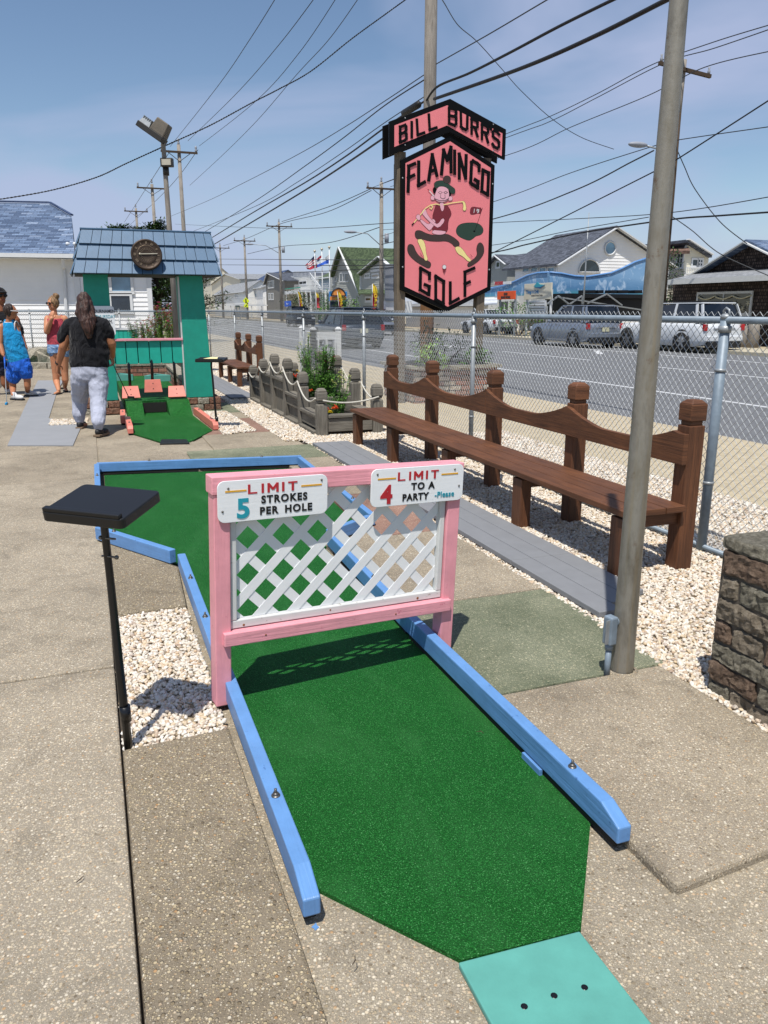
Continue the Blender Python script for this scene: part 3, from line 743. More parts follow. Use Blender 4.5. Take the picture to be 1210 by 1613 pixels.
for r_, h in enumerate(hs):
    s = PS1; k = 0
    while s > .75:
        L = [(.12, .3, .25), (.26, .22, .3), (.34, .2, .28), (.10, .16, .3), (.30, .26, .2), (.10, .34, .3), (.42, .3, .2)][r_][k % 3]
        rough_block(mb, (PW0 + .02 + rng.uniform(-.006, .006), s - L / 2, z + h / 2), (.08, L - .012, h - .012), .009, seed=r_ * 7 + k, mi=tbl[r_][k % 4]); s -= L; k += 1
    w_ = PW0 + .07
    while w_ < 3.1:
        L = rng.uniform(.2, .3); rough_block(mb, (w_ + L / 2, PS1 - .02, z + h / 2), (L - .012, .07, h - .012), .008, seed=r_ * 11 + k, mi=rng.randrange(4)); w_ += L; k += 1
    z += h
mb.build('block_courses', mats, pt)
zt = z
mb = MB(); s = PS1 + .02; k = 0
for L in (.36, .42, .42, .42): rough_block(mb, (PW0 + .10, s - L / 2, zt + .022), (.22, L - .01, .05), .006, seed=50 + k); s -= L; k += 1
w_ = PW0 + .215
for L in (.4, .4): rough_block(mb, (w_ + L / 2, PS1 - .08, zt + .02), (L - .01, .2, .05), .006, seed=60 + k); w_ += L; k += 1
mb.build('coping', 'stone_green', pt)
mb = MB(); mb.prism(rect(PW0 + .2, 3.1, .6, PS1 - .19), .5, zt + .01); mb.build('soil', 'soil', pt)

# ================================================================== BENCHES
def bench(s_posts, w0, w1, label, lean=0.0):
    t = thing('bench', label, 'bench', ST(s_posts[0], w0, 0), TS); s0 = s_posts[0]; W = w1 - w0
    zs = .415
    for i, s in enumerate(s_posts):
        y = s - s0
        mb = MB(); mb.box((W, y, .43), (.115, .105, .86 + .05)); 
        mb.box((W, y, .898), (.092, .084, .03)); mb.box((W, y, .962), (.118, .108, .10)); 
        mb.box((W, y, 1.024), (.118, .108, .025), taper=(.55, .55)); mb.build('back_post', 'bench', t, bevel=.006)
        mb = MB(); mb.box((.055, y, (zs - .05) / 2 - .01), (.085, .13, zs - .045)); mb.build('leg', 'bench', t, bevel=.005)
        mb = MB(); mb.box((W / 2 + .02, y, zs - .085), (W - .13, .045, .085)); mb.build('seat_bearer', 'bench', t, bevel=.003)
    n = 3; L0, L1 = -.09, s_posts[-1] - s0 + .09; mid = (s_posts[len(s_posts) // 2] - s0) if len(s_posts) > 3 else None
    for k in range(n):
        pwid = (W - .045) / n
        for a, b in ((L0, mid - .002), (mid + .002, L1)) if mid else ((L0, L1),):
            mb = MB(); mb.box((-.01 + pwid * (k + .5), (a + b) / 2, zs - .019), (pwid - .006, b - a, .038)); mb.build('seat_plank', 'bench', t, bevel=.004)
    # scalloped back boards
    for i in range(len(s_posts) - 1):
        if len(s_posts) > 3 and i % 2: continue
        a = s_posts[i] - s0; b = s_posts[min(i + (2 if len(s_posts) > 3 else 2), len(s_posts) - 1)] - s0
        a -= .055 if i == 0 else -.002; b += .055 if b >= s_posts[-1] - s0 - .01 else -.002
        N = 48; P = []
        for q in range(N + 1):
            y = a + (b - a) * q / N; z = .84
            for j in range(len(s_posts) - 1):
                u0, u1 = s_posts[j] - s0, s_posts[j + 1] - s0
                if u0 <= y <= u1: f = (y - u0) / (u1 - u0); z = .875 - .115 * min(1, math.sin(math.pi * f) ** .8 * 1.08)
            P.append((y, z))
        P = [(a, .655)] + P + [(b, .655)]
        X = Matrix(((0, 0, 1, 0), (1, 0, 0, 0), (0, 1, 0, 0), (0, 0, 0, 1)))
        X = Matrix.Translation(Vector((W - .0575 - .034, 0, 0))) @ X
        mb = MB(); mb.prism(P, 0, .033, X=X)
        mb.uv = [[(v.y + i * 3, v.z) if abs((mb.v[f[0]] - mb.v[f[1]]).x) < 1 else (0, 0) for v in [mb.v[j] for j in f]] for f in mb.f]
        mb.build('backrest_board', 'bench', t, bevel=.003)
    return t
bench([3.68, 4.86, 6.13, 7.50, 8.66], 2.82, 3.31, 'long brown stained wooden bench with scalloped back along the fence')
bench([16.1, 17.25, 18.5], 2.75, 3.24, 'short brown wooden bench beyond the flower box')

# ================================================================== BOARDWALKS
def planks(label, w0, w1, n, s0, s1, seams, skew=0):
    t = thing('boardwalk', label, 'boardwalk', (0, 0, 0), TS); pw_ = (w1 - w0) / n
    for k in range(n):
        ed = [s0 + k * skew] + seams + [s1]
        for a, b in zip(ed[:-1], ed[1:]):
            mb = MB(); mb.box((w0 + pw_ * (k + .5), (a + b) / 2, .022 - .0005 * k), (pw_ - .005, b - a - .004, .032)); mb.build('plank', 'deck', t, bevel=.004)
    return t
planks('grey painted plank walkway running along the front of the long bench', 2.34, 2.78, 3, 3.13, 8.75, [4.05, 6.2], .10)
planks('grey plank walkway in front of the short far bench', 2.25, 2.72, 3, 13.9, 19.5, [16.4])
# painted path on the left
mb = MB(); P = [G(*q) for q in ((12, 703), (115, 703), (130, 669), (77, 660), (90, 618), (100, 600), (60, 600), (44, 632))]
mb.prism([(p.x, p.y) for p in P], 0, .012); mb.build('painted_path', 'deckpath', kind='structure')

# ================================================================== FLOWER BOX
fb = thing('flower_box', 'weathered grey timber flower box with stepped planks, post and rope edging', 'flower box', (0, 0, 0), TS)
FW0, FW1 = 2.66, 3.40
fs = [9.46, 10.36, 11.22, 12.08, 12.95, 13.85]; fh = [.60, .74, .87, .89, .76, .60]; lv = [.26, .40, .56, .56, .42, .27]
def fpost(w_, s, h):
    mb = MB(); mb.box((w_, s, (h - .22) / 2), (.135, .135, h - .18)); mb.box((w_, s, h - .175), (.115, .115, .03)); mb.box((w_, s, h - .105), (.135, .135, .11)); mb.box((w_, s, h - .028), (.135, .135, .045), taper=(.62, .62)); mb.build('post', 'grey_wood', fb, bevel=.018)
for w_, dh in ((FW0, 0), (FW1, .03)):
    for s, h in zip(fs, fh): fpost(w_, s, h + dh)
def rope(a, b, sag, nm='rope'):
    mb = MB(); P = [Vector(a).lerp(Vector(b), t / 10) - Vector((0, 0, sag * 4 * (t / 10) * (1 - t / 10))) for t in range(11)]
    mb.tube(P, .011, 6); mb.build(nm, 'rope', fb)
M['rope'] = plain('rope', '#b9b6ab', .9, var=.15, vs=60, bump=.6, bs=200)
for w_ in (FW0 - .0, FW1):
    for i in range(5): rope((w_ + (.075 if w_ > 3 else -.075), fs[i], fh[i] - .13), (w_ + (.075 if w_ > 3 else -.075), fs[i + 1], fh[i + 1] - .13), .13)
rope((FW0, fs[0] - .08, fh[0] - .15), (FW1, fs[0] - .08, fh[0] - .13), .05)
for i in range(5):
    a, b = fs[i] + .07, fs[i + 1] - .07; z = lv[i]
    for w_ in (FW0 + .0, FW1):
        mb = MB(); mb.box((w_, (a + b) / 2, z - .02), (.15, b - a, .04)); mb.box((w_, (a + b) / 2, z - .115), (.09, b - a, .14)); mb.build('plank', 'grey_wood', fb, bevel=.005)
        if z > .3:
            mb = MB(); n = 5
            for k in range(n): mb.box((w_ + .015, a + (b - a) * (k + .5) / n, (z - .19) / 2), (.05, (b - a) / n - .012, z - .19))
            mb.build('stave', 'grey_wood', fb, bevel=.004)
    mb = MB(); mb.box((FW0 - .02, (a + b) / 2, .02), (.14, b - a, .05)); mb.build('sill', 'grey_wood', fb, bevel=.004)
for s, z in ((9.46, .26), (13.85, .27)):
    mb = MB(); mb.box(((FW0 + FW1) / 2, s, z - .02), (FW1 - FW0 - .15, .13, .04)); mb.box(((FW0 + FW1) / 2, s, z - .13), (FW1 - FW0 - .15, .09, .17)); mb.build('plank', 'grey_wood', fb, bevel=.005)
for s, z in ((10.36, .38), (11.22, .52), (12.95, .40)):
    mb = MB(); mb.box(((FW0 + FW1) / 2, s, z - .1), (FW1 - FW0 - .1, .09, .2)); mb.build('step_board', 'grey_wood', fb, bevel=.005)
mb = MB()
for i in range(5): mb.prism(rect(FW0 + .04, FW1 - .04, fs[i], fs[i + 1] - .001 * i), .0, lv[i] - .07)
mb.build('soil', 'soil', fb)

# plants
def leafmat(name, c1, c2):
    t = NT(name, .55, 0, .3); i = t.n('ObjectInfo'); g_ = t.n('NewGeometry')
    c = t.ramp(g_.outputs['Random Per Island'], [(.0, c1), (.6, c2), (1, sc(c2, 1.5))]); t.b.inputs['Subsurface Weight'].default_value = 0
    return t.done(c)
M['leaf'] = leafmat('leaf_green', '#223f14', '#4f7a2c'); M['leaf_d'] = leafmat('leaf_dark', '#13240f', '#2f4a20'); M['leaf_y'] = leafmat('leaf_light', '#49702b', '#87a84a')
M['needle'] = leafmat('pine_needles', '#10220e', '#2a4419')
for n_, c_ in dict(orange='#d9521a', yellowf='#d9c21f', pinkf='#c9447a', palef='#d7d98a', purplef='#3b1d55', redf='#b3202a', whitef='#cfcbd0').items(): M[n_] = plain('petal_' + n_, c_, .6, var=.15, vs=40, bump=0)
def leafq(mb, p, d, L, W_, droop=.3):
    d = d.normalized(); s_ = d.cross(Vector((0, 0, 1)));
    if s_.length < .1: s_ = Vector((1, 0, 0))
    s_ = s_.normalized() * W_ / 2; m1 = p + d * L * .5; e = p + d * L - Vector((0, 0, droop * L))
    mb.face([p, m1 - s_, e, m1 + s_], [(0, 0)] * 4)
def stalk_plant(name, loc, h, nst, rad, label, cat, fl, group=None, leaf='leaf', flsize=.018, lw=.014, ll=.07, seed=0, nfl=6, par_things=True):
    rg = random.Random(seed); t = thing(name, label, cat, loc, 0, group); lf = MB(); st = MB(); f = MB()
    for i in range(nst):
        a = rg.uniform(0, 6.28); r0 = rad * .4 * math.sqrt(rg.random()); hh = h * rg.uniform(.7, 1)
        b0 = Vector((r0 * math.cos(a), r0 * math.sin(a), -.02)); tip = Vector((math.cos(a) * rad * rg.uniform(.3, 1), math.sin(a) * rad * rg.uniform(.3, 1), hh))
        P = [b0.lerp(tip, q / 5) + Vector((0, 0, .06 * h * math.sin(q / 5 * 3.1))) for q in range(6)]; st.tube(P, .003, 4, caps=False)
        for k in range(int(hh / .010)):
            q = rg.random() ** .85; p = b0.lerp(tip, q); an = rg.uniform(0, 6.28)
            leafq(lf, p, Vector((math.cos(an), math.sin(an), rg.uniform(.1, .9))), ll * rg.uniform(.6, 1.2) * (1.15 - .6 * q), lw * rg.uniform(.7, 1.2), rg.uniform(0, .5))
        if fl:
            for k in range(nfl):
                p = tip + Vector((rg.uniform(-1, 1), rg.uniform(-1, 1), rg.uniform(-2.5, .6))) * flsize * 1.3; n5 = 5
                for j in range(n5):
                    an = j * 6.28 / n5 + k; leafq(f, p, Vector((math.cos(an), math.sin(an), .5)), flsize, flsize * .8, 0)
    st.build('stem', 'leaf', t); lf.build('foliage', leaf, t)
    if fl: f.build('blossom', fl, t)
    return t
GF = 'plants growing in the timber flower box'
stalk_plant('snapdragon_plant', ST(9.95, 3.05, .16), .62, 9, .16, 'tall plant with pale yellow blossoms at the near end of the flower box', 'plant', 'palef', GF, seed=3, nfl=7)
stalk_plant('bushy_plant', ST(9.9, 2.95, .16), .34, 26, .24, 'low leafy plant behind the orange marigolds near the front of the box', 'plant', None, GF, seed=4, ll=.08)
stalk_plant('bushy_plant', ST(10.75, 3.02, .32), .42, 34, .30, 'wide bushy green plant in the second tier of the flower box', 'plant', None, GF, seed=5, ll=.09, lw=.018)
stalk_plant('snapdragon_plant', ST(10.9, 3.2, .32), .58, 10, .12, 'green spike with one pink bloom at the back of the box', 'plant', 'pinkf', GF, seed=6, flsize=.03, nfl=2)
stalk_plant('spiky_shrub', ST(11.0, 3.05, .40), .66, 34, .34, 'tallest green shrub with upright shoots in the middle of the box', 'shrub', None, GF, seed=7, ll=.10, lw=.016)
stalk_plant('snapdragon_plant', ST(11.7, 3.05, .48), .72, 7, .12, 'thin plant with yellow tips rising beside the tallest shrub', 'plant', 'palef', GF, seed=8, nfl=6)
def marigolds(name, loc, label, mat, n, rad, h, seed, size=.03):
    rg = random.Random(seed); t = thing(name, label, 'flowers', loc, 0, 'marigolds in the timber flower box'); f = MB(); lf = MB()
    for i in range(n):
        a = rg.uniform(0, 6.28); r_ = rad * math.sqrt(rg.random()); hh = h * rg.uniform(.6, 1); p = Vector((r_ * math.cos(a), r_ * math.sin(a), hh))
        for q in range(3):
            for j in range(8):
                an = j * .785 + q * .4; leafq(f, p + Vector((0, 0, q * .006)), Vector((math.cos(an), math.sin(an), .15 + q * .5)), size * (1 - q * .22), size * .6, .1)
        for k in range(22):
            an = rg.uniform(0, 6.28); pp = p * rg.uniform(.3, .95); leafq(lf, pp, Vector((math.cos(an), math.sin(an), rg.uniform(-.2, .5))), .05, .016)
    lf.build('foliage', 'leaf_d', t); f.build('blossom', mat, t); return t
marigolds('marigold', ST(9.75, 2.86, .18), 'cluster of orange marigolds in the lowest tier of the flower box', 'orange', 7, .15, .17, 11, .038)
marigolds('marigold', ST(9.60, 2.84, .18), 'single yellow marigold in front of the orange ones', 'yellowf', 2, .04, .10, 12, .036)
marigolds('marigold', ST(10.55, 2.80, .32), 'few orange marigolds behind the second front post', 'orange', 3, .08, .14, 13)
marigolds('marigold', ST(11.45, 2.78, .48), 'orange marigolds in the highest tier of the flower box', 'orange', 5, .12, .13, 14, .04)
marigolds('marigold', ST(12.6, 2.95, .48), 'yellow flowers at the far end of the flower box', 'yellowf', 6, .25, .12, 15)
stalk_plant('pansy_plant', ST(2.0, 2.68, zt + .0), .11, 7, .10, 'dark purple pansy in the stone planter at the right edge', 'plant', 'purplef', seed=20, flsize=.03, ll=.04, lw=.02, nfl=2)

# ================================================================== CHAIN LINK FENCES
def fence(O, ang, posts, H, label, L0, L1, wire=.0021, cell=.056, heavy=(), bottom=True, sides=3, rail_r=.022):
    t = thing('chain_link_fence', label, 'fence', O, ang)
    for s in posts:
        hv = s in heavy; r_ = .031 if hv else .024
        mb = MB(); mb.tube([(s, 0, -.05), (s, 0, H - .02)], r_, 14); p = mb.build('post', 'railpaint' if hv else 'galv', t)
        mb = MB(); mb.tube([(s, 0, H - .09), (s, 0, H - .05)], r_ + .008, 14); mb.tube([(s, 0, H * .78), (s, 0, H * .78 + .02)], r_ + .004, 14); mb.tube([(s, 0, H * .3), (s, 0, H * .3 + .02)], r_ + .004, 14)
        mb.ball((s, 0, H + .004), (r_ + .003, r_ + .003, .022), 12, 8); mb.tube([(s - .028, 0, H + .01), (s - .02, 0, H + .045), (s + .005, 0, H + .058), (s + .025, 0, H + .04), (s + .02, 0, H + .012)], .007, 6); mb.build('cap', 'galv', p)
    mb = MB(); mb.tube([(L0, 0, H - .015), (L1, 0, H - .015)], rail_r, 14); mb.build('top_rail', 'railpaint', t)
    if bottom: mb = MB(); mb.tube([(L0, 0, .03), (L1, 0, .03)], .018, 10); mb.build('bottom_rail', 'railpaint', t)
    mb = MB(); hw = cell / 2; nr = int((H - .01) / hw); n = int((L1 - L0) / cell); z0 = .02; dz = (H + .035 - z0) / nr
    y0 = -.03
    def seg(a, b):
        d = (b - a).normalized(); s_ = d.cross(Vector((0, 1, 0))).normalized() * wire; u = Vector((0, wire, 0)); i = len(mb.v)
        if sides == 3: o_ = [u, s_ * .87 - u * .5, -s_ * .87 - u * .5]
        else: o_ = [s_, -s_]
        mb.v.extend([a + q for q in o_] + [b + q for q in o_]); k = len(o_)
        for j in range(k if k > 2 else 1):
            j2 = (j + 1) % k; mb.f.append([i + j, i + j2, i + k + j2, i + k + j]); mb.uv.append([(0, 0)] * 4); mb.sm.append(True); mb.mi.append(0)
    for c_ in range(n):
        x = L0 + c_ * cell
        for r_ in range(nr):
            xa = x + (hw if r_ % 2 else 0); xb = x + (0 if r_ % 2 else hw)
            ya = y0 + (.002 if r_ % 2 else -.002)
            seg(Vector((xa, y0, z0 + r_ * dz)), Vector((xb, y0, z0 + (r_ + 1) * dz)))
            xa2 = x + (hw if r_ % 2 else cell) - 0; xb2 = x + (cell if r_ % 2 else hw)
            seg(Vector((xa2 if r_ % 2 else x + cell, y0 + .003, z0 + r_ * dz)), Vector((xb2 if r_ % 2 else x + hw, y0 + .003, z0 + (r_ + 1) * dz)))
        # twisted barb on top
    mb.build('wire_mesh', 'galv_wire', t); return t

mb = MB(); c_ = G(497, 1460, -.026); mb.prism([(c_.x + math.cos(a) * r_, c_.y + math.sin(a) * r_ * 1.3) for a, r_ in zip([i * .785 for i in range(8)], (.010, .006, .012, .007, .011, .005, .009, .007))], -.0275, -.0262); mb.build('paint_spill', 'blue', kind='structure')
rg = random.Random(77)
for lb_, px, py in (('small dark twig on the slab right of the blue rail', 762, 1155), ('tiny dry leaf on the front apron left of the turf', 555, 1520), ('small curled leaf near the lower left pavement joint', 120, 1390)):
    g = G(px, py, .008); mb = MB(); a = rg.uniform(0, 3); mb.tube([g, g + Vector((math.cos(a) * .012, math.sin(a) * .012, .004)), g + Vector((math.cos(a + .4) * .028, math.sin(a + .4) * .028, .001))], [.001, .0018, .0008], 5); o = mb.build('twig', 'util_dark'); tag(o, lb_, 'twig')

fence(ST(0, 3.69, 0), TS + math.pi / 2, [.4, 3.9, 7.33, 10.8, 14.2, 17.9, 21.5, 26.3], 1.50, 'long galvanized chain link fence with grey blue top rail beside the road', .0, 26.3, heavy=(3.9, .4))
fcorner = ST(26.3, 3.69, 0)
fence(fcorner, math.pi, [2.9, 5.8, 8.7, 11.6, 14.5], 1.50, 'farther chain link fence crossing in front of the white house', 0, 15, wire=.0035, cell=.075, sides=2)

def PS(px, py, s):
    d = ray(px, py); t = s / d.dot(DV); p = d * t + Vector((0, 0, CZ)); return (p.dot(NV), p.z)     # (w, z)
# ================================================================== TEAL TOWER
tw = thing('teal_tower', 'teal tower with blue shingled roof and round sundial at the end of the second hole', 'tower', (0, 0, 0), TS)
S0 = 12.62
def quadcol(pts_b, pts_t, s0, s1, mat, name, par):
    """pts: (w at left, w at right) bottom/top; z0,z1"""
    (a, b, z0), (c, d, z1) = pts_b, pts_t
    mb = MB(); V = [Vector(p) for p in ((a, s0, z0), (b, s0, z0), (b, s1, z0), (a, s1, z0), (c, s0, z1), (d, s0, z1), (d, s1, z1), (c, s1, z1))]
    for f in ((0, 1, 5, 4), (1, 2, 6, 5), (2, 3, 7, 6), (3, 0, 4, 7), (4, 5, 6, 7), (3, 2, 1, 0)): mb.face([V[i] for i in f])
    return mb.build(name, mat, par, bevel=.006)
rb, rt = PS(294, 622, S0), PS(287, 433, S0); rb2, rt2 = PS(335, 621, S0), PS(318, 433, S0)
lb, lt = PS(186, 622, S0), PS(178, 430, S0); lb2, lt2 = PS(160, 622, S0), PS(143, 430, S0)
zb = .20
c_r = quadcol((rb[0], rb2[0] + .02, zb), (rb[0], rt2[0], rt[1] + .1), S0, S0 + .55, 'teal', 'column', tw)
lw0 = lb[0]; c_l = quadcol((lw0 - (rb2[0] - rb[0]), lw0, zb), (lw0 - (rt2[0] - rb[0]), lw0, rt[1] + .1), S0, S0 + .55, 'teal', 'column', tw)
mb = MB(); mb.box((rb[0] - .012, S0 + .04, 1.1), (.02, .05, 1.85)); mb.build('trim', 'white_old', tw)
# brick footings
M['foot_brick'] = stone_mat('footing_brick', [(.3, '#4f3128'), (.5, '#86604e'), (.7, '#a98d78')])
for x0_, x1_ in ((lw0 - .50, lw0 + .02), (rb[0] - .02, rb2[0] + .12)):
    mb = MB(); k = 0
    for r_ in range(2):
        n = 2 + r_; L = (x1_ - x0_) / n
        for i in range(n): rough_block(mb, (x0_ + L * (i + .5), S0 + .25, .05 + .1 * r_ - .003), (L - .01, .66, .094), .006, seed=80 + k, mi=(k * 2 + 1) % 3 if x0_ > 1 else (0 if (k % 3) else 1)); k += 1
    mb.build('footing', ['foot_brick', 'stone_pale', 'foot_brick'], tw)
# lower board panel + pink sill
zt_, zb_ = PS(240, 537, S0)[1], PS(240, 573, S0)[1]
nb = 6; wL_, wR_ = lw0 + .0, rb[0] + .0
for i in range(nb):
    a = wL_ + (wR_ - wL_) * i / nb; b = wL_ + (wR_ - wL_) * (i + 1) / nb
    mb = MB(); mb.box(((a + b) / 2, S0 + .045, (zt_ + zb_) / 2), (b - a - .012, .03, zt_ - zb_)); mb.build('panel_board', 'teal_l', tw, bevel=.004)
mb = MB(); mb.box(((wL_ + wR_) / 2, S0 + .07, (zt_ + zb_) / 2), (wR_ - wL_, .012, zt_ - zb_ - .02)); mb.build('panel_backing', 'shadow_gap', tw)
mb = MB(); mb.box(((wL_ + wR_) / 2, S0 + .04, zt_ + .02), (wR_ - wL_ - .004, .10, .035)); mb.build('sill', 'pink', tw, bevel=.004)
# roof
M['roofblue'] = painted('blue_roof_board', '#40607c', .55, None, .5, .08)
ez = PS(231, 430, S0)[1] - .03; tz = PS(228, 366, S0 + .3)[1]
e0_, e1_ = PS(115, 427, S0 - .15)[0], PS(345, 433, S0 - .15)[0]; t0_, t1_ = PS(128, 361, S0 + .3)[0], PS(328, 372, S0 + .3)[0]
yF0, yF1 = S0 - .20, S0 + .12; yB = S0 + .75; yB0 = yB + .30
def roof_side(bl, br, tl, tr, nt_, nm):
    """lapped boards in three rows over the quad bl,br (bottom) tl,tr (top)"""
    bl, br, tl, tr = [Vector(p) for p in (bl, br, tl, tr)]; n = (br - bl).cross(tl - bl).normalized()
    for r_ in range(3):
        f0, f1 = r_ / 3 - .015, (r_ + 1) / 3 + .01
        a, b = bl.lerp(tl, f0), br.lerp(tr, f0); c, d = bl.lerp(tl, f1), br.lerp(tr, f1)
        mb = MB(); cuts = [0]; rg = random.Random(r_ + nt_)
        for i in range(nt_): cuts.append(min(1, cuts[-1] + (1 / nt_) * rg.uniform(.85, 1.15)))
        cuts[-1] = 1
        for u0, u1 in zip(cuts[:-1], cuts[1:]):
            g_ = .004 / (br - bl).length
            q = [a.lerp(b, u0 + g_), a.lerp(b, u1 - g_), c.lerp(d, u1 - g_), c.lerp(d, u0 + g_)]
            o = [n * .045, n * .045, n * .012, n * .012]; T = [p + k for p, k in zip(q, o)]; B = [p + k - n * .02 for p, k in zip(q, o)]
            ou = rg.random() * 3
            mb.face(T, [(p.z, p.x + p.y + ou) for p in T])
            mb.face([B[0], B[1], T[1], T[0]]); mb.face([B[1], B[2], T[2], T[1]]); mb.face([B[3], B[0], T[0], T[3]]); mb.face(B[::-1])
        mb.build(nm, 'roofblue', tw)
roof_side((e0_, yF0, ez), (e1_, yF0, ez), (t0_, yF1, tz), (t1_, yF1, tz), 13, 'roof_course')
roof_side((e1_, yF0, ez), (e1_, yB0, ez), (t1_, yF1, tz), (t1_, yB, tz), 6, 'roof_course')
roof_side((e1_, yB0, ez), (e0_, yB0, ez), (t1_, yB, tz), (t0_, yB, tz), 13, 'roof_course')
roof_side((e0_, yB0, ez), (e0_, yF0, ez), (t0_, yB, tz), (t0_, yF1, tz), 6, 'roof_course')
mb = MB(); B = [Vector(p) for p in ((e0_ + .01, yF0 + .01, ez), (e1_ - .01, yF0 + .01, ez), (e1_ - .01, yB0 - .01, ez), (e0_ + .01, yB0 - .01, ez))]; T = [Vector(p) for p in ((t0_, yF1, tz), (t1_, yF1, tz), (t1_, yB, tz), (t0_, yB, tz))]
mb.face(B[::-1]); mb.face(T)
for i in range(4): mb.face([B[i], B[(i + 1) % 4], T[(i + 1) % 4], T[i]])
mb.build('roof_core', 'shadow_gap', tw)
mb = MB()
mb.box(((t0_ + t1_) / 2, (yF1 + yB) / 2, tz + .012), (t1_ - t0_ + .04, yB - yF1 + .05, .022)); mb.build('roof_cap', 'roofblue', tw, bevel=.004)
# sundial
M['bronze'] = plain('aged_bronze', '#3a2e24', .5, .55, var=.3, vs=25, bump=.3, bs=90); M['bronze_l'] = plain('bronze_raised', '#7a6b57', .45, .5, var=.2, vs=30, bump=.1)
sc_ = PS(231, 401, S0 - .25); SR = .218
X = Matrix.Translation(Vector((sc_[0], S0 - .25, sc_[1]))) @ Matrix.Rotation(R(90 - 10), 4, 'X')
sd_ = thing('sundial', 'round bronze sundial with raised numerals hung on the blue roof of the teal tower', 'sundial', (0, 0, 0), TS)
mb = MB(); mb.lathe([(0, -.04), (SR, -.04), (SR + .004, .0), (SR, .018), (SR - .018, .022), (SR - .03, .012), (SR * .62, .008), (SR * .58, .012), (SR * .5, .008), (0, .006)], 56, X); mb.build('dial', 'bronze', sd_)
mb = MB()
mb.lathe([(SR * .60, .010), (SR * .615, .014), (SR * .60, .0145)], 48, X)
for k in range(12):
    a = k * math.pi / 6
    for q in range((1, 2, 3, 2, 1, 2, 3, 4, 2, 1, 2, 3)[k]):
        da = (q - 1) * .075; L0_, L1_ = SR * .68, SR * .84; r_ = Matrix.Rotation(a + da, 4, 'Z')
        mb.beam(X @ r_ @ Vector((L0_, 0, .013)), X @ r_ @ Vector((L1_, 0, .013)), .008, .006, up=X.to_3x3() @ Vector((0, 0, 1)))
for k in range(24): r_ = Matrix.Rotation(k * math.pi / 12, 4, 'Z'); mb.beam(X @ r_ @ Vector((SR * .3, 0, .010)), X @ r_ @ Vector((SR * .47, 0, .010)), .004, .004, up=X.to_3x3() @ Vector((0, 0, 1)))
mb.build('numerals', 'bronze_l', sd_)
M['gnomon'] = plain('pale_metal', '#b9b2a0', .4, .3)
mb = MB(); mb.beam(X @ Vector((-SR * .45, .003, .02)), X @ Vector((SR * .7, .012, .022)), .010, .008, up=X.to_3x3() @ Vector((0, 0, 1)))
mb.tube([X @ Vector((-SR * .5, .0, .02)), X @ Vector((-SR * .4, .003, .025))], [.004, .02], 8)
mb.build('gnomon', 'gnomon', sd_)
# hanging rods and paddles (part of the tower mechanism)
for px, py, rodpx, top in ((206, 618, 204, 0), (241, 608, 241, 1), (278, 617, 275, 2)):
    w_, z_ = PS(px, py, S0 - .05); wr = PS(rodpx, 575, S0)[0]
    mb = MB(); mb.tube([(wr, S0 + .10, zb_ + .3), (w_, S0 - .02, z_ + .05)], .022, 10); rod = mb.build('paddle_rod', 'blackm', tw)
    XX = Matrix.Translation(Vector((w_, S0 - .08, z_))) @ Matrix.Rotation(R((-28, -12, -35)[top]), 4, 'X')
    mb = MB(); P = [(-.135, -.095), (.135, -.095), (.115, .10), (-.115, .10)]
    flat_xz(mb, P, -.018, .018, XX); pd = mb.build('paddle', 'coral', tw, bevel=.004)
    mb = MB()
    for zz in (-.04, .04): mb.ball((0, -.02, zz), (.008, .006, .008), 8, 6, XX)
    mb.build('bolt', 'blackm', pd)
# tournament plate
ts = thing('tournament_sign', 'white plate reading TOURNAMENT THURSDAY on the front of the left teal column', 'sign', (0, 0, 0), TS)
a_ = PS(146, 529, S0 - .03); b_ = PS(179, 482, S0 - .03); XT = Matrix.Translation(Vector((a_[0], S0 - .035, a_[1])))
mb = MB(); flat_xz(mb, rrect(b_[0] - a_[0], b_[1] - a_[1], .04), 0, .012, XT); mb.build('sign_plate', 'white_gloss', ts, bevel=.002)
mb = MB(); W__, H__ = b_[0] - a_[0], b_[1] - a_[1]
XT1 = XT @ Matrix.Translation(Vector((.012, -.002, H__ - .095)))
fat('lettering', 'TOURNAMENT', .062, 'blacktxt', ts, XT1, .001, .001, .86)
fat('lettering', 'THURSDAY', .07, 'tealtxt', ts, XT @ Matrix.Translation(Vector((.06, -.002, H__ - .175))), .001, 0, .8)
fat('lettering', 'A.M.', .075, 'blacktxt', ts, XT @ Matrix.Translation(Vector((.19, -.002, H__ - .25))), .001, 0, .8)

# ================================================================== HOLE 2
h2 = thing('mini_golf_hole', 'second mini golf hole with coral rails running up to the teal tower', 'golf hole', (0, 0, 0), TS)
SR1 = S0 - .16
fr2 = [sw(p, q) for p, q in ((210, 684), (253, 697), (300, 697), (335, 679))]
wA, wB = lb[0] + .0, rb[0] - .0
wA = fr2[0][1] + .01
mb = MB(); mb.prism([(b, a) for a, b in fr2] + [(wB, S0 - .75), (wA, S0 - .75)], -.005, .012); mb.build('turf', 'turf2', h2)
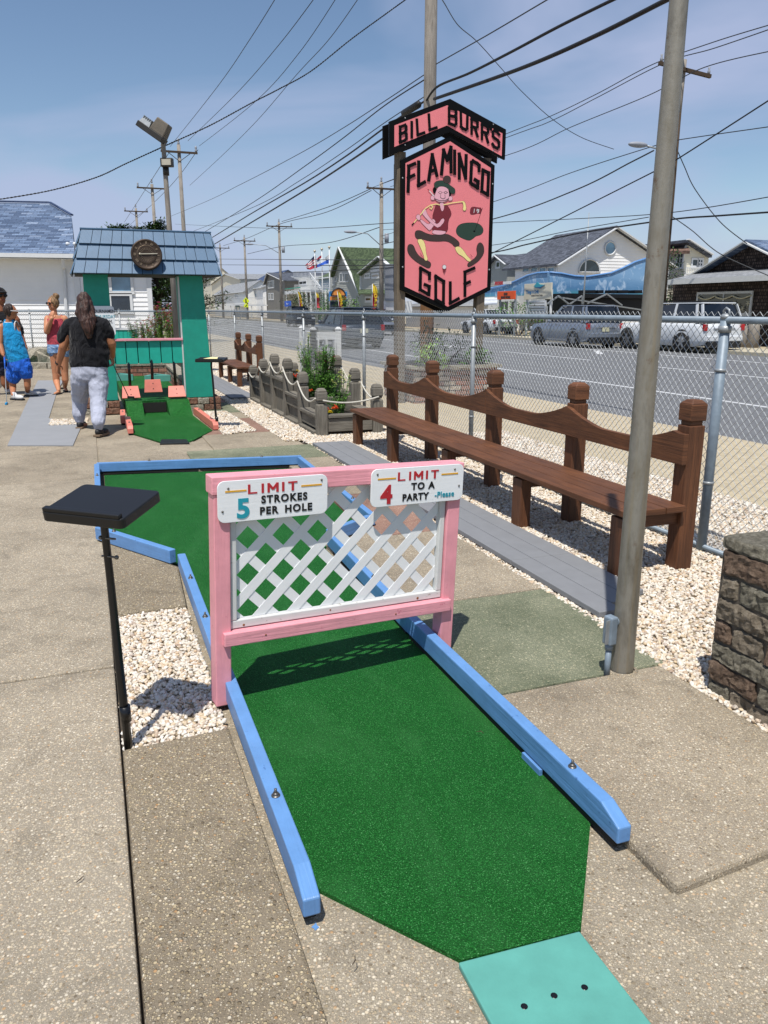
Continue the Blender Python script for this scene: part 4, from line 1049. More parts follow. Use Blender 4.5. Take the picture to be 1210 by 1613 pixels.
# ramp in two halves with a dark tunnel between them
tA_, tB_ = PS(224, 630, S0 - .3)[0], PS(263, 630, S0 - .3)[0]
def ramp_piece(a, b):
    mb = MB(); N = 8; P = []
    for i in range(N + 1):
        f = i / N; P.append((S0 - .75 + .55 * f, .012 + .19 * (f * f * (3 - 2 * f))))
    for p, q in zip(P[:-1], P[1:]): mb.face([(a, p[0], p[1]), (b, p[0], p[1]), (b, q[0], q[1]), (a, q[0], q[1])])
    mb.face([(a, p[0], p[1]) for p in P[::-1]] + [(a, P[0][0], 0), (a, P[-1][0], 0)][0:2]); mb.face([(b, p[0], p[1]) for p in P] + [(b, P[-1][0], 0), (b, P[0][0], 0)])
    return mb
ramp_piece(wA, tA_).build('ramp', 'turf2', h2); ramp_piece(tB_, wB).build('ramp', 'turf2', h2)
mb = MB(); mb.face([(tA_, S0 - .75, .011), (tB_, S0 - .75, .011), (tB_, S0 - .2, .012), (tA_, S0 - .2, .012)]); mb.face([(tA_, S0 - .21, 0), (tB_, S0 - .21, 0), (tB_, S0 - .21, .175), (tA_, S0 - .21, .175)]); mb.build('tunnel', 'turf2', h2)
mb = MB(); mb.box(((tA_ + tB_) / 2, S0 - .215, .095), ((tB_ - tA_) * .96, .01, .15)); mb.build('tunnel_mouth', 'shadow_gap', h2)  # dark panel paints the shade inside the tunnel opening
mb = MB(); mb.prism([(wA - .0, S0 - .2), (wB, S0 - .2), (wB, S0 + .3), (wB, 17.2), (wA, 17.2)], .0, .201); mb.build('plateau_turf', 'turf2', h2)
def r2(a, b, **k): return rail(a, b, 'coral', h2, h=.10, wd=.07, **k)
q0, q1 = fr2[3], None
r2((fr2[3][1] + .05, fr2[3][0] + .02), (wB + .06, S0 - .55), cut=(.05, .05), bolts=(.4, 1.4))
r2((fr2[0][1] - .03, fr2[0][0] - .02), (fr2[0][1] - .02, fr2[0][0] + .95), cut=(.04, 0), bolts=(.3,))
r2((fr2[0][1] - .08, fr2[0][0] + .97), (wA - .06, S0 - .45), bolts=(.5,))
ball_ = thing('golf_ball', 'small dark golf ball lying on the turf of the second hole', 'golf ball', G(244, 646, .035))
mb = MB(); mb.ball((0, 0, 0), .021, 16, 12); mb.build('ball', 'blackm', ball_)
b2 = thing('tee_mat', 'small black rubber mat at the front edge of the second hole', 'mat')
mb = MB(); P = [G(*q) for q in ((252, 701), (299, 700), (294, 694), (254, 694))]; mb.prism([(p.x, p.y) for p in P], .001, .018); mb.build('mat_sheet', 'blackp', b2, bevel=.004)
for k, (px, py) in enumerate(((190, 600), (249, 601))):
    g = G(px, py, .2); t = thing('triangle_bumper', ['aqua triangular bumper frame on the left of the raised turf', 'aqua triangular bumper frame in the centre of the raised turf'][k], 'bumper', g, TS, 'triangular bumpers on the raised turf')
    A3 = [Vector((-.22, 0, .06)), Vector((.22, 0, .06)), Vector((0, .42, .06))]
    for i in range(3): mb = MB(); mb.beam(A3[i], A3[(i + 1) % 3], .045, .12, ext=.03); mb.build('side_board', 'aqua_p', t, bevel=.004) if False else mb.build('side_board', 'aqua', t, bevel=.004)
# low brick walls behind the raised turf
M['redbrick'] = brick_mat('low_wall_brick', [(0, '#7d6a5c'), (.35, '#946250'), (.6, '#8a7b6c'), (.85, '#b2a795'), (1, '#86503f')], None, '#3d352e', .22, .085, noise_amt=.5, ms=.10)
def lowwall(a, b, h, wd, label):
    t = thing('brick_wall', label, 'low wall', (0, 0, 0), TS)
    mb = MB(); mb.beam((a[0], a[1], h / 2 - .02), (b[0], b[1], h / 2 - .02), wd, h)
    mb2 = MB(); 
    for f in mb.f: mb2.face([mb.v[i] for i in f])
    mb2.build('wall', 'redbrick', t); mb = MB(); mb.beam((a[0], a[1], h + .0), (b[0], b[1], h), wd + .03, .05, ext=.02); mb.build('coping', 'stone_pale', t, bevel=.006)
lowwall((wA - .8, 17.45), (wB + .3, 17.45), .42, .22, 'low brick wall at the back of the raised turf behind the tower')
lowwall((wB + .16, 13.4), (wB + .22, 17.3), .40, .2, 'low block wall along the right side of the raised turf')
# stand near the tower
g = G(343, 677); zz = A(342, 566, g.y).z
t, X, _ = stand(g, zz - .02, .37, .26, R(-4), (5, 0), 'slim black score stand with a yellow card beside the far hole', thick=.03, rad=.013, lean=(-.03, 0))
cd = thing('score_card', 'pale yellow score card lying on the far score stand', 'score card', (0, 0, 0))
M['card'] = plain('yellow_card', '#d8cf98', .8, var=.03, bump=0)
mb = MB(); XX = t.matrix_basis.copy() if False else Matrix.Translation(Vector(g)) @ Matrix.Rotation(R(-4), 4, 'Z') @ X
mb.prism([(-.10, -.07), (.10, -.09), (.06, .09), (-.03, .10)], .032, .036, X=XX); mb.build('card', 'card', cd)

# ================================================================== MAIN ROADSIDE SIGN
SX0 = Vector((.245, 13.5, 0)); XG = Matrix.Translation(SX0) @ Matrix.Rotation(TS, 4, 'Z')
def sg(cx, cy):                                     # sign face digitised in its own plane
    px, py = 580 + cx / 4.246, 130 + cy / 4.246
    d = ray(px, py); nrm = DV; t = (SX0 - Vector((0, 0, CZ))).dot(nrm) / d.dot(nrm); p = d * t + Vector((0, 0, CZ)) - SX0
    return (p.dot(NV), p.z)
def inset(P, d):
    n = len(P); ar = sum(P[i][0] * P[(i + 1) % n][1] - P[(i + 1) % n][0] * P[i][1] for i in range(n)); s_ = 1 if ar > 0 else -1; out = []
    for i in range(n):
        p0, p1, p2 = Vector(P[i - 1]), Vector(P[i]), Vector(P[(i + 1) % n]); a = (p1 - p0).normalized(); b = (p2 - p1).normalized()
        n1 = Vector((-a.y, a.x)) * s_; n2 = Vector((-b.y, b.x)) * s_; m_ = (n1 + n2); m_ = m_ / max(.2, m_.length_squared) * 2
        q = p1 + m_ * d; out.append((q.x, q.y))
    return out
sgn = thing('roadside_sign', 'tall pink and black arrow shaped sign with painted golfer on two timber posts', 'sign', SX0, TS)
M['signpink'] = plain('sign_pink', '#dd7b80', .45, var=.03, vs=3, bump=.03); M['signblack'] = plain('sign_black', '#050506', .5, var=.1, bump=.05, spec=.15)
M['letterside'] = M['signblack']
I = Matrix.Identity(4)
for x_a, x_b in ((.055, .06), (1.60, 1.52)):
    mb = MB(); mb.beam((x_b, .11, -.1), (x_a, .11, 4.0), .15, .15, up=(0, 1, 0)); mb.build('post', 'post_wood', sgn, bevel=.006)
body = [sg(*q) for q in ((216, 518), (545, 358), (848, 555), (812, 1388), (530, 1532), (215, 1385))]
xl = (body[0][0] + body[5][0]) / 2; xr = (body[2][0] + body[3][0]) / 2
body = [(xl, body[0][1]), body[1], (xr, body[2][1]), (xr, body[3][1]), body[4], (xl, body[5][1])]
mb = MB(); flat_xz(mb, body, -.02, .03, I); sb = mb.build('sign_panel', 'signblack', sgn, bevel=.004)
mb = MB(); flat_xz(mb, inset(body, .075), -.024, -.018, I); mb.build('panel_face', 'signpink', sb)
mb = MB(); flat_xz(mb, [(p[0] - .03, p[1] - .03) for p in body], .20, .235, I); mb.build('rear_panel', 'signblack', sgn, bevel=.004)
top = [sg(*q) for q in ((142, 265), (540, 113), (915, 318), (905, 520), (527, 335), (127, 492))]
x0_, x1_ = (top[0][0] + top[5][0]) / 2, (top[2][0] + top[3][0]) / 2
top = [(x0_, top[0][1]), top[1], (x1_, top[2][1]), (x1_, top[3][1]), (top[1][0], top[4][1]), (x0_, top[5][1])]
mb = MB(); flat_xz(mb, top, -.05, .0, I); hb = mb.build('sign_header', 'signblack', sgn, bevel=.004)
mb = MB(); tp_ = [sg(*q) for q in ((168, 292), (520, 158), (888, 345), (884, 496), (522, 292), (170, 435))]; tp_ = [(tp_[0][0], tp_[0][1]), tp_[1], (tp_[2][0], tp_[2][1]), (tp_[2][0], tp_[3][1]), (tp_[1][0], tp_[4][1]), (tp_[0][0], tp_[5][1])]
flat_xz(mb, tp_, -.054, -.048, I); mb.build('header_face', 'signpink', hb)
mb = MB(); flat_xz(mb, [(p[0] - .02, p[1] - .02) for p in top], .19, .225, I); mb.build('rear_panel', 'signblack', sgn, bevel=.004)
def strokes(name, lines, wd, y, th, par, mat, fn=sg):
    mb = MB(); k = 0
    for L in lines:
        P = [Vector(fn(*q)) for q in L]
        for a, b in zip(P[:-1], P[1:]):
            d = (b - a); 
            if d.length < 1e-4: continue
            d.normalize(); n_ = Vector((-d.y, d.x)) * wd / 2; a2, b2 = a - d * wd / 2, b + d * wd / 2; k += 1
            flat_xz(mb, [tuple(p) for p in (a2 - n_, b2 - n_, b2 + n_, a2 + n_)], y - .0003 * k, y + th, I)
    return mb.build(name, mat, par)
BB = {'B': [[(205, 302), (205, 404)], [(205, 302), (238, 290), (244, 300), (244, 322), (237, 335), (246, 350), (246, 378), (236, 392), (205, 404)], [(205, 350), (237, 337)]],
 'I': [[(282, 272), (282, 370)]], 'L': [[(316, 256), (322, 356), (364, 341)]], 'L ': [[(396, 222), (402, 322), (446, 307)]],
 'B ': [[(531, 178), (531, 278)], [(531, 175), (568, 184), (577, 194), (577, 216), (570, 228), (578, 242), (577, 280), (568, 292), (531, 278)], [(531, 226), (568, 234)]],
 'U': [[(609, 205), (611, 298), (622, 312), (642, 320), (651, 312), (653, 232)]],
 'R': [[(681, 246), (681, 345)], [(681, 246), (712, 262), (720, 272), (720, 300), (711, 309), (681, 298)], [(703, 308), (720, 364)]],
 'R ': [[(750, 284), (750, 382)], [(750, 282), (783, 299), (791, 309), (790, 336), (783, 345), (750, 332)], [(772, 342), (790, 404)]],
 'apostrophe': [[(809, 304), (810, 316)]],
 'S': [[(864, 352), (852, 336), (832, 326), (823, 336), (824, 362), (832, 374), (856, 392), (863, 404), (862, 434), (852, 444), (832, 434), (821, 416)]]}
for k_, L in BB.items(): strokes('letter', L, .042, -.066, .014, hb, 'signblack')
FL = {'F': [[(267, 562), (262, 728)], [(267, 562), (306, 545)], [(265, 640), (300, 622)]], 'L': [[(333, 535), (332, 690), (372, 668)]],
 'A': [[(400, 652), (424, 486), (454, 622)], [(410, 598), (444, 584)]], 'M': [[(485, 612), (500, 455), (524, 520), (548, 437), (549, 598)]],
 'I': [[(573, 462), (573, 608)]], 'N': [[(604, 640), (604, 482), (646, 640), (650, 492)]],
 'G': [[(736, 590), (736, 556), (724, 544), (696, 528), (686, 536), (680, 668), (690, 682), (727, 706), (729, 664), (710, 652)]],
 'O': [[(762, 588), (754, 728), (794, 752), (800, 606), (762, 588)]]}
for k_, L in FL.items(): strokes('letter', L, .052, -.038, .015, sb, 'signblack')
GL_ = {'G': [[(405, 1312), (405, 1276), (346, 1242), (343, 1385), (400, 1418), (404, 1364), (376, 1352)]], 'O': [[(447, 1296), (447, 1450), (498, 1480), (500, 1330), (447, 1296)]],
 'L': [[(544, 1340), (544, 1476), (598, 1446)]], 'F': [[(642, 1424), (642, 1268), (702, 1242)], [(642, 1348), (672, 1334)]]}
for k_, L in GL_.items(): strokes('letter', L, .050, -.038, .015, sb, 'signblack')
# painted golfer emblem, digitised in the sign's plane (zoom 7.01x at 620,270)
def zp(x, y): return sg((620 + x / 7.01 - 580) * 4.246, (270 + y / 7.01 - 130) * 4.246)
for n_, c_ in dict(skin_p='#d9a3b0', brown_p='#3a2a25', green_p='#20392c', maroon_p='#6e1a26', cream_p='#e3d48c').items(): M[n_] = plain('sign_' + n_, c_, .5, var=.04, bump=0)
lay = [0]
def smoothpoly(P, it=2):
    for _ in range(it):
        Q = []
        for i in range(len(P)):
            a, b = P[i], P[(i + 1) % len(P)]; Q += [(a[0] * .75 + b[0] * .25, a[1] * .75 + b[1] * .25), (a[0] * .25 + b[0] * .75, a[1] * .25 + b[1] * .75)]
        P = Q
    return P
def paint(name, P, mat, sm=2, line=True):
    lay[0] += 1; y = -.0245 - lay[0] * .0004
    Q = [zp(*p) for p in (smoothpoly(P, sm) if sm else P)]
    if line:
        mb = MB(); flat_xz(mb, inset(Q, -.0035), y + .0002, y + .0004, I); mb.build('outline', 'signblack', sb)
    mb = MB(); flat_xz(mb, Q, y, y + .0003, I); return mb.build(name, mat, sb)
def pline(name, L, wd, mat='signblack'):
    lay[0] += 1; return strokes(name, L, wd, -.0245 - lay[0] * .0004, .0002, sb, mat, zp)
paint('painted_green', [(680, 660), (700, 605), (750, 575), (850, 566), (930, 575), (980, 620), (985, 670), (955, 705), (900, 715), (870, 745), (830, 768), (760, 745), (700, 710)], 'green_p')
pline('flag_stick', [[(975, 405), (890, 660)]], .006); paint('hole', [(868, 662), (885, 650), (900, 662), (885, 676)], 'signblack', 2, False)
paint('flag', [(845, 402), (880, 392), (920, 402), (968, 405), (955, 470), (920, 462), (880, 478), (835, 475)], 'maroon_p', 1)
pline('flag_number', [[(886, 418), (880, 456)], [(935, 425), (915, 420), (912, 438), (930, 440), (935, 425), (932, 450), (918, 458)]], .010, 'white')
paint('trouser', [(228, 690), (240, 655), (290, 652), (350, 685), (420, 705), (520, 705), (580, 690), (640, 720), (690, 755), (722, 790), (715, 830), (665, 835), (640, 800), (580, 768), (480, 775), (380, 770), (320, 748), (260, 750), (235, 730)], 'brown_p')
paint('shoe', [(142, 850), (165, 800), (215, 815), (235, 880), (285, 950), (370, 985), (405, 1010), (405, 1045), (385, 1075), (320, 1045), (230, 990), (160, 920)], 'brown_p')
paint('shoe', [(905, 860), (925, 795), (960, 785), (990, 830), (992, 900), (950, 970), (900, 1015), (815, 1065), (805, 1020), (850, 990), (900, 950), (918, 910)], 'brown_p')
paint('sock', [(250, 752), (318, 750), (345, 820), (350, 900), (375, 985), (335, 985), (325, 920), (285, 830)], 'cream_p', 1)
paint('sock', [(665, 838), (722, 828), (770, 880), (800, 930), (855, 985), (820, 1000), (760, 940), (700, 910)], 'cream_p', 1)
paint('belly', [(415, 670), (440, 648), (500, 645), (560, 655), (572, 675), (550, 695), (490, 702), (430, 690)], 'skin_p')
paint('shirt', [(460, 378), (500, 360), (580, 370), (620, 430), (632, 480), (595, 530), (590, 670), (540, 655), (440, 648), (415, 640), (440, 560), (420, 510), (445, 420)], 'maroon_p', 1)
paint('neck', [(500, 345), (545, 345), (552, 410), (530, 450), (512, 415)], 'skin_p', 1)
paint('arm', [(420, 520), (455, 545), (450, 580), (395, 658), (370, 640), (280, 545), (300, 530), (385, 600)], 'skin_p', 1)
paint('arm', [(295, 455), (340, 405), (370, 490), (440, 565), (480, 590), (535, 510), (560, 550), (490, 630), (440, 600), (370, 540)], 'skin_p', 1)
pline('club_shaft', [[(205, 585), (290, 480), (345, 410), (400, 375), (460, 362), (500, 372)], [(545, 372), (640, 350), (760, 335)], [(400, 375), (425, 390), (410, 418), (390, 405)]], .014, 'cream_p')
pline('club_grip', [[(198, 592), (212, 575)]], .02)
paint('club_head', [(745, 330), (780, 335), (798, 430), (755, 438), (765, 370)], 'cream_p', 1)
paint('hand', [(235, 510), (258, 475), (285, 485), (290, 530), (268, 545)], 'skin_p')
paint('ear', [(445, 255), (402, 275), (402, 318), (450, 318)], 'skin_p', 1); paint('ear', [(605, 275), (642, 280), (640, 325), (590, 325)], 'skin_p', 1)
paint('hair', [(455, 170), (425, 190), (430, 240), (470, 245)], 'signblack'); paint('hair', [(590, 180), (630, 240), (615, 285), (595, 250)], 'signblack')
paint('head', [(455, 240), (480, 175), (545, 160), (590, 180), (605, 250), (600, 300), (570, 335), (520, 345), (465, 330), (440, 290)], 'skin_p')
pline('face_line', [[(485, 235), (505, 222), (530, 235), (505, 250), (485, 235)], [(545, 235), (565, 222), (588, 235), (565, 248), (545, 235)], [(512, 255), (508, 290), (535, 305), (562, 292), (556, 258)], [(440, 300), (500, 325), (560, 322), (600, 300)]], .004)
paint('beret', [(440, 130), (480, 105), (560, 105), (590, 140), (640, 175), (672, 200), (668, 250), (625, 250), (600, 200), (560, 170), (500, 165), (460, 190), (440, 175)], 'green_p')
paint('pompom', [(535, 90), (550, 58), (590, 48), (622, 70), (620, 115), (590, 138), (550, 130)], 'brown_p')
pline('pencil', [[(385, 215), (432, 270)]], .014, 'white'); pline('pencil_tip', [[(372, 203), (383, 213)]], .012, 'maroon_p')
pline('lace', [[(285, 905), (300, 930), (320, 960)], [(840, 920), (860, 945)]], .006, 'maroon_p')
paint('tee', [(530, 1075), (572, 1075), (548, 1128)], 'maroon_p', 0, False); paint('ball', [(528, 1055), (540, 1035), (562, 1035), (574, 1055), (562, 1078), (540, 1078)], 'white')
for q in ((228, 640), (830, 680), (228, 1235), (806, 1252)):
    p = sg(*q); mb = MB(); mb.ball((p[0], -.022, p[1]), (.014, .006, .014), 8, 6); mb.build('bolt', 'galv', sb)
for q in ((240, 243), (828, 285), (240, 422), (828, 462)):
    p = sg(*q); mb = MB(); mb.ball((p[0], -.052, p[1]), (.012, .006, .012), 8, 6); mb.build('bolt', 'galv', hb)

# ================================================================== BUILDING KIT (every face is digitised in the real plane it stands in)
PL = {'w': (NV, -DV), 's': (DV, NV), 'y': (Vector((0, 1, 0)), Vector((1, 0, 0)))}      # plane type: (axis of the offset, horizontal direction to the right)
def PT(px, py, k, off):
    n = PL[k][0]; d = ray(px, py); return d * (off / d.dot(n)) + Vector((0, 0, CZ))
def ground_z(P, z=.05): return [Vector((p.x, p.y, z)) if p.z < .4 else p for p in P]
def slabp(name, P, th, mat, par, back=None):
    """polygon with thickness th, extruded along 'back' (default: away from its normal facing the camera)"""
    P = [Vector(p) for p in P]; n = Vector((0, 0, 0))
    for i in range(len(P)): n += P[i].cross(P[(i + 1) % len(P)])
    n.normalize(); c = sum(P, Vector((0, 0, 0))) / len(P)
    if n.dot(Vector((0, 0, CZ)) - c) < 0: P = P[::-1]; n = -n
    b = (Vector(back) if back is not None else -n) * th; Q = [p + b for p in P]
    mb = MB(); mb.face(P); mb.face(Q[::-1])
    for i in range(len(P)): j = (i + 1) % len(P); mb.face([P[i], Q[i], Q[j], P[j]])
    return mb.build(name, mat, par)
def siding(par, P, k, off, mat, pitch=.13, th=.22, name='wall', base=None):
    """lapped boards over a polygon in the plane (k, off)"""
    n, u = PL[k]; P = [Vector(p) for p in P]; o = n * off; Q = [((p - o).dot(u), p.z) for p in P]
    lo, hi = min(q[1] for q in Q), max(q[1] for q in Q); mb = MB(); r_ = 0; z = lo
    W = lambda q, d: o + u * q[0] + Vector((0, 0, q[1])) - n * d
    while z < hi - .01:
        z1 = min(z + pitch, hi); R_ = clip(clip(Q, lambda p: p[1] - z), lambda p: z1 - p[1]) if Q else []
        if len(R_) >= 3:
            T = [W(q, .022 * (1 - (q[1] - z) / pitch) + .004) for q in R_]; mb.face(T)
            for i in range(len(R_)):
                a, b = R_[i], R_[(i + 1) % len(R_)]
                if abs(a[1] - z) < 1e-4 and abs(b[1] - z) < 1e-4: mb.face([W(a, .026), W(a, 0), W(b, 0), W(b, .026)])
        z = z1
    mb.face([W(q, 0) for q in Q]); mb.face([W(q, -th) for q in Q][::-1])
    for i in range(len(Q)): j = (i + 1) % len(Q); mb.face([W(Q[i], 0), W(Q[i], -th), W(Q[j], -th), W(Q[j], 0)])
    return mb.build(name, mat, par)
def panelw(par, k, off, box, d0, d1, mat, name):
    """rectangle px box (x0,y0,x1,y1) in plane, proud d0..d1 towards the camera"""
    n, u = PL[k]; a = PT(box[0], box[3], k, off); b = PT(box[2], box[1], k, off); o = n * off
    u0, u1 = (a - o).dot(u), (b - o).dot(u); z0, z1 = a.z, b.z
    mb = MB(); W = lambda x, z, d: o + u * x + Vector((0, 0, z)) - n * d
    F_ = [W(u0, z0, d1), W(u1, z0, d1), W(u1, z1, d1), W(u0, z1, d1)]; B = [W(u0, z0, d0), W(u1, z0, d0), W(u1, z1, d0), W(u0, z1, d0)]
    mb.face(F_); mb.face(B[::-1])
    for i in range(4): j = (i + 1) % 4; mb.face([F_[i], B[i], B[j], F_[j]])
    return mb.build(name, mat, par)
def window(par, k, off, box, mull=(1, 1), fr=.07, glass='glass', frame_='white', arch=False):
    n, u = PL[k]; a = PT(box[0], box[3], k, off); b = PT(box[2], box[1], k, off); o = n * off
    u0, u1 = (a - o).dot(u), (b - o).dot(u); z0, z1 = a.z, b.z
    X = Matrix((Vector((*u, 0)), Vector((*n, 0)), Vector((0, 0, 1, 0)), Vector((0, 0, 0, 1)))).transposed(); X.translation = o
    mb = MB(); mb.box(((u0 + u1) / 2, -.028, (z0 + z1) / 2), (u1 - u0, .02, z1 - z0), X=X); g_ = mb.build('window', glass, par)
    mb = MB()
    for x, z, w_, h in (((u0 + u1) / 2, z1, u1 - u0 + fr * 2, fr), ((u0 + u1) / 2, z0, u1 - u0 + fr * 2.6, fr * 1.2), (u0 - fr / 2, (z0 + z1) / 2, fr, z1 - z0 - fr), (u1 + fr / 2, (z0 + z1) / 2, fr, z1 - z0 - fr)): mb.box((x, -.045, z), (w_, .06, h), X=X)
    for i in range(1, mull[0]): mb.box((u0 + (u1 - u0) * i / mull[0], -.045, (z0 + z1) / 2), (fr * .6, .035, z1 - z0 - fr * 1.1), X=X)
    for i in range(1, mull[1]): mb.box(((u0 + u1) / 2, -.0425, z0 + (z1 - z0) * i / mull[1]), (u1 - u0 - .01, .03, fr * .6), X=X)
    mb.build('window_frame', frame_, g_); return g_
def trim(par, a, b, wd, mat='white', name='trim', ht=None, up=(0, 0, 1)):
    mb = MB(); mb.beam(a, b, wd, ht or wd, up=up); return mb.build(name, mat, par)
def sidingmat(name, c): 
    t = NT(name, .55, 0, .35); v = t.co('Object'); n = t.noise(v, .7, 5, .6)
    return t.done(t.ramp(n, [(.3, sc(c, .92)), (.7, sc(c, 1.05))]), t.bump(t.noise(v, 12, 4), .15, .01))
for n_, c_ in dict(sd_white='#e3e4e4', sd_cream='#cfcab8', sd_grey='#a2a49e', sd_dgrey='#6d7179', sd_tan='#b5ac9c', sd_brown='#77736b', sd_blue='#8fa3b0', sd_pale='#d6d6d2').items(): M[n_] = sidingmat(n_, c_)
M['roof_blue'] = brick_mat('blue_shingles', [(0, '#3d4d66'), (.3, '#53657f'), (.6, '#687a94'), (.8, '#46566f'), (1, '#808fa5')], None, '#2b3547', .42, .13, ms=.06, noise_amt=.35)
M['roof_green'] = brick_mat('green_shingles', [(0, '#3c4a34'), (1, '#5b6b4c')], None, '#2f3828', .3, .15, ms=.05)
M['roof_dark'] = brick_mat('dark_shingles', [(0, '#3b3f47'), (1, '#5a5f6a')], None, '#2a2d33', .3, .15, ms=.05)
M['roof_navy'] = brick_mat('navy_shingles', [(0, '#2c3a55'), (1, '#46587a')], None, '#232c40', .3, .15, ms=.05)
M['roof_brown'] = brick_mat('brown_shingles', [(0, '#5a463c'), (1, '#8a6f61')], None, '#3d2f28', .3, .15, ms=.05)
M['roof_grey'] = brick_mat('grey_shingles', [(0, '#74777a'), (1, '#94979a')], None, '#5a5d60', .3, .15, ms=.05)
M['shake'] = brick_mat('cedar_shakes', [(0, '#2c2420'), (.4, '#453a34'), (.7, '#5d514a'), (1, '#3a2f2b')], None, '#15100e', .13, .14, ms=.12, bump=1, noise_amt=.25)
M['darkmetal'] = plain('dark_panel', '#0b0c0e', .5)

# ---- B1 white house on the left --------------------------------------
b1 = thing('white_house', 'white sided house with blue shingle roof behind the people on the left', 'house', (0, 0, 0))
Y1 = 27.6
P = [PT(-160, 402, 'y', Y1), PT(131, 402, 'y', Y1), PT(131, 553, 'y', Y1), PT(-160, 553, 'y', Y1)]
siding(b1, P, 'y', Y1, 'sd_white', .155)
gz = PT(131, 553, 'y', Y1).z; x131 = PT(131, 500, 'y', Y1).x
mb = MB(); mb.box((x131 - 8, Y1 + .12, gz / 2), (16, .1, gz)); mb.build('foundation', 'white_old', b1)
trim(b1, (x131 - .08, Y1 - .045, 0), (x131 - .08, Y1 - .045, P[1].z), .20, up=(0, 1, 0), ht=.04, name='corner_trim')
# roof with clipped end
rf = [PT(-160, 398, 'y', Y1 - .55), PT(118, 402, 'y', Y1 - .55), PT(113, 341, 'y', Y1 + 1.9), PT(78, 321, 'y', Y1 + 2.9), PT(-160, 316, 'y', Y1 + 2.9)]
slabp('roof', rf, .12, 'roof_blue', b1, (0, 0, -1))
r2_ = [rf[3], rf[2], rf[1] + DV * 7.5, rf[3] + DV * 3.0]
slabp('roof', r2_, .1, 'roof_blue', b1, (0, 0, -1))
trim(b1, rf[2] + Vector((.02, 0, .05)), rf[3] + Vector((.02, 0, .05)), .1, 'roof_navy', 'ridge_cap', .05); trim(b1, rf[3] + Vector((0, 0, .05)), rf[4] + Vector((0, 0, .05)), .1, 'roof_navy', 'ridge_cap', .05)
slabp('soffit', [rf[0] - Vector((0, 0, .13)), rf[1] - Vector((0, 0, .13)), Vector((rf[1].x, Y1, rf[1].z - .13)), Vector((rf[0].x, Y1, rf[0].z - .13))], .02, 'white', b1, (0, 0, 1))
trim(b1, rf[0] - Vector((0, .06, .03)), rf[1] - Vector((0, .06, .03)), .12, 'white', 'gutter', .13)
cE = Vector((x131 - .05, Y1 + .1, 0)); slabp('side_wall', [cE, cE + DV * 7, cE + DV * 7 + Vector((0, 0, 3.1)), cE + Vector((0, 0, 3.1))], .1, 'sd_white', b1, (-1, 0, 0))
ds = [PT(99, 404, 'y', Y1 - .5), PT(100, 420, 'y', Y1 - .4), PT(101, 424, 'y', Y1 - .07), PT(108, 550, 'y', Y1 - .07)]
mb = MB(); mb.tube(ds, .055, 6, smooth=False); mb.build('downspout', 'white', b1)
Y2 = Y1 + .7
P = [PT(118, 412, 'y', Y2), PT(236, 412, 'y', Y2), PT(236, 553, 'y', Y2), PT(118, 553, 'y', Y2)]
siding(b1, P, 'y', Y2, 'sd_white', .155)
xr_ = P[1].x
cE = Vector((xr_ - .02, Y2 + .1, 0)); slabp('side_wall', [cE, cE + DV * 5, cE + DV * 5 + Vector((0, 0, P[1].z)), cE + Vector((0, 0, P[1].z))], .1, 'sd_white', b1, (-1, 0, 0))
slabp('roof', [P[0] + Vector((-.3, -.4, 0)), P[1] + Vector((.3, -.4, 0)), Vector((xr_ + .3, Y2 + .2, P[1].z)) + DV * 4, Vector((P[0].x, Y2 + 4, P[1].z + .3))], .12, 'roof_grey', b1, (0, 0, -1))
trim(b1, (xr_ - .07, Y2 - .045, 0), (xr_ - .07, Y2 - .045, P[1].z), .17, up=(0, 1, 0), ht=.04, name='corner_trim')
for bx in ((133, 424, 146, 460), (178, 424, 205, 461)): window(b1, 'y', Y2, bx, (1, 1), .09, 'glass_blue')
for bx in ((133, 463, 146, 492), (178, 464, 205, 492)): window(b1, 'y', Y2, bx, (1, 1), .09)
mb = MB(); c = PT(116, 387, 'y', Y1 + .3); 
for dx in (-.12, .12): mb.lathe([(0, 0), (.09, .02), (.05, .16), (0, .17)], 10, Matrix.Translation(c + Vector((dx, -.1, 0))) @ Matrix.Rotation(R(70), 4, 'X'))
mb.build('eave_light', 'white', b1)
# teal board screen seen through the tower
t = thing('teal_screen', 'short teal board screen behind the tower opening', 'screen')
for i in range(5):
    a = PT(181 + i * 7, 536, 'y', 20.0); b = PT(181 + i * 7 + 6.6, 519, 'y', 20.0); mb = MB(); mb.box(((a.x + b.x) / 2, 20, (b.z) / 2), (b.x - a.x, .05, b.z)); mb.build('board', 'teal_l', t, bevel=.004)
a = PT(181, 518, 'y', 20.0); b = PT(216, 518, 'y', 20.0); trim(t, a, b, .09, 'white', 'cap', .05)

# rocks and small turf of another hole by the house
t = thing('turf_mound', 'turf ramp with grey boulder beside the white house wall', 'golf hole', G(78, 574))
mb = MB(); rough_block(mb, (.1, .3, .12), (1.5, .9, .62), .12, seed=3, step=.12); mb.build('boulder', 'stone_pale', t)
mb = MB(); mb.prism([(-1.2, -.5), (1.2, -.5), (1.3, .2), (-.9, .2)], .0, .03); mb.build('turf', 'turf2', t)
t = thing('stone_edging', 'long pale stone kerb beneath the white house fence', 'kerb', (0, 0, 0))
mb = MB(); 
for i in range(10): rough_block(mb, (G(20, 580).x - 6 + i * 1.0 + .5, G(20, 580).y, .06), (.98, .3, .18), .02, seed=i, step=.1)
mb.build('kerb_stones', 'stone_pale', t)

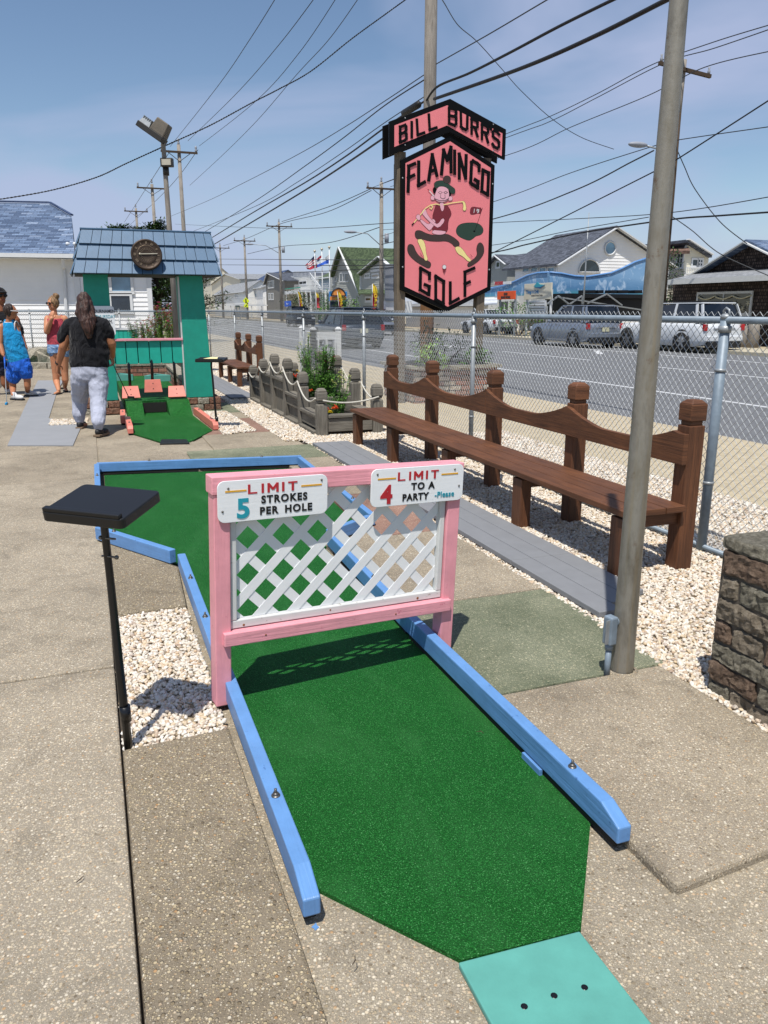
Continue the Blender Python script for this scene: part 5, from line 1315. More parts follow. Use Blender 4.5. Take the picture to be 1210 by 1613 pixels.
# flowers behind the tower
GB = 'flower clumps seen through the tower opening'
for i, (px, py, h, fl, lb_) in enumerate(((228, 540, 1.0, 'whitef', 'silvery stalks at the left of the tower opening'), (248, 542, 1.05, 'redf', 'green clump with red blossoms in the middle of the tower opening'), (265, 542, 1.25, 'pinkf', 'tall green clump with pink blossoms beside the grey pole'), (282, 542, 1.15, 'pinkf', 'pink flowering clump at the right of the tower opening'))):
    g = PT(px, py, 'y', 19.3); stalk_plant('flower_clump', (g.x, g.y, 0), h * 1.35, 34, .46, lb_, 'flowers', fl, GB, seed=40 + i, ll=.11, lw=.02, flsize=.035, nfl=6, leaf='leaf_y' if i else 'leaf')

# ---- trees ------------------------------------------------------------
def conifer(loc, h, rad, label, seed, z0=.25, mat='needle', n=70, group=None):
    rg = random.Random(seed); t = thing('pine_tree', label, 'tree', loc, 0, group); tr = MB(); lf = MB()
    tr.tube([(0, 0, -.1), (.1, 0, h * .5), (0, .1, h * .97)], [.16, .1, .02], 8)
    for i in range(n):
        z = h * (z0 + (1 - z0) * (i / n) ** .9); a = rg.uniform(0, 6.28); L = rad * (1.15 - (z / h)) ** .8 * rg.uniform(.55, 1.15) + .2
        e = Vector((math.cos(a) * L, math.sin(a) * L, z + L * rg.uniform(.0, .45))); b = Vector((0, 0, z)); tr.tube([b, b.lerp(e, .5) + Vector((0, 0, -.05)), e], [.035, .022, .006], 4, caps=False)
        for k in range(110):
            q = rg.uniform(.25, 1.05); p = b.lerp(e, q) + Vector((rg.gauss(0, .10), rg.gauss(0, .10), rg.gauss(0, .07))) * (1.3 - .5 * q)
            d = (e - b).normalized() + Vector((rg.gauss(0, .6), rg.gauss(0, .6), rg.gauss(.2, .5))); leafq(lf, p, d, rg.uniform(.10, .24), .07, .15)
    tr.build('trunk', 'util_dark', t); lf.build('crown', mat, t); return t
conifer(PT(190, 520, 'y', 36).xy.to_3d(), 4.95, 1.9, 'dark pine with loose tips showing above the left of the tower roof', 1, .2, n=80)
conifer(PT(170, 520, 'y', 38).xy.to_3d(), 4.9, 1.4, 'farther pine whose tip shows above the tower roof near the left pine', 4, .25, n=60)
conifer(PT(250, 520, 'y', 37).xy.to_3d(), 5.2, 1.9, 'dark pine behind the tower opening with its tip above the sundial', 2, .12, n=90)
conifer(PT(280, 520, 'y', 40).xy.to_3d(), 4.5, 2.6, 'shorter dark pine filling the right of the tower opening', 3, .08, n=90)
def shrub(name, loc, r, label, mat, seed, n=900, ls=.09, cat='shrub', group=None):
    rg = random.Random(seed); t = thing(name, label, cat, loc, 0, group); lf = MB(); st = MB()
    C_ = [(Vector((rg.uniform(-.5, .5) * r[0], rg.uniform(-.5, .5) * r[1], r[2] * rg.uniform(.25, .75))), rg.uniform(.3, .55)) for _ in range(9)]
    for c_, q in C_: st.tube([(0, 0, -.05), c_ * .5, c_], [.03, .02, .01], 5, caps=False)
    for i in range(n):
        c_, q = rg.choice(C_); v = Vector((rg.gauss(0, 1), rg.gauss(0, 1), rg.gauss(0, 1))).normalized() * rg.random() ** .35
        p = c_ + Vector((v.x * r[0] * q, v.y * r[1] * q, v.z * r[2] * q * .8))
        if p.z < .02: p.z = .02 + rg.random() * .1
        leafq(lf, p, v + Vector((rg.gauss(0, .5), rg.gauss(0, .5), .4)), ls * rg.uniform(.7, 1.4), ls * .6, .2)
    st.build('stem', 'util_dark', t); lf.build('foliage', mat, t); return t

# ---- far row, from left to right --------------------------------------
def xy0(px, wv, py=495): p = PT(px, py, 'w', wv); return Vector((p.x, p.y, 0))
def gable_house(name, label, wf, pxl, pxr, yeave, ypeak, ybase, wall, roof, cat='house', pxpk=None, depth=8, eo=.35, k='w'):
    """gable wall facing the road in plane w=wf, spanning px pxl..pxr; ridge runs back from the road"""
    t = thing(name, label, cat); pk = pxpk or (pxl + pxr) / 2; n = PL[k][0]
    a, b = PT(pxl, yeave, k, wf), PT(pxr, yeave, k, wf); p = PT(pk, ypeak, k, wf); a.z = b.z = (a.z + b.z) / 2
    A0, B0 = Vector((a.x, a.y, .05)), Vector((b.x, b.y, .05)); siding(t, [a, p, b, B0, A0], k, wf, wall, .16)
    u = PL[k][1]
    for e, base, sg_ in ((a, A0, -1), (b, B0, 1)):
        slabp('side_wall', [base + n * .22, base + n * depth, e + n * depth, e + n * .22], .1, wall, t, u * -sg_)
        o = e + (e - p) * (eo / max(.5, (e - p).length)); q = [o - n * .35, p - n * .35 + Vector((0, 0, .0)), p + n * depth, o + n * depth]
        slabp('roof', [v + Vector((0, 0, .16)) for v in q], .14, roof, t, (0, 0, -1))
        trim(t, o - n * .37 + Vector((0, 0, .06)), p - n * .37 + Vector((0, 0, .06)), .05, 'white', 'barge_board', .22, up=n)
    return t
def side_house(name, label, k, off, pxl, pxr, yeave, yridge, wall, roof, depth=7, cat='house', shl=0, shr=0):
    """eave wall in plane (k,off); ridge parallel, roof slope visible"""
    t = thing(name, label, cat); n, u = PL[k]
    a, b = PT(pxl, yeave, k, off), PT(pxr, yeave, k, off); zz = (a.z + b.z) / 2; a.z = b.z = zz
    A0, B0 = Vector((a.x, a.y, .05)), Vector((b.x, b.y, .05)); siding(t, [a, b, B0, A0], k, off, wall, .16)
    rz = PT((pxl + pxr) / 2, yridge, k, off + depth / 2).z; h = Vector((0, 0, rz - zz))
    for base, e, sg_ in ((A0, a, -1), (B0, b, 1)):
        slabp('side_wall', [base + n * .22, base + n * depth, e + n * depth, e + n * depth / 2 + h, e + n * .22], .1, wall, t, u * -sg_)
    ra, rb_ = a + n * depth / 2 + h - u * (.3 - shl), b + n * depth / 2 + h + u * (.3 - shr)
    slabp('roof', [a - n * .4 - u * .3 - h * .1, b - n * .4 + u * .3 - h * .1, rb_, ra], .12, roof, t, (0, 0, -1))
    slabp('roof', [a + n * (depth + .4) - u * .3 - h * .1, b + n * (depth + .4) + u * .3 - h * .1, rb_, ra], .12, roof, t, (0, 0, -1))
    trim(t, a - n * .45 - u * .3 - h * .1, b - n * .45 + u * .3 - h * .1, .08, 'white', 'gutter', .14); return t
def rail_(par, k, off, pxl, pxr, ytop, ybot, n_=14, name='railing'):
    a, b = PT(pxl, ytop, k, off), PT(pxr, ytop, k, off); c, d = PT(pxl, ybot, k, off), PT(pxr, ybot, k, off); mb = MB(); mb.beam(a, b, .06, .08); mb.beam(c, d, .06, .06)
    for i in range(n_ + 1): f = i / n_; mb.beam(a.lerp(b, f), c.lerp(d, f), .045, .045, up=(0, 1, 0))
    return mb.build(name, 'white', par)
WF = 25.5
h_ = gable_house('beach_house', 'pale cream gabled house just right of the teal tower', 34, 333, 379, 445, 432, 497, 'sd_cream', 'roof_grey', depth=10)
side_house('beach_house', 'cream house wing partly hidden by the tower roof edge', 'w', 35.5, 296, 332, 443, 433, 'sd_cream', 'roof_grey')
h_ = side_house('beach_cottage', 'small grey cottage with white balcony rail behind the yellow crossing sign', 'w', 28, 338, 386, 461, 449, 'sd_pale', 'roof_grey', depth=6)
window(h_, 'w', 28, (371, 463, 375, 471)); window(h_, 'w', 28, (341, 464, 343, 472)); window(h_, 'w', 28, (345, 464, 347, 472))
rail_(h_, 'w', 26.5, 358, 417, 469, 479, 30); slabp('deck', [PT(358, 480, 'w', 26.5), PT(417, 480, 'w', 26.5), PT(417, 480, 'w', 26.5) + NV * 1.4, PT(358, 480, 'w', 26.5) + NV * 1.4], .2, 'white', h_, (0, 0, -1))
for px in (363, 378, 396, 412): a = PT(px, 481, 'w', 26.6); trim(h_, (a.x, a.y, 0), a, .2, up=(0, 1, 0), name='deck_post')
h_ = side_house('beach_house', 'grey house with dark navy roof behind the balcony', 'w', 36, 392, 421, 446, 434, 'sd_dgrey', 'roof_navy', depth=9)
h_ = side_house('beach_house', 'low white house with blue windows behind the crossing sign', 'w', 30, 389, 414, 454, 449, 'sd_white', 'roof_grey', depth=6)
window(h_, 'w', 30, (393, 462, 404, 469), (3, 1), .1, 'glass_blue')
h_ = gable_house('beach_house', 'weathered grey brown three storey house behind the second far utility pole', 27, 419, 449, 445, 431, 497, 'sd_brown', 'roof_dark', depth=9, pxpk=424)
for bx in ((423, 442, 432, 454), (424, 462, 426, 472), (428, 462, 431, 472)): window(h_, 'w', 27, bx, (2, 1), .12)
h_ = gable_house('beach_house', 'tan gabled house with white trim above the teal shop board', 31, 434, 474, 441, 430, 497, 'sd_tan', 'roof_dark', depth=8, pxpk=451)
window(h_, 'w', 31, (449, 441, 457, 448), (3, 1), .12)
h_ = thing('balcony_house', 'white house with roof deck and long balconies behind the flags', 'house')
P = [PT(458, 437, 'w', 29), PT(503, 437, 'w', 29), PT(503, 497, 'w', 29), PT(458, 497, 'w', 29)]; siding(h_, ground_z(P), 'w', 29, 'sd_pale', .16)
for q, sgn_ in ((P[1], 1), (P[0], -1)): slabp('side_wall', [Vector((q.x, q.y, 0)) + NV * .22, Vector((q.x, q.y, 0)) + NV * 8, q + NV * 8, q + NV * .22], .1, 'sd_pale', h_, DV * sgn_)
slabp('roof', [P[0], P[1], P[1] + NV * 8, P[0] + NV * 8], .2, 'white', h_, (0, 0, 1))
rail_(h_, 'w', 29, 463, 497, 428, 435, 16); window(h_, 'w', 29, (472, 442, 483, 449), (2, 1), .15)
rail_(h_, 'w', 27.6, 464, 504, 449, 456, 22); slabp('deck', [PT(458, 457, 'w', 27.6), PT(505, 457, 'w', 27.6), PT(505, 457, 'w', 27.6) + NV * 1.4, PT(458, 457, 'w', 27.6) + NV * 1.4], .25, 'white', h_, (0, 0, -1))
for a_ in (476, 483, 490, 498): a = PT(a_, 458, 'w', 27.7); trim(h_, (a.x, a.y, 0), a, .3, up=(0, 1, 0), name='porch_post')
mb = MB(); n_ = 8
for i in range(n_): q = PT(504 - i * 2.0, 456 - i * 2.6, 'w', 27.4); mb.box(q, (.5, .8, .12), rot=Matrix.Rotation(TS, 3, 'Z'))
a, b = PT(505, 452, 'w', 27.1), PT(488, 430, 'w', 27.1); mb.beam(a, b, .08, .1); mb.build('stair', 'white', h_)
for bx in ((473, 460, 480, 478), (484, 460, 489, 478), (492, 460, 499, 478)): window(h_, 'w', 29, bx, (1, 1), .15)
# shop board with lettering
def board(name, label, k, off, box, mat, cat='sign', th=.08, posts=True, border=None, post_mat='white', roundtop=False):
    n, u = PL[k]; a = PT(box[0], box[3], k, off); b = PT(box[2], box[1], k, off); t = thing(name, label, cat)
    X = Matrix((Vector((*u, 0)), Vector((*n, 0)), Vector((0, 0, 1, 0)), Vector((0, 0, 0, 1)))).transposed(); X.translation = Vector((a.x, a.y, a.z))
    W_, H_ = (b - a).dot(u), b.z - a.z
    mb = MB(); flat_xz(mb, [(0, 0), (W_, 0), (W_, H_), (0, H_)], -th / 2, th / 2, X); p = mb.build('sign_panel', mat, t, bevel=.01)
    if posts:
        for x in (.06 * W_, .94 * W_): mb = MB(); q = X @ Vector((x, th / 2 + .06, H_ * .6)); mb.beam((q.x, q.y, 0), q, .12, .12, up=(0, 1, 0)); mb.build('post', post_mat, t)
    return t, p, X, W_, H_
def put(t, X, txt, x, z, size, mat, th=.04, sx=1.0, off=0): return fat('lettering', txt, size, mat, t, X @ Matrix.Translation(Vector((x, -th - .006, z))), .004, off, sx)
t, p, X, W_, H_ = board('shop_board', 'dark teal shop board on the tan gabled house', 'w', 26.8, (449, 452, 473, 456), 'tealdk' if 'tealdk' in M else 'teal', posts=False)
put(p, X, 'SURF SHOP', .3, .12, H_ * .8, 'white', sx=.9) if False else None
t, p, X, W_, H_ = board('white_shop_board', 'pale white board under the teal shop board', 'w', 26.7, (449, 457, 471, 464), 'white', posts=True)
# bushes
shrub('bush', xy0(467, 24.8), (2.4, 2.0, 3.6), 'reddish dark bush left of the first feather flag', 'leaf_d', 5, 900, .22)
shrub('bush', xy0(490, 24.9), (2.8, 2.4, 3.6), 'dark green bush beneath the flags', 'leaf_d', 6, 1000, .22)
shrub('bush', xy0(513, 24.8), (1.8, 1.6, 2.2), 'low green bush near the flag poles', 'leaf', 7, 700, .18)
shrub('bush', xy0(527, 24.9), (2.0, 1.8, 3.4), 'green bush behind the round shop sign', 'leaf', 8, 900, .18)
shrub('bush', xy0(556, 25.0), (2.3, 2.0, 3.0), 'tall green bush between the round sign and the grey house', 'leaf', 9, 1000, .18)
# green roofed house: gable faces the road, wing with dormer on the right
h_ = thing('green_roofed_house', 'large grey sided house with green shingle roof and steep front gable', 'house')
wG = 27.0; gw = [PT(535, 395, 'w', wG), PT(562, 448, 'w', wG), PT(569, 470, 'w', wG), PT(569, 500, 'w', wG), PT(521, 500, 'w', wG), PT(521, 432, 'w', wG)]
siding(h_, ground_z(gw), 'w', wG, 'sd_grey', .2)
n = NV; pk = PT(534, 389, 'w', wG - .5); rl = PT(520, 434, 'w', wG - .5); rr_ = PT(566, 462, 'w', wG - .5)
slabp('roof', [rl, pk, pk + n * 9, rl + n * 9], .2, 'roof_green', h_, (0, 0, -1))
trim(h_, rl, pk, .06, 'white', 'barge_board', .3, up=n); trim(h_, pk, rr_, .06, 'white', 'barge_board', .3, up=n)
# big slope (faces -D side), ridge recedes to the right
sR = pk.dot(DV) - 12.5
rg1 = PT(627, 391, 's', sR); 
e0__ = PT(556, 428, 'w', wG - .4)
slabp('roof', [pk, PT(627, 392, 'w', wG + 1.5) , PT(627, 420, 'w', wG + .2), PT(570, 428, 'w', wG - .3), PT(554, 430, 'w', wG - .4)], .25, 'roof_green', h_, (0, 0, -1))
slabp('roof', [PT(554, 430, 'w', wG - .4), PT(570, 428, 'w', wG - .3), PT(571, 462, 'w', wG - .9), PT(566, 463, 'w', wG - 1.0)], .2, 'roof_green', h_, (0, 0, -1))
wH = 25.6
gw = [PT(568, 430, 'w', wH), PT(596, 407, 'w', wH), PT(624, 430, 'w', wH), PT(624, 456, 'w', wH), PT(568, 456, 'w', wH)]; siding(h_, gw, 'w', wH, 'sd_grey', .2)
a, b, c = PT(565, 431, 'w', wH - .3), PT(597, 404, 'w', wH - .3), PT(628, 431, 'w', wH - .3)
slabp('roof', [a, b, b + n * 5, a + n * 5], .2, 'roof_green', h_, (0, 0, -1)); slabp('roof', [c, b, b + n * 5, c + n * 5], .2, 'roof_green', h_, (0, 0, -1)); trim(h_, a, b, .06, 'white', 'barge_board', .35, up=n); trim(h_, b, c, .06, 'white', 'barge_board', .35, up=n)
window(h_, 'w', wH, (586, 421, 598, 427), (2, 1), .18); window(h_, 'w', wH, (576, 431, 583, 438), (1, 1), .15); window(h_, 'w', wH, (587, 431, 597, 438), (1, 1), .15, 'sd_tan')
trim(h_, PT(568.5, 430, 'w', wH - .05), PT(568.5, 456, 'w', wH - .05), .25, name='corner_trim', up=(0, 1, 0), ht=.1)
slabp('roof', [PT(564, 462, 'w', wH - .7), PT(626, 462, 'w', wH - .7), PT(624, 456, 'w', wH), PT(567, 456, 'w', wH)], .1, 'roof_green', h_, (0, 0, -1))
P = [PT(568, 463, 'w', wH), PT(624, 463, 'w', wH), PT(624, 500, 'w', wH), PT(568, 500, 'w', wH)]; siding(h_, ground_z(P), 'w', wH, 'sd_grey', .2)
for bx in ((577, 468, 585, 475), (590, 468, 597, 475)): window(h_, 'w', wH, bx, (1, 1), .18)
for bx in ((536, 430, 540, 444), (541, 430, 544, 444), (545, 430, 549, 444), (524, 435, 527, 449)): window(h_, 'w', wG, bx, (1, 1), .1)
window(h_, 'w', wG, (557, 470, 561, 482)); window(h_, 'w', wG, (529, 436, 531, 443))
h_ = side_house('grey_annex', 'small grey blue annex with white porch left of the green roofed house', 'w', 29, 503, 522, 436, 421, 'sd_blue', 'roof_green', depth=8)
window(h_, 'w', 29, (507, 446, 518, 451), (2, 1), .15, 'glass_blue'); rail_(h_, 'w', 28, 504, 522, 453, 458, 8); 
for px in (506, 513, 520): a = PT(px, 459, 'w', 28); trim(h_, (a.x, a.y, 0), a, .25, up=(0, 1, 0), name='porch_post')
slabp('deck', [PT(503, 459, 'w', 28), PT(523, 459, 'w', 28), PT(523, 459, 'w', 28) + n, PT(503, 459, 'w', 28) + n], .25, 'white', h_, (0, 0, -1))
h_ = thing('grey_billboard_back', 'tall plain grey panel wall standing left of the pink sign', 'panel'); M['greypanel'] = plain('grey_panel', '#868b94', .6, var=.03, vs=1)
P = [PT(606, 416, 'w', 18.5 + 4.6), PT(621, 416, 'w', 23.1), PT(621, 474, 'w', 23.1), PT(606, 474, 'w', 23.1)]; slabp('panel', P, .3, 'greypanel', h_); 
P = [PT(599, 474.5, 'w', 23.2), PT(640, 474.5, 'w', 23.2), PT(640, 500, 'w', 23.2), PT(599, 500, 'w', 23.2)]; slabp('base_wall', ground_z(P), .5, 'white', h_)
side_house('low_white_building', 'low white building seen beneath the pink sign', 'w', 26.5, 640, 768, 480, 472, 'sd_white', 'roof_grey', depth=8)

# right side houses
h_ = side_house('beach_house', 'dark slate blue house right of the pink sign', 'w', 33, 738, 842, 424, 404, 'sd_dgrey', 'roof_dark', depth=8)
for bx in ((776, 424, 781, 440), (793, 424, 799, 440)): window(h_, 'w', 33, bx, (1, 2), .14)
h_2 = gable_house('beach_house', 'small slate house with white trimmed dormer above the arcade sign', 31.5, 772, 800, 417, 404, 452, 'sd_grey', 'roof_dark', depth=5, pxpk=786)
window(h_2, 'w', 31.5, (783, 412, 788, 422), (1, 1), .12)
# large white house: side wall with window strip (road face) + big gable facing along the road
h_ = thing('large_white_house', 'large white sided house with dark roof and round gable window', 'house')
wL = 29.0; K = PT(878, 417, 'w', wL); sK = K.dot(DV)
P = [PT(812, 417, 'w', wL), K, PT(878, 500, 'w', wL), PT(812, 500, 'w', wL)]; P[0].z = K.z; siding(h_, ground_z(P), 'w', wL, 'sd_white', .2)
for i in range(4): x = 825 + i * 13.2; window(h_, 'w', wL, (x, 420.5, x + 9.5, 429.5), (1, 1), .10, 'glass_blue')
gp = PT(966, 361, 's', sK); ge = PT(1055, 415, 's', sK); ge.z = K.z
siding(h_, [K, gp, ge, Vector((ge.x, ge.y, .05)), Vector((K.x, K.y, .05))], 's', sK, 'sd_white', .2)
Lr = 7.0
f_ = K + (K - gp) * .06; f2 = ge + (ge - gp) * .06; up_ = Vector((0, 0, .2))
slabp('roof', [f_ - DV * .4 + up_, gp - DV * .4 + up_, gp + DV * Lr + up_, f_ + DV * Lr + up_], .15, 'roof_dark', h_, (0, 0, -1)); slabp('roof', [f2 - DV * .4 + up_, gp - DV * .4 + up_, gp + DV * Lr + up_, f2 + DV * Lr + up_], .15, 'roof_dark', h_, (0, 0, -1))
trim(h_, f_ - DV * .42 + up_ * .4, gp - DV * .42 + up_ * .4, .06, 'white', 'barge_board', .32, up=DV); trim(h_, f2 - DV * .42 + up_ * .4, gp - DV * .42 + up_ * .4, .06, 'white', 'barge_board', .32, up=DV)
def disc(par, c, k, r_, mat, frm, a0=0, a1=360, name='window'):
    n, u = PL[k]; P = [c + (u * math.cos(R(a)) + Vector((0, 0, 1)) * math.sin(R(a))) * r_ for a in [a0 + (a1 - a0) * i / 28 for i in range(29 if a1 < 360 else 28)]]
    o = slabp(name, [p - n * .05 for p in P], .04, mat, par); mb = MB(); mb.tube([p - n * .06 for p in P + ([P[0]])], .06, 6); mb.build('window_frame', frm, o)
disc(h_, PT(960.5, 391, 's', sK), 's', .42, 'glass_blue', 'white'); disc(h_, PT(927.5, 429, 's', sK), 's', .82, 'glass', 'white', 0, 180)
# mural building
M['mural'] = None
def mural_mat():
    t = NT('ocean_mural', .6, 0, .3); v = t.co('Object', (1, 1, 1)); sep = t.n('SeparateXYZ'); t.l(t.co('Object'), sep.inputs[0])
    n = t.noise(t.co('Object', (.5, .5, 1.6)), 1.2, 4, .6, .6); z = t.math('ADD', sep.outputs[2], t.math('MULTIPLY', t.math('SUBTRACT', n, .5), 1.2))
    c = t.ramp(t.math('MULTIPLY', z, .16), [(.30, '#bda27c'), (.34, '#4a95a0'), (.42, '#527fa8'), (.56, '#7ba2c6'), (.9, '#628fbc')])
    w_ = t.ramp(t.noise(t.co('Object', (1.3, 1.3, 1.0), (0, .6, 0)), 1.6, 4, .55, 1.0), [(.54, 0.0), (.64, .7)]); c = t.mix(w_, c, '#b3cadf')
    return t.done(c)
M['mural'] = mural_mat()
h_ = thing('mural_building', 'shop building with wavy topped blue ocean mural facade', 'shop')
wM = 25.2; KM = PT(866, 470, 'w', wM); sM = KM.dot(DV)
wave = [(754, 456), (775, 454), (795, 450), (815, 442), (832, 434), (848, 430), (866, 429)]
P = [PT(x, y, 'w', wM) for x, y in wave] + [PT(866, 464, 'w', wM), PT(754, 468, 'w', wM)]
slabp('mural_panel', P, .25, 'mural', h_)
wave2 = [(866, 429), (885, 431), (905, 435), (925, 436), (945, 433), (963, 430), (980, 423), (1000, 413), (1022, 406)]
P = [PT(x, y, 's', sM) for x, y in wave2] + [PT(1022, 468, 's', sM), PT(866, 464, 's', sM)]
slabp('mural_panel', P, .25, 'mural', h_)
for L, k, o in ((wave, 'w', wM), (wave2, 's', sM)):
    mb = MB(); mb.tube([PT(x, y, k, o) for x, y in L], .07, 6); mb.build('mural_edge', 'bluetrim' if 'bluetrim' in M else 'blue', h_)
P = [PT(754, 468, 'w', wM + 1.2), PT(866, 464, 'w', wM + 1.2), PT(866, 500, 'w', wM + 1.2), PT(754, 500, 'w', wM + 1.2)]; slabp('shop_wall', ground_z(P), .2, 'sd_pale', h_)
P = [PT(866, 464, 's', sM + .6), PT(1022, 468, 's', sM + .6), PT(1022, 505, 's', sM + .6), PT(866, 505, 's', sM + .6)]; slabp('shop_wall', ground_z(P), .2, 'sd_cream', h_)
for bx in ((789, 474, 802, 492), (806, 474, 816, 496), (829, 474, 835, 494)): window(h_, 'w', wM + 1.2, bx, (2, 1), .1)
slabp('awning', [PT(760, 469, 'w', wM), PT(785, 468, 'w', wM), PT(783, 478, 'w', wM - 1.6), PT(756, 479, 'w', wM - 1.6)], .06, 'white', h_, (0, 0, -1))
for bx in ((838, 472, 847, 490), (851, 472, 860, 490)): window(h_, 'w', wM + 1.2, bx, (1, 2), .1)
t, p, X, W_, H_ = board('arcade_sign', 'small dark red lettered sign reading ARCADE on the mural facade', 'w', wM - .3, (779, 443, 805, 449), 'white', posts=False)
put(p, X, 'ARCADE', .1, .02, H_ * 1.3, 'red', sx=1.25, off=.03)
t, p, X, W_, H_ = board('road_work_sign', 'orange diamondless board reading END ROAD WORK at the roadside', 'w', 22.6, (784, 458, 812, 472), 'orange', post_mat='galv'); t['label'] = 'orange rectangular board reading END ROAD WORK at the roadside'
fat('lettering', 'END', H_ * .36, 'blacktxt', p, X @ Matrix.Translation(Vector((W_ * .5, -.05, H_ * .54))), .004, .01, 1.3, 'CENTER'); fat('lettering', 'ROAD WORK', H_ * .36, 'blacktxt', p, X @ Matrix.Translation(Vector((W_ * .5, -.05, H_ * .14))), .004, .01, 1.05, 'CENTER')
M['signcream'] = plain('sign_cream', '#c9c4b2', .6, var=.03)
M['bluelet'] = plain('blue_lettering', '#2c6a9a', .5); M['greylet'] = plain('grey_lettering', '#6f6c66', .6)
t, p, X, W_, H_ = board('gift_shop_sign', 'cream shop sign with painted teal bird above blue script lettering', 'w', 23.4, (826, 445, 870, 472), 'signcream')
cxm = W_ * .5
put(p, X, 'Things A Drift', W_ * .08, H_ * .38, H_ * .30, 'bluelet', sx=.92, off=.006)
fat('lettering', 'Nautical & Natural Design', H_ * .13, 'greylet', p, X @ Matrix.Translation(Vector((cxm, -.05, H_ * .22))), .003, .004, 1.0, 'CENTER')
for Pq, mt_ in (([(.38, .82), (.50, 1.08), (.60, .92), (.78, .86), (.60, .72), (.46, .72)], 'tealtxt'), ([(.42, .74), (.62, .76), (.82, .92), (.62, .66)], 'bluelet')):
    mb = MB(); flat_xz(mb, [(x * W_, z * H_) for x, z in Pq], -.075 if mt_ == 'tealtxt' else -.09, -.045 if mt_ == 'tealtxt' else -.076, X); mb.build('painted_bird', mt_, p)
P = [(.17 * W_, -H_ * .95), (.83 * W_, -H_ * .95), (.83 * W_, -.06), (.17 * W_, -.06)]; mb = MB(); flat_xz(mb, P, -.03, .03, X); lo_ = mb.build('lower_board', 'white', t)
mb = MB(); 
for i in range(4): bar(lo_, X, .22 * W_, -H_ * (.25 + .17 * i), .56 * W_, H_ * .05, 'greylet', -.034, 'text_line')
# cream house with bay windows
h_ = thing('cream_bay_house', 'cream house with brown hipped roof and bay windows behind the grey pole', 'house')
wC = 40.0; KC = PT(1078, 398, 'w', wC); sC = KC.dot(DV)
P = [PT(1030, 398, 'w', wC), KC, PT(1078, 500, 'w', wC), PT(1030, 500, 'w', wC)]; P[0].z = KC.z; siding(h_, ground_z(P), 'w', wC, 'sd_cream', .2)
q = PT(1117, 400, 's', sC); q.z = KC.z; pkc = PT(1080, 378, 's', sC)
siding(h_, [KC, PT(1086, 379, 's', sC), q, Vector((q.x, q.y, .05)), Vector((KC.x, KC.y, .05))], 's', sC, 'sd_cream', .2)
slabp('roof', [PT(1026, 395, 'w', wC - .6), PT(1087, 395, 'w', wC - .6), PT(1080, 378, 'w', wC + 2), PT(1052, 381, 'w', wC + 2), PT(1040, 383, 'w', wC + 2)], .2, 'roof_brown', h_, (0, 0, -1))
a, b, c = PT(1074, 384, 's', sC - .4), PT(1084, 377, 's', sC - .4), PT(1122, 401, 's', sC - .4); slabp('roof', [b, c, c + DV * 6, b + DV * 6], .2, 'roof_dark', h_, (0, 0, -1)); trim(h_, b, c, .08, 'white', 'barge_board', .35, up=DV)
for bx in ((1047, 398, 1056, 420), (1067, 398, 1077, 423)): window(h_, 'w', wC, bx, (2, 3), .13)
window(h_, 's', sC, (1090, 408, 1098, 420), (1, 1), .12); window(h_, 's', sC, (1099, 408, 1106, 420), (2, 2), .12)
slabp('deck', [PT(1078, 432, 's', sC), PT(1118, 433, 's', sC), PT(1118, 433, 's', sC - 2), PT(1078, 432, 's', sC - 2)], .2, 'white', h_, (0, 0, -1)); rail_(h_, 's', sC - 2, 1081, 1113, 422, 431, 12)
# shingle house at right
h_ = thing('shingle_house', 'dark cedar shingle house with grey porch roof at the right edge', 'house')
wS = 26.2
P = [PT(1060, 440, 'w', wS), PT(1330, 395, 'w', wS), PT(1330, 560, 'w', wS), PT(1060, 520, 'w', wS)]; P[1].z = P[0].z; P[2].z = P[3].z = .05; slabp('wall', P, .25, 'shake', h_)
e = Vector((P[0].x, P[0].y, 0)); slabp('side_wall', [e + NV * .25 + Vector((0, 0, .05)), e + NV * 8 + Vector((0, 0, .05)), e + NV * 8 + Vector((0, 0, P[0].z)), e + NV * .25 + Vector((0, 0, P[0].z))], .2, 'shake', h_, -DV)
ra, rb_ = PT(1053, 441, 'w', wS - .9), PT(1340, 401, 'w', wS - .9); rb_.z = ra.z
rc, rd_ = PT(1340, 372, 'w', wS + 2.6), PT(1105, 429, 'w', wS + 2.6); rc.z = rd_.z
slabp('porch_roof', [ra, rb_, rc, rd_], .16, 'roof_flat' if 'roof_flat' in M else 'roof_grey', h_, (0, 0, -1))
trim(h_, ra + Vector((0, 0, -.1)), rb_ + Vector((0, 0, -.1)), .06, 'white_old', 'fascia', .22)
gS = wS + 2.4; pk = PT(1188, 383, 'w', gS); a = PT(1108, 432, 'w', gS); b = pk + (pk - a); b.z = a.z
slabp('gable_wall', [a, pk, b], .2, 'shake', h_)
for e_ in (a, b):
    o = e_ + (e_ - pk) * .08; slabp('roof', [o - NV * .5 + Vector((0, 0, .15)), pk - NV * .5 + Vector((0, 0, .15)), pk + NV * 6 + Vector((0, 0, .15)), o + NV * 6 + Vector((0, 0, .15))], .15, 'roof_blue', h_, (0, 0, -1))
    trim(h_, o - NV * .52 + Vector((0, 0, .03)), pk - NV * .52 + Vector((0, 0, .03)), .05, 'white_old', 'barge_board', .3, up=NV)
w_ = window(h_, 'w', wS, (1099, 460, 1185, 495), (2, 1), .10, 'glass', 'white_old')
a = PT(1100, 463, 'w', wS - .1); b = PT(1184, 460, 'w', wS - .1)
mb = MB(); N = 24; M['lace'] = plain('lace_garland', '#b7b39a', .8)
mb.tube([a.lerp(b, i / N) - Vector((0, 0, .12 + .12 * abs(math.sin(i / N * math.pi * 3)))) for i in range(N + 1)], .035, 5)
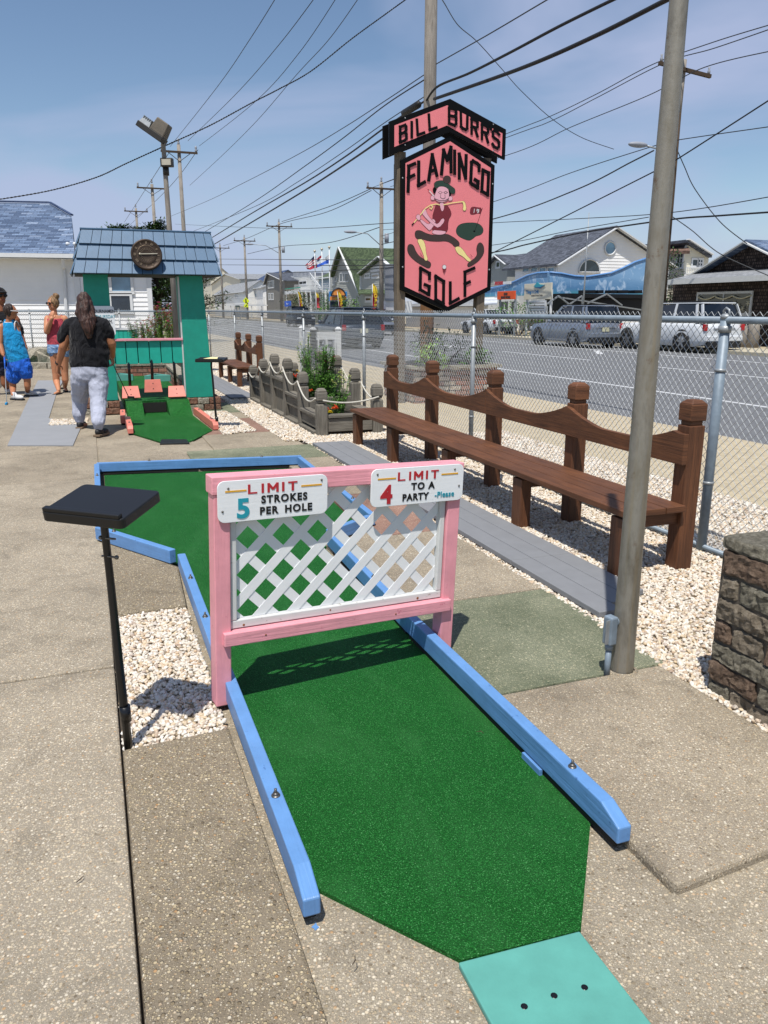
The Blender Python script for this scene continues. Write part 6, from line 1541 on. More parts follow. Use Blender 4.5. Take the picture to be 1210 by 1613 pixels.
for i in range(12):
    q = a.lerp(b, (i + .5) / 12) - Vector((0, 0, .55 + .12 * math.sin(i * 2.1)))
    for j in range(5): an = j * 1.2566 + i; mb.beam(q, q + (-DV * math.cos(an) + Vector((0, 0, math.sin(an)))) * .11, .025, .02)
mb.build('star_garland', 'lace', w_)
shrub('bush', xy0(1050, 26.8), (1.2, 1.2, 4.2), 'tall dark evergreen at the left corner of the shingle house', 'leaf_d', 21, 1400, .13)
# black display trailer with silver truss
t = thing('stage_trailer', 'black trailer with flat roof boxes and silver truss braces in front of the mural', 'trailer')
P = [PT(893, 470, 's', sM - 3), PT(1022, 470, 's', sM - 3), PT(1022, 500, 's', sM - 3), PT(893, 500, 's', sM - 3)]; slabp('body', ground_z(P), 2.2, 'darkmetal', t, DV)
P = [PT(893, 462, 's', sM - 3.2), PT(1030, 464, 's', sM - 3.2), PT(1030, 470, 's', sM - 3.2), PT(893, 469, 's', sM - 3.2)]; slabp('canopy', P, 2.6, 'darkmetal', t, DV)
for x0_, x1_ in ((921, 938), (942, 951), (963, 972), (974, 990), (1000, 1012)): 
    P = [PT(x0_, 457, 's', sM - 3), PT(x1_, 457, 's', sM - 3), PT(x1_, 462, 's', sM - 3), PT(x0_, 462, 's', sM - 3)]; slabp('roof_box', P, .6, 'darkmetal', t, DV)
for q in (((862, 479), (880, 466), (905, 486)), ((890, 484), (917, 466), (917, 484)), ((925, 478), (956, 463), (980, 481)), ((880, 468), (1010, 488))):
    for a, b in zip(q[:-1], q[1:]): trim(t, PT(*a, 's', sM - 3.6), PT(*b, 's', sM - 3.6), .07, 'galv', 'truss_bar')
for x in (862, 905, 956): a = PT(x, 482, 's', sM - 3.6); trim(t, (a.x, a.y, 0), a, .07, 'galv', 'truss_leg', up=(0, 1, 0))
# wooden stumps by the shingle house, hedge
shrub('hedge', xy0(818, 23.2, 500), (2.6, 1.6, 1.9), 'bright green hedge below the gift shop sign', 'leaf', 22, 1300, .12, 'hedge')
shrub('hedge', xy0(796, 24.0, 500), (1.6, 1.4, 1.5), 'small green hedge left of the gift shop sign', 'leaf', 23, 700, .12, 'hedge')
for i, px in enumerate((1168, 1178, 1190)):
    g = xy0(px, 24.9); h = (.75, .9, 1.2)[i]; t = thing('tree_stump', ('short', 'middle', 'tallest')[i] + ' weathered stump in the row by the shingle house', 'stump', g, 0, 'stumps by the shingle house'); mb = MB(); mb.tube([(0, 0, -.05), (.03, 0, h * .5), (0, 0, h)], [.26, .22, .2], 10); mb.build('stump', 'util_wood', t)

# ---- poles, wires, lights ----------------------------------------------
def upole(px, py, wv, ztop_py, label, r0, r1, arm=None, mat='util_wood', name='utility_pole', zt=None, arm2=None, k='w'):
    b = PT(px, py, k, wv); tz_ = zt or PT(px, ztop_py, 'y', b.y).z; t = thing(name, label, 'utility pole', (b.x, b.y, 0), TS)
    mb = MB(); mb.tube([(0, 0, -.1), (0, 0, tz_ * .5), (0, 0, tz_)], [r0, (r0 + r1) / 2, r1], 12); mb.build('shaft', mat, t)
    for A_ in [arm, arm2]:
        if A_:
            z, L = A_; mb = MB(); mb.box((0, -r1 - .05, z), (L, .11, .13)); cr = mb.build('crossarm', 'util_dark', t)
            for x in (-L * .46, -L * .2, L * .2, L * .46):
                mb = MB(); mb.lathe([(.0, 0), (.05, 0), (.06, .08), (.03, .12), (.06, .16), (.05, .22), (0, .24)], 8, Matrix.Translation(Vector((x, -r1 - .05, z + .06)))); mb.build('insulator', 'glass_blue' if False else 'greypanel', cr)
            mb = MB(); mb.beam((-L * .25, -r1 - .03, z - .05), (0, -r1 * 1.0, z - .55), .04, .04, up=(0, 1, 0)); mb.beam((L * .25, -r1 - .03, z - .05), (0, -r1 * 1.0, z - .55), .04, .04, up=(0, 1, 0)); mb.build('brace', 'util_dark', cr)
    return t, b, tz_
def lamp(t, z, L, dirx, rise=.5, hs=1.0):
    mb = MB(); mb.tube([(0, 0, z - rise), (dirx * L * .5, 0, z - .1), (dirx * L, 0, z)], .035, 6); a = mb.build('lamp_arm', 'galv', t)
    mb = MB(); mb.ball((dirx * (L + .3) , 0, z), (.42 * hs, .16, .11)); mb.build('lamp_head', 'greypanel', a)
up0, b0_, z0_ = upole(672, 545, 7.0, 0, 'tall weathered utility pole rising behind the pink sign', .15, .11, zt=11.8, arm=(11.4, 2.4)); 
mb = MB(); mb.tube([(0, 0, -.1), (0, 0, 3.0)], [.152, .149], 12, caps=False); mb.build('wrap', 'orange_wood', up0)
t, b_, z_ = upole(298, 500, 7.0, 228, 'near side utility pole right of the floodlight pole', .17, .12, arm=(0, 0)); 
L_ = 2.45
def addarm(t, z, L, r1):
    mb = MB(); mb.box((0, -r1 - .05, z), (L, .11, .13)); cr = mb.build('crossarm', 'util_dark', t)
    for x in (-L * .46, 0, L * .46):
        mb = MB(); mb.lathe([(.0, 0), (.07, 0), (.09, .12), (.05, .2), (.09, .27), (.06, .38), (0, .42)], 8, Matrix.Translation(Vector((x, -r1 - .05 if x else 0, z + (.06 if x else .5))))); mb.build('insulator', 'greypanel', cr)
    for s_ in (-1, 1): mb = MB(); mb.beam((s_ * L * .3, -r1 - .03, z - .05), (0, -r1, z - .6), .04, .04, up=(0, 1, 0)); mb.build('brace', 'util_dark', cr)
for o in list(t.children):
    if o.name.startswith('crossarm'):
        for c in list(o.children): bpy.data.objects.remove(c)
        bpy.data.objects.remove(o)
addarm(t, z_ - .5, 2.5, .12); P1 = (t, b_, z_)
for px, yt, lb_ in ((254, 290, 'near side utility pole just left of the floodlight pole'), (227, 328, 'farthest near side utility pole above the teal tower roof')):
    t, b_, z_ = upole(px, 500, 7.0, yt, lb_, .2, .14); addarm(t, z_ - .4, 2.9, .14)
t, b_, z_ = upole(1041, 495, 22.6, 178, 'dark leaning utility pole behind the grey steel pole', .16, .12, mat='util_dark'); zc = PT(1067, 112, 'y', b_.y).z
mb = MB(); mb.tube([(0, 0, z_ - .5), (.05, 0, zc + .4)], .11, 8); mb.build('shaft_top', 'util_wood', t); mb = MB(); mb.beam((-1.25, -.18, zc + .12), (1.25, -.18, zc - .12), .11, .13, up=(0, 0, 1)); cr = mb.build('crossarm', 'util_dark', t)
for x in (-1.15, 1.15): mb = MB(); mb.lathe([(0, 0), (.05, 0), (.06, .12), (.03, .18), (.05, .25), (0, .28)], 8, Matrix.Translation(Vector((x, -.18, zc + .05 - x * .1)))); mb.build('insulator', 'greypanel', cr)
mb = MB(); mb.tube([(-.45, 0, zc - 1.2), (-.45, 0, zc - .6)], .16, 10); mb.beam((-.45, 0, zc - .9), (0, 0, zc - .9), .06, .06); mb.build('transformer', 'greypanel', t)
zl = PT(1000, 233, 'y', b_.y).z; lamp(t, zl, 1.5, -1, .6, 1.1)
for px, yt, yb_, lb_, arms in ((601, 287, 495, 'far side utility pole with street lamp in front of the grey house', 2.6), (444, 350, 495, 'far side utility pole with street lamp over the white balcony house', 3.2), (390, 374, 495, 'third far side utility pole above the crossing sign', 3.2), (352, 386, 495, 'most distant far side utility pole right of the tower', 3.2)):
    t, b_, z_ = upole(px, yb_, 22.6, yt, lb_, .2, .14, mat='util_wood'); addarm(t, z_ - .5, arms, .14)
    if px > 430:
        lamp(t, PT(px, 367 if px > 500 else 386, 'y', b_.y).z, 2.3 if px > 500 else 3.4, -1, 1.0, 1.3)
        mb = MB(); zz_ = PT(px, 382 if px > 500 else 398, 'y', b_.y).z; mb.tube([(.45, 0, zz_), (.45, 0, zz_ + .7)], .18, 10); mb.beam((.4, 0, zz_ + .3), (0, 0, zz_ + .3), .06, .06); mb.build('transformer', 'greypanel', t)
# floodlight pole
b = PT(279, 536, 'y', 18.6); zt_f = PT(261, 205, 'y', 18.6).z
t = thing('floodlight_pole', 'brown steel pole with tilted twin floodlights above the tower', 'light pole', (b.x, b.y, 0))
mb = MB(); mb.tube([(0, 0, -.1), (-.005, 0, zt_f * .6), (-.02, 0, zt_f - .25), (-.05, 0, zt_f - .1), (-.14, 0, zt_f - .02)], [.075, .06, .05, .045, .04], 12); mb.build('shaft', 'util_wood', t)
M['lampbody'] = plain('floodlight_body', '#5f584d', .6, .2, var=.2, vs=8); M['lampdark'] = plain('floodlight_dark', '#262421', .5)
c = PT(243, 203, 'y', 18.5) - Vector((b.x, b.y, 0)); XX = Matrix.Translation(c) @ Matrix.Rotation(R(34), 4, 'Y')
mb = MB(); mb.box((0, 0, -.10), (.62, .42, .12), X=XX); fl_ = mb.build('lamp_body', 'lampdark', t, bevel=.01)
mb = MB(); mb.box((.13, 0, .10), (.34, .36, .30), X=XX, taper=(.85, .85)); mb.build('ballast_box', 'lampbody', fl_, bevel=.02)
mb = MB(); mb.box((-.17, 0, .02), (.24, .34, .12), X=XX, taper=(.8, .8)); 
for i in range(5): mb.box((-.26 + i * .045, 0, .09), (.014, .3, .05), X=XX)
mb.build('heat_sink', 'galv', fl_)
zz_ = PT(268, 256, 'y', 18.5).z
mb = MB(); mb.box((.06, -.09, zz_), (.27, .14, .18)); o = mb.build('small_floodlight', 'lampdark', t, bevel=.015); mb = MB(); mb.box((.06, -.165, zz_), (.20, .01, .12)); mb.build('lens', 'gnomon', o)
mb = MB(); mb.tube([(0, 0, zz_ - .25), (0, 0, zz_ - .08)], .07, 8); mb.build('bracket', 'lampdark', t)

M['wire'] = plain('black_cable', '#0c0d0f', .6, var=0, bump=0); M['wire_thin'] = plain('thin_wire', '#2a2d31', .6, var=0, bump=0)
def catm(P, n=10):
    out = []
    for i in range(len(P) - 1):
        p0, p1, p2, p3 = P[max(i - 1, 0)], P[i], P[i + 1], P[min(i + 2, len(P) - 1)]
        for j in range(n):
            t = j / n; out.append(.5 * ((2 * p1) + (p2 - p0) * t + (2 * p0 - 5 * p1 + 4 * p2 - p3) * t * t + (3 * p1 - p0 - 3 * p2 + p3) * t ** 3))
    out.append(P[-1]); return out
def cable(pts, pl, r, label, mat='wire', twist=0):
    if isinstance(pl, list): P = [PT(x, y, *q) for (x, y), q in zip(pts, pl)]
    else: P = [PT(x, y, *pl) for x, y in pts]
    C_ = catm(P) if len(P) > 2 else P; mb = MB()
    if twist:
        C2 = [Vector(a).lerp(b, t / 8) for a, b in zip(C_[:-1], C_[1:]) for t in range(8)]
        for ph in (0, math.pi): mb.tube([p + Vector((0, math.sin(i * .7 + ph) * r, math.cos(i * .7 + ph) * r)) for i, p in enumerate(C2)], r, 4)
    else: mb.tube(C_, r, 6)
    o = mb.build('power_cable', mat); tag(o, label, 'cable', 'overhead cables'); return o
near = ('w', 6.9); far = ('w', 22.5)
cable([(446, -22), (395, 60), (340, 140), (268, 231)], ('w', 5.8), .012, 'leftmost thin wire dropping from the top edge to the near pole crossarm')
cable([(508, -20), (440, 70), (370, 150), (296, 222)], ('w', 6.9), .012, 'second thin wire dropping to the tip of the near pole')
cable([(542, -22), (470, 85), (400, 162), (314, 230)], ('w', 8.0), .012, 'third thin wire dropping to the right end of the near crossarm')
cable([(578, -22), (520, 60), (467, 118), (405, 190), (350, 245), (299, 292)], ('w', 7.0), .010, 'thin wire crossing the twisted service line and reaching the near pole shaft', 'wire_thin')
cable([(655, -12), (605, 24), (553, 62), (490, 112), (440, 140), (395, 163), (330, 198), (264, 228), (200, 257), (150, 280), (75, 301), (-20, 317)], ('y', 18.6), .008, 'long twisted service cable sagging from top right past the floodlight to the left edge', twist=1)
cable([(668, 118), (605, 160), (540, 202), (470, 243), (380, 290), (300, 328), (205, 366)], near, .010, 'upper of the thin wires running down left from the pole behind the sign', 'wire_thin')
cable([(668, 126), (605, 167), (540, 218), (480, 262), (400, 318), (318, 368)], near, .013, 'second wire running down left from the pole behind the sign')
cable([(672, 150), (605, 194), (540, 240), (470, 286), (400, 326), (300, 366)], near, .010, 'thin wire just above the heavy cables left of the sign', 'wire_thin')
cable([(671, 158), (605, 202), (545, 246), (480, 288), (400, 334), (328, 378)], near, .020, 'upper heavy black cable left of the sign')
cable([(671, 173), (605, 217), (545, 258), (480, 300), (400, 348), (332, 388)], near, .024, 'lower heavy black cable left of the sign')
cable([(1090, -18), (1050, 0), (935, 58), (820, 108), (684, 156)], near, .030, 'thickest black cable crossing the sky right of the sign')
cable([(1000, -16), (965, 0), (880, 42), (805, 82), (740, 115), (690, 136), (672, 158)], near, .022, 'second thick black cable above the thickest one')
cable([(890, -16), (858, 2), (770, 54), (687, 101)], near, .010, 'thin wire running from the top edge to the pole above the sign', 'wire_thin')
cable([(688, -14), (700, 5), (722, 40), (752, 66), (790, 108), (820, 142), (868, 186), (915, 216), (967, 235)], [('w', 7)] + [('w', 7 + 15.6 * i / 8) for i in range(1, 9)], .013, 'drooping twisted wire from the top down to the far street lamp')
cable([(1230, 34), (1125, 66), (1027, 102), (940, 148), (865, 184), (797, 211), (600, 290)], far, .018, 'upper far wire climbing to the right above the grey pole', 'wire_thin')
cable([(1230, 40), (1125, 76), (1045, 100), (940, 154), (865, 192), (797, 217), (585, 296)], far, .018, 'far wire just beneath the upper far wire', 'wire_thin')
cable([(1230, 77), (1110, 106), (1022, 150), (900, 200), (797, 245), (615, 294)], far, .018, 'third far wire from the right end of the far crossarm', 'wire_thin')
cable([(1230, 197), (1065, 221), (1030, 230), (900, 272), (777, 318), (601, 372)], far, .018, 'far wire passing at the level of the far street lamp', 'wire_thin')
cable([(1030, 237), (995, 255), (905, 300), (777, 345), (601, 385)], far, .03, 'twisted far cable running left below the street lamp', 'wire_thin')
cable([(1230, 146), (1060, 255), (1027, 272), (900, 336), (775, 399)], far, .026, 'straight dark wire from the right edge down to the sign edge')
cable([(1230, 307), (1055, 335), (900, 345), (777, 351), (604, 362)], far, .018, 'almost level thin wire above the white house roof', 'wire_thin')
cable([(1230, 333), (1130, 340), (1055, 346), (920, 366), (830, 385), (775, 398), (640, 420), (444, 430)], far, .035, 'heavy black wire passing over the white house roof')
cable([(1022, 342), (900, 363), (777, 386), (601, 405)], far, .018, 'thin wire just above the heavy far wire', 'wire_thin')
cable([(1062, 225), (1078, 262), (1095, 298), (1135, 350), (1177, 384)], [('w', 22.6), ('w', 23.4), ('w', 24.2), ('w', 25), ('w', 26)], .02, 'slack service wire dropping to the shingle house roof', 'wire_thin')
cable([(1050, 335), (1090, 363), (1135, 400), (1215, 436)], [('w', 22.6), ('w', 23.4), ('w', 24.2), ('w', 25)], .02, 'service wire from the dark pole to the shingle porch', 'wire_thin')
cable([(276, 353), (360, 357), (470, 360), (604, 352), (640, 350)], ('w', 22), .03, 'level thin wire crossing between the tower and the grey house', 'wire_thin')
cable([(335, 408), (480, 409), (628, 410)], ('w', 22), .035, 'upper of two level wires passing behind the flags', 'wire_thin')
cable([(335, 417), (480, 418), (628, 418)], ('w', 22), .035, 'lower of two level wires passing behind the flags')
cable([(585, 297), (520, 325), (444, 349)], far, .03, 'upper distant wire between the two street lamp poles', 'wire_thin')
cable([(585, 300), (515, 334), (444, 352), (390, 375), (352, 387)], far, .03, 'lower distant wire running on to the last pole', 'wire_thin')
cable([(598, 358), (520, 382), (446, 388), (390, 400)], far, .03, 'sagging distant wire beneath the street lamp arm', 'wire_thin')
cable([(268, 238), (225, 305), (196, 350)], ('w', 5.6), .02, 'wire from the near crossarm down toward the pines', 'wire_thin')
cable([(312, 236), (262, 300), (204, 355)], ('w', 8), .02, 'second wire from the near crossarm down toward the pines', 'wire_thin')
# black splice on the cable left of the pole
mb = MB(); a, b = PT(634, 180, *near), PT(662, 163, *near); mb.tube([a, a.lerp(b, .1), a.lerp(b, .9), b], [.03, .075, .075, .03], 10); o = mb.build('cable_splice', 'wire'); tag(o, 'black cigar shaped splice box on the cable beside the sign header', 'splice box')
# antenna mast
t = thing('antenna_mast', 'slim grey mast standing in front of the large white house', 'mast', xy0(918, 24.0)); mb = MB(); zt_m = PT(921, 335, 'y', xy0(918, 24).y).z; mb.tube([(0, 0, 0), (0, 0, zt_m * .5), (0, 0, zt_m)], [.06, .04, .02], 8); mb.build('mast', 'galv', t)

# ---- flags ---------------------------------------------------------------
def flagpole(px, ytop, label, seed, stripes):
    g = xy0(px, 23.8); zt_ = PT(px, ytop, 'y', g.y).z; t = thing('flag_pole', label, 'flag pole', g); mb = MB(); mb.tube([(0, 0, 0), (0, 0, zt_)], [.09, .05], 8); mb.build('pole', 'white', t); mb = MB(); mb.ball((0, 0, zt_ + .1), .14); mb.build('finial', 'gnomon', t); return t, g
def flag(pts_px, px, label, cols, k=8):
    """wavy cloth: top edge / bottom edge polylines"""
    g = xy0(px, 23.8); T_, B_ = pts_px; n_ = len(T_); mb = MB()
    for i in range(n_ - 1):
        for j, c_ in enumerate(cols):
            def q(a, f): p = PT(T_[a][0] + (B_[a][0] - T_[a][0]) * f, T_[a][1] + (B_[a][1] - T_[a][1]) * f, 'y', g.y + .25 * math.sin(a * 1.5 + f)); return p
            mi = c_[min(i, len(c_) - 1)] if isinstance(c_, list) else c_
            mb.face([q(i, (j + 1) / len(cols)), q(i + 1, (j + 1) / len(cols)), q(i + 1, j / len(cols)), q(i, j / len(cols))], mi=mi)
    t = mb.build('flag', ['fl_red', 'white', 'fl_navy', 'fl_blue'], weld=False); tag(t, label, 'flag'); 
    so = t.modifiers.new('thickness', 'SOLIDIFY'); so.thickness = .01; return t
M['fl_red'] = plain('flag_red', '#a3283a', .7, bump=0); M['fl_navy'] = plain('flag_navy', '#232c4e', .7, bump=0); M['fl_blue'] = plain('flag_blue', '#2c5cc0', .7, bump=0)
flagpole(498, 397, 'left white pole of the three flag poles', 1, 0); flagpole(509, 394, 'middle white pole of the three flag poles', 1, 0); flagpole(520.5, 391, 'right white pole of the three flag poles', 1, 0)
flag((((497, 401), (491, 407), (485, 414), (480.5, 418)), ((500, 422), (495, 422.5), (489, 425), (484, 424))), 498, 'striped red and white flag with navy corner on the left pole', [[2, 2, 0], [2, 1, 0], [0, 0, 1], 1, 0, 1, 0, 0, 0])
flag((((508, 401), (503, 404), (499, 408)), ((508, 406), (504, 410), (500, 413))), 509, 'small red white and blue flag on the middle pole', [0, [0, 2], [1, 2]])
flag((((519.5, 400), (511, 407), (504, 411), (499, 414)), ((518, 415), (511, 416.5), (504, 420), (499, 421))), 520.5, 'white and blue flag on the right pole', [1, 1, 3, 3])
def feather(px, x_top, ytop, ybot, wpx, label, wv, word):
    a = PT(px, ybot, 'w', wv); b = PT(x_top, ytop, 'w', wv); t = thing('feather_flag', label, 'feather flag', (a.x, a.y, 0), TS); W_ = (PT(px + wpx, ybot, 'y', a.y) - PT(px, ybot, 'y', a.y)).x; z0, z1 = a.z, b.z; dx = (b.x - a.x)
    H_ = z1 - z0; out = []; N = 12
    for i in range(N + 1):
        f = i / N; wd = W_ * (1 if f < .6 else math.sqrt(max(0, 1 - ((f - .6) / .4) ** 2))); out.append((f, wd))
    mb = MB(); 
    for i in range(N):
        (f, w0), (f2, w1) = out[i], out[i + 1]; y = .12 * math.sin(f * 6); y2 = .12 * math.sin(f2 * 6)
        mb.face([(dx * f, y, z0 + H_ * f), (dx * f + w0, y - .1, z0 + H_ * f), (dx * f2 + w1, y2 - .1, z0 + H_ * f2), (dx * f2, y2, z0 + H_ * f2)], mi=0 if f < .62 else 1)
    o = mb.build('banner', ['fl_red', 'fl_yellow'], t); so = o.modifiers.new('t', 'SOLIDIFY'); so.thickness = .01
    mb = MB(); mb.tube([(-.03, 0, 0), (-.03 + dx * .5, 0, z0 + H_ * .5), (dx, 0, z1)], .03, 6); mb.build('pole', 'white', t)
    for i, ch in enumerate(word):
        f = .56 - i * .18; X = Matrix.Translation(Vector((dx * f + W_ * .5, -.25, z0 + H_ * f - .1))); fat('lettering', ch, H_ * .19, 'fl_yellow', t, X, .01, .03, .9, 'CENTER')
M['fl_yellow'] = plain('flag_yellow', '#d9b927', .7, bump=0)
feather(474, 470, 459, 487, 3.6, 'red and yellow OPEN feather flag left of the flag poles', 23.0, 'OPEN')
feather(587, 587, 447, 492, 7, 'red and yellow OPEN feather flag beside the far utility pole', 23.0, 'OPEN')
feather(536, 532, 459, 492, 5, 'red feather flag leaning across the round shop sign', 23.2, 'OPEN')
feather(500, 498, 461, 485, 4, 'plain dark red feather flag beneath the flags', 23.6, '')
# round shop sign
t = thing('round_shop_sign', 'round topped orange and blue shop sign on dark posts with a red banner before it', 'sign', (0, 0, 0))
wr_ = 24.2; M['sg_or'] = plain('sign_orange', '#d98a45', .5, vs=2, var=.2); M['sg_bl'] = plain('sign_blue', '#3f86c4', .5); M['sg_dk'] = plain('sign_dark_blue', '#16283e', .5)
c = PT(533, 466, 'w', wr_); sR_ = c.dot(DV); disc(t, c, 's', (c - PT(544, 466, 's', sR_)).length, 'sg_or', 'sg_dk', 0, 180, 'arched_panel')
P = [PT(519, 459, 's', sR_ + .3), PT(547, 459, 's', sR_ + .3), PT(547, 474, 's', sR_ + .3), PT(519, 474, 's', sR_ + .3)]; slabp('blue_panel', P, .2, 'sg_bl', t)
P = [PT(520, 467, 's', sR_ + .15), PT(546, 467, 's', sR_ + .15), PT(546, 473, 's', sR_ + .15), PT(520, 473, 's', sR_ + .15)]; slabp('orange_band', P, .05, 'sg_or', t)
P = [PT(521, 474.5, 's', sR_ + .3), PT(546, 474.5, 's', sR_ + .3), PT(546, 500, 's', sR_ + .3), PT(521, 500, 's', sR_ + .3)]; slabp('base', ground_z(P), .3, 'sg_dk', t)
# traffic signs
M['fluo'] = plain('fluorescent_yellow', '#c9d81a', .5, bump=0)
g = xy0(388.5, 22.4); t = thing('crossing_sign', 'fluorescent yellow diamond pedestrian crossing sign with arrow plate below', 'road sign', g, 0)
zc = PT(388.5, 474, 'y', g.y).z; s_ = (PT(394, 474, 'y', g.y) - PT(388.5, 474, 'y', g.y)).x
mb = MB(); mb.tube([(0, .06, 0), (0, .06, zc)], .05, 6); mb.build('post', 'galv', t); mb = MB(); flat_xz(mb, [(0, zc - s_), (s_, zc), (0, zc + s_), (-s_, zc)], -.02, .02, I); d_ = mb.build('diamond_plate', 'fluo', t)
mb = MB(); flat_xz(mb, [(-s_ * .62, zc - s_ * 1.75), (s_ * .62, zc - s_ * 1.75), (s_ * .62, zc - s_ * .95), (-s_ * .62, zc - s_ * .95)], -.05, -.025, I); pl_ = mb.build('arrow_plate', 'fluo', t)
mb = MB(); mb.ball((0, -.03, zc + s_ * .45), (.1, .02, .1)); mb.beam((0, -.03, zc + s_ * .3), (0, -.03, zc - s_ * .1), .04, .16, up=(1, 0, 0)); mb.beam((0, -.034, zc - s_ * .1), (s_ * .25, -.034, zc - s_ * .5), .03, .1, up=(1, 0, 0)); mb.beam((0, -.036, zc - s_ * .1), (-s_ * .2, -.036, zc - s_ * .5), .03, .1, up=(1, 0, 0)); mb.build('walking_figure', 'blacktxt', d_)
mb = MB(); mb.beam((s_ * .35, -.06, zc - s_ * 1.15), (-s_ * .3, -.06, zc - s_ * 1.55), .02, .1, up=(1, 0, 0)); mb.build('arrow', 'blacktxt', pl_)
t, p, X, W_, H_ = board('parking_sign', 'blue square road sign with white symbol at the foot of the lamp pole', 'w', 22.3, (449, 474, 458, 483), 'sg_bl2' if 'sg_bl2' in M else 'fl_blue', cat='road sign', post_mat='galv')
mb = MB(); flat_xz(mb, [(W_ * .3, H_ * .75), (W_ * .42, H_ * .3), (W_ * .75, H_ * .6), (W_ * .45, H_ * .5)], -.06, -.045, X); mb.build('symbol', 'white', p)
t, p, X, W_, H_ = board('street_name_sign', 'small green street name sign left of the crossing sign', 'w', 22.3, (371, 481, 377, 484), 'green_p', cat='road sign', post_mat='galv')

# roadside things outside the fence
t = thing('vinyl_screen', 'white vinyl panel screen standing on the verge behind the flower box', 'screen', (0, 0, 0))
wv_ = 4.6; a, b = PT(492, 524, 'w', wv_), PT(0, 0, 'w', wv_)
def vpanel(p, q, z1):
    p, q = Vector((p.x, p.y, 0)), Vector((q.x, q.y, 0)); d = (q - p).normalized()
    for e in (p, q): mb = MB(); mb.beam(e, e + Vector((0, 0, z1 + .08)), .12, .12, up=(0, 1, 0)); mb.box(e + Vector((0, 0, z1 + .11)), (.15, .15, .05), taper=(.4, .4)); mb.build('post', 'white', t)
    mb = MB(); mb.beam(p + Vector((0, 0, z1 - .05)), q + Vector((0, 0, z1 - .05)), .06, .16); mb.beam(p + Vector((0, 0, .15)), q + Vector((0, 0, .15)), .06, .16); mb.build('rail', 'white', t)
    mb = MB(); L = (q - p).length; k_ = int(L / .15)
    for i in range(k_): c = p + d * (L * (i + .5) / k_); mb.beam(c + Vector((0, 0, .2)), c + Vector((0, 0, z1 - .12)), .03, L / k_ - .006, up=d.cross(Vector((0, 0, 1))))
    mb.build('panel', 'white', t)
p1, p2, p3 = G(495, 592), G(534, 592), G(477, 580)
p1, p2 = PT(495, 600, 's', 16.4), PT(534, 600, 's', 16.4); p0_ = PT(478, 600, 's', 17.9)
vpanel(p1, p2, 1.05); vpanel(p0_, p1, 1.05)
t = thing('roadside_bed', 'low brick flower bed with white coping just outside the fence below the sign', 'flower bed', (0, 0, 0), TS)
bw0, bw1, bs0, bs1 = 5.15, 6.75, 12.45, 13.9
mb = MB(); mb.box(((bw0 + bw1) / 2, (bs0 + bs1) / 2, .26), (bw1 - bw0, bs1 - bs0, .6))
mb2 = MB(); [mb2.face([mb.v[i] for i in f]) for f in mb.f]; mb2.build('wall', 'redbrick', t)
for c, d in (((bw0, (bs0 + bs1) / 2, .58), (.14, bs1 - bs0 + .1, .05)), ((bw1, (bs0 + bs1) / 2, .58), (.14, bs1 - bs0 + .1, .05)), (((bw0 + bw1) / 2, bs0, .579), (bw1 - bw0 - .15, .14, .05)), (((bw0 + bw1) / 2, bs1, .579), (bw1 - bw0 - .15, .14, .05))): mb = MB(); mb.box(c, d); mb.build('coping', 'stone_pale', t)
for i, (s_, w_, sd, q, mt_) in enumerate(((12.9, 5.9, 31, (.75, .6, .75), 'leaf_d'), (12.5, 5.5, 32, (.35, .3, .45), 'leaf_y'), (12.6, 6.4, 33, (.4, .3, .35), 'leaf'))): shrub('bed_shrub', ST(s_, w_, .55), q, ('round dark shrub in the middle of the roadside bed', 'small yellow green shrub at the left of the roadside bed', 'low green shrub at the right of the roadside bed')[i], mt_, sd, 900 if i == 0 else 400, .06, 'shrub', 'shrubs in the roadside bed')

# ---- vehicles ------------------------------------------------------------
M['car_silver'] = plain('car_silver', '#8f97a2', .28, .6, var=.02, bump=0); M['car_white'] = plain('car_white', '#c4c8cb', .25, 0, var=.02, bump=0, spec=.7)
M['car_dark'] = plain('car_dark_grey', '#4a535e', .28, .5, var=.02, bump=0); M['car_black'] = plain('car_black', '#15171a', .25, .2, bump=0); M['car_red'] = plain('car_red', '#8d1f24', .3, .2, bump=0)
M['tyre'] = plain('tyre_rubber', '#141414', .85, bump=.3); M['rim'] = plain('alloy_rim', '#9ea1a5', .3, .8); M['carglass'] = plain('car_glass', '#0c1014', .06, 0, bump=0, spec=.9); M['tail'] = plain('tail_lamp', '#a0141c', .2, bump=0); M['head'] = plain('head_lamp', '#c9cfd4', .1, .2, bump=0); M['plate'] = plain('plate', '#b9b79a', .5); M['trimblk'] = plain('car_trim', '#101113', .6)
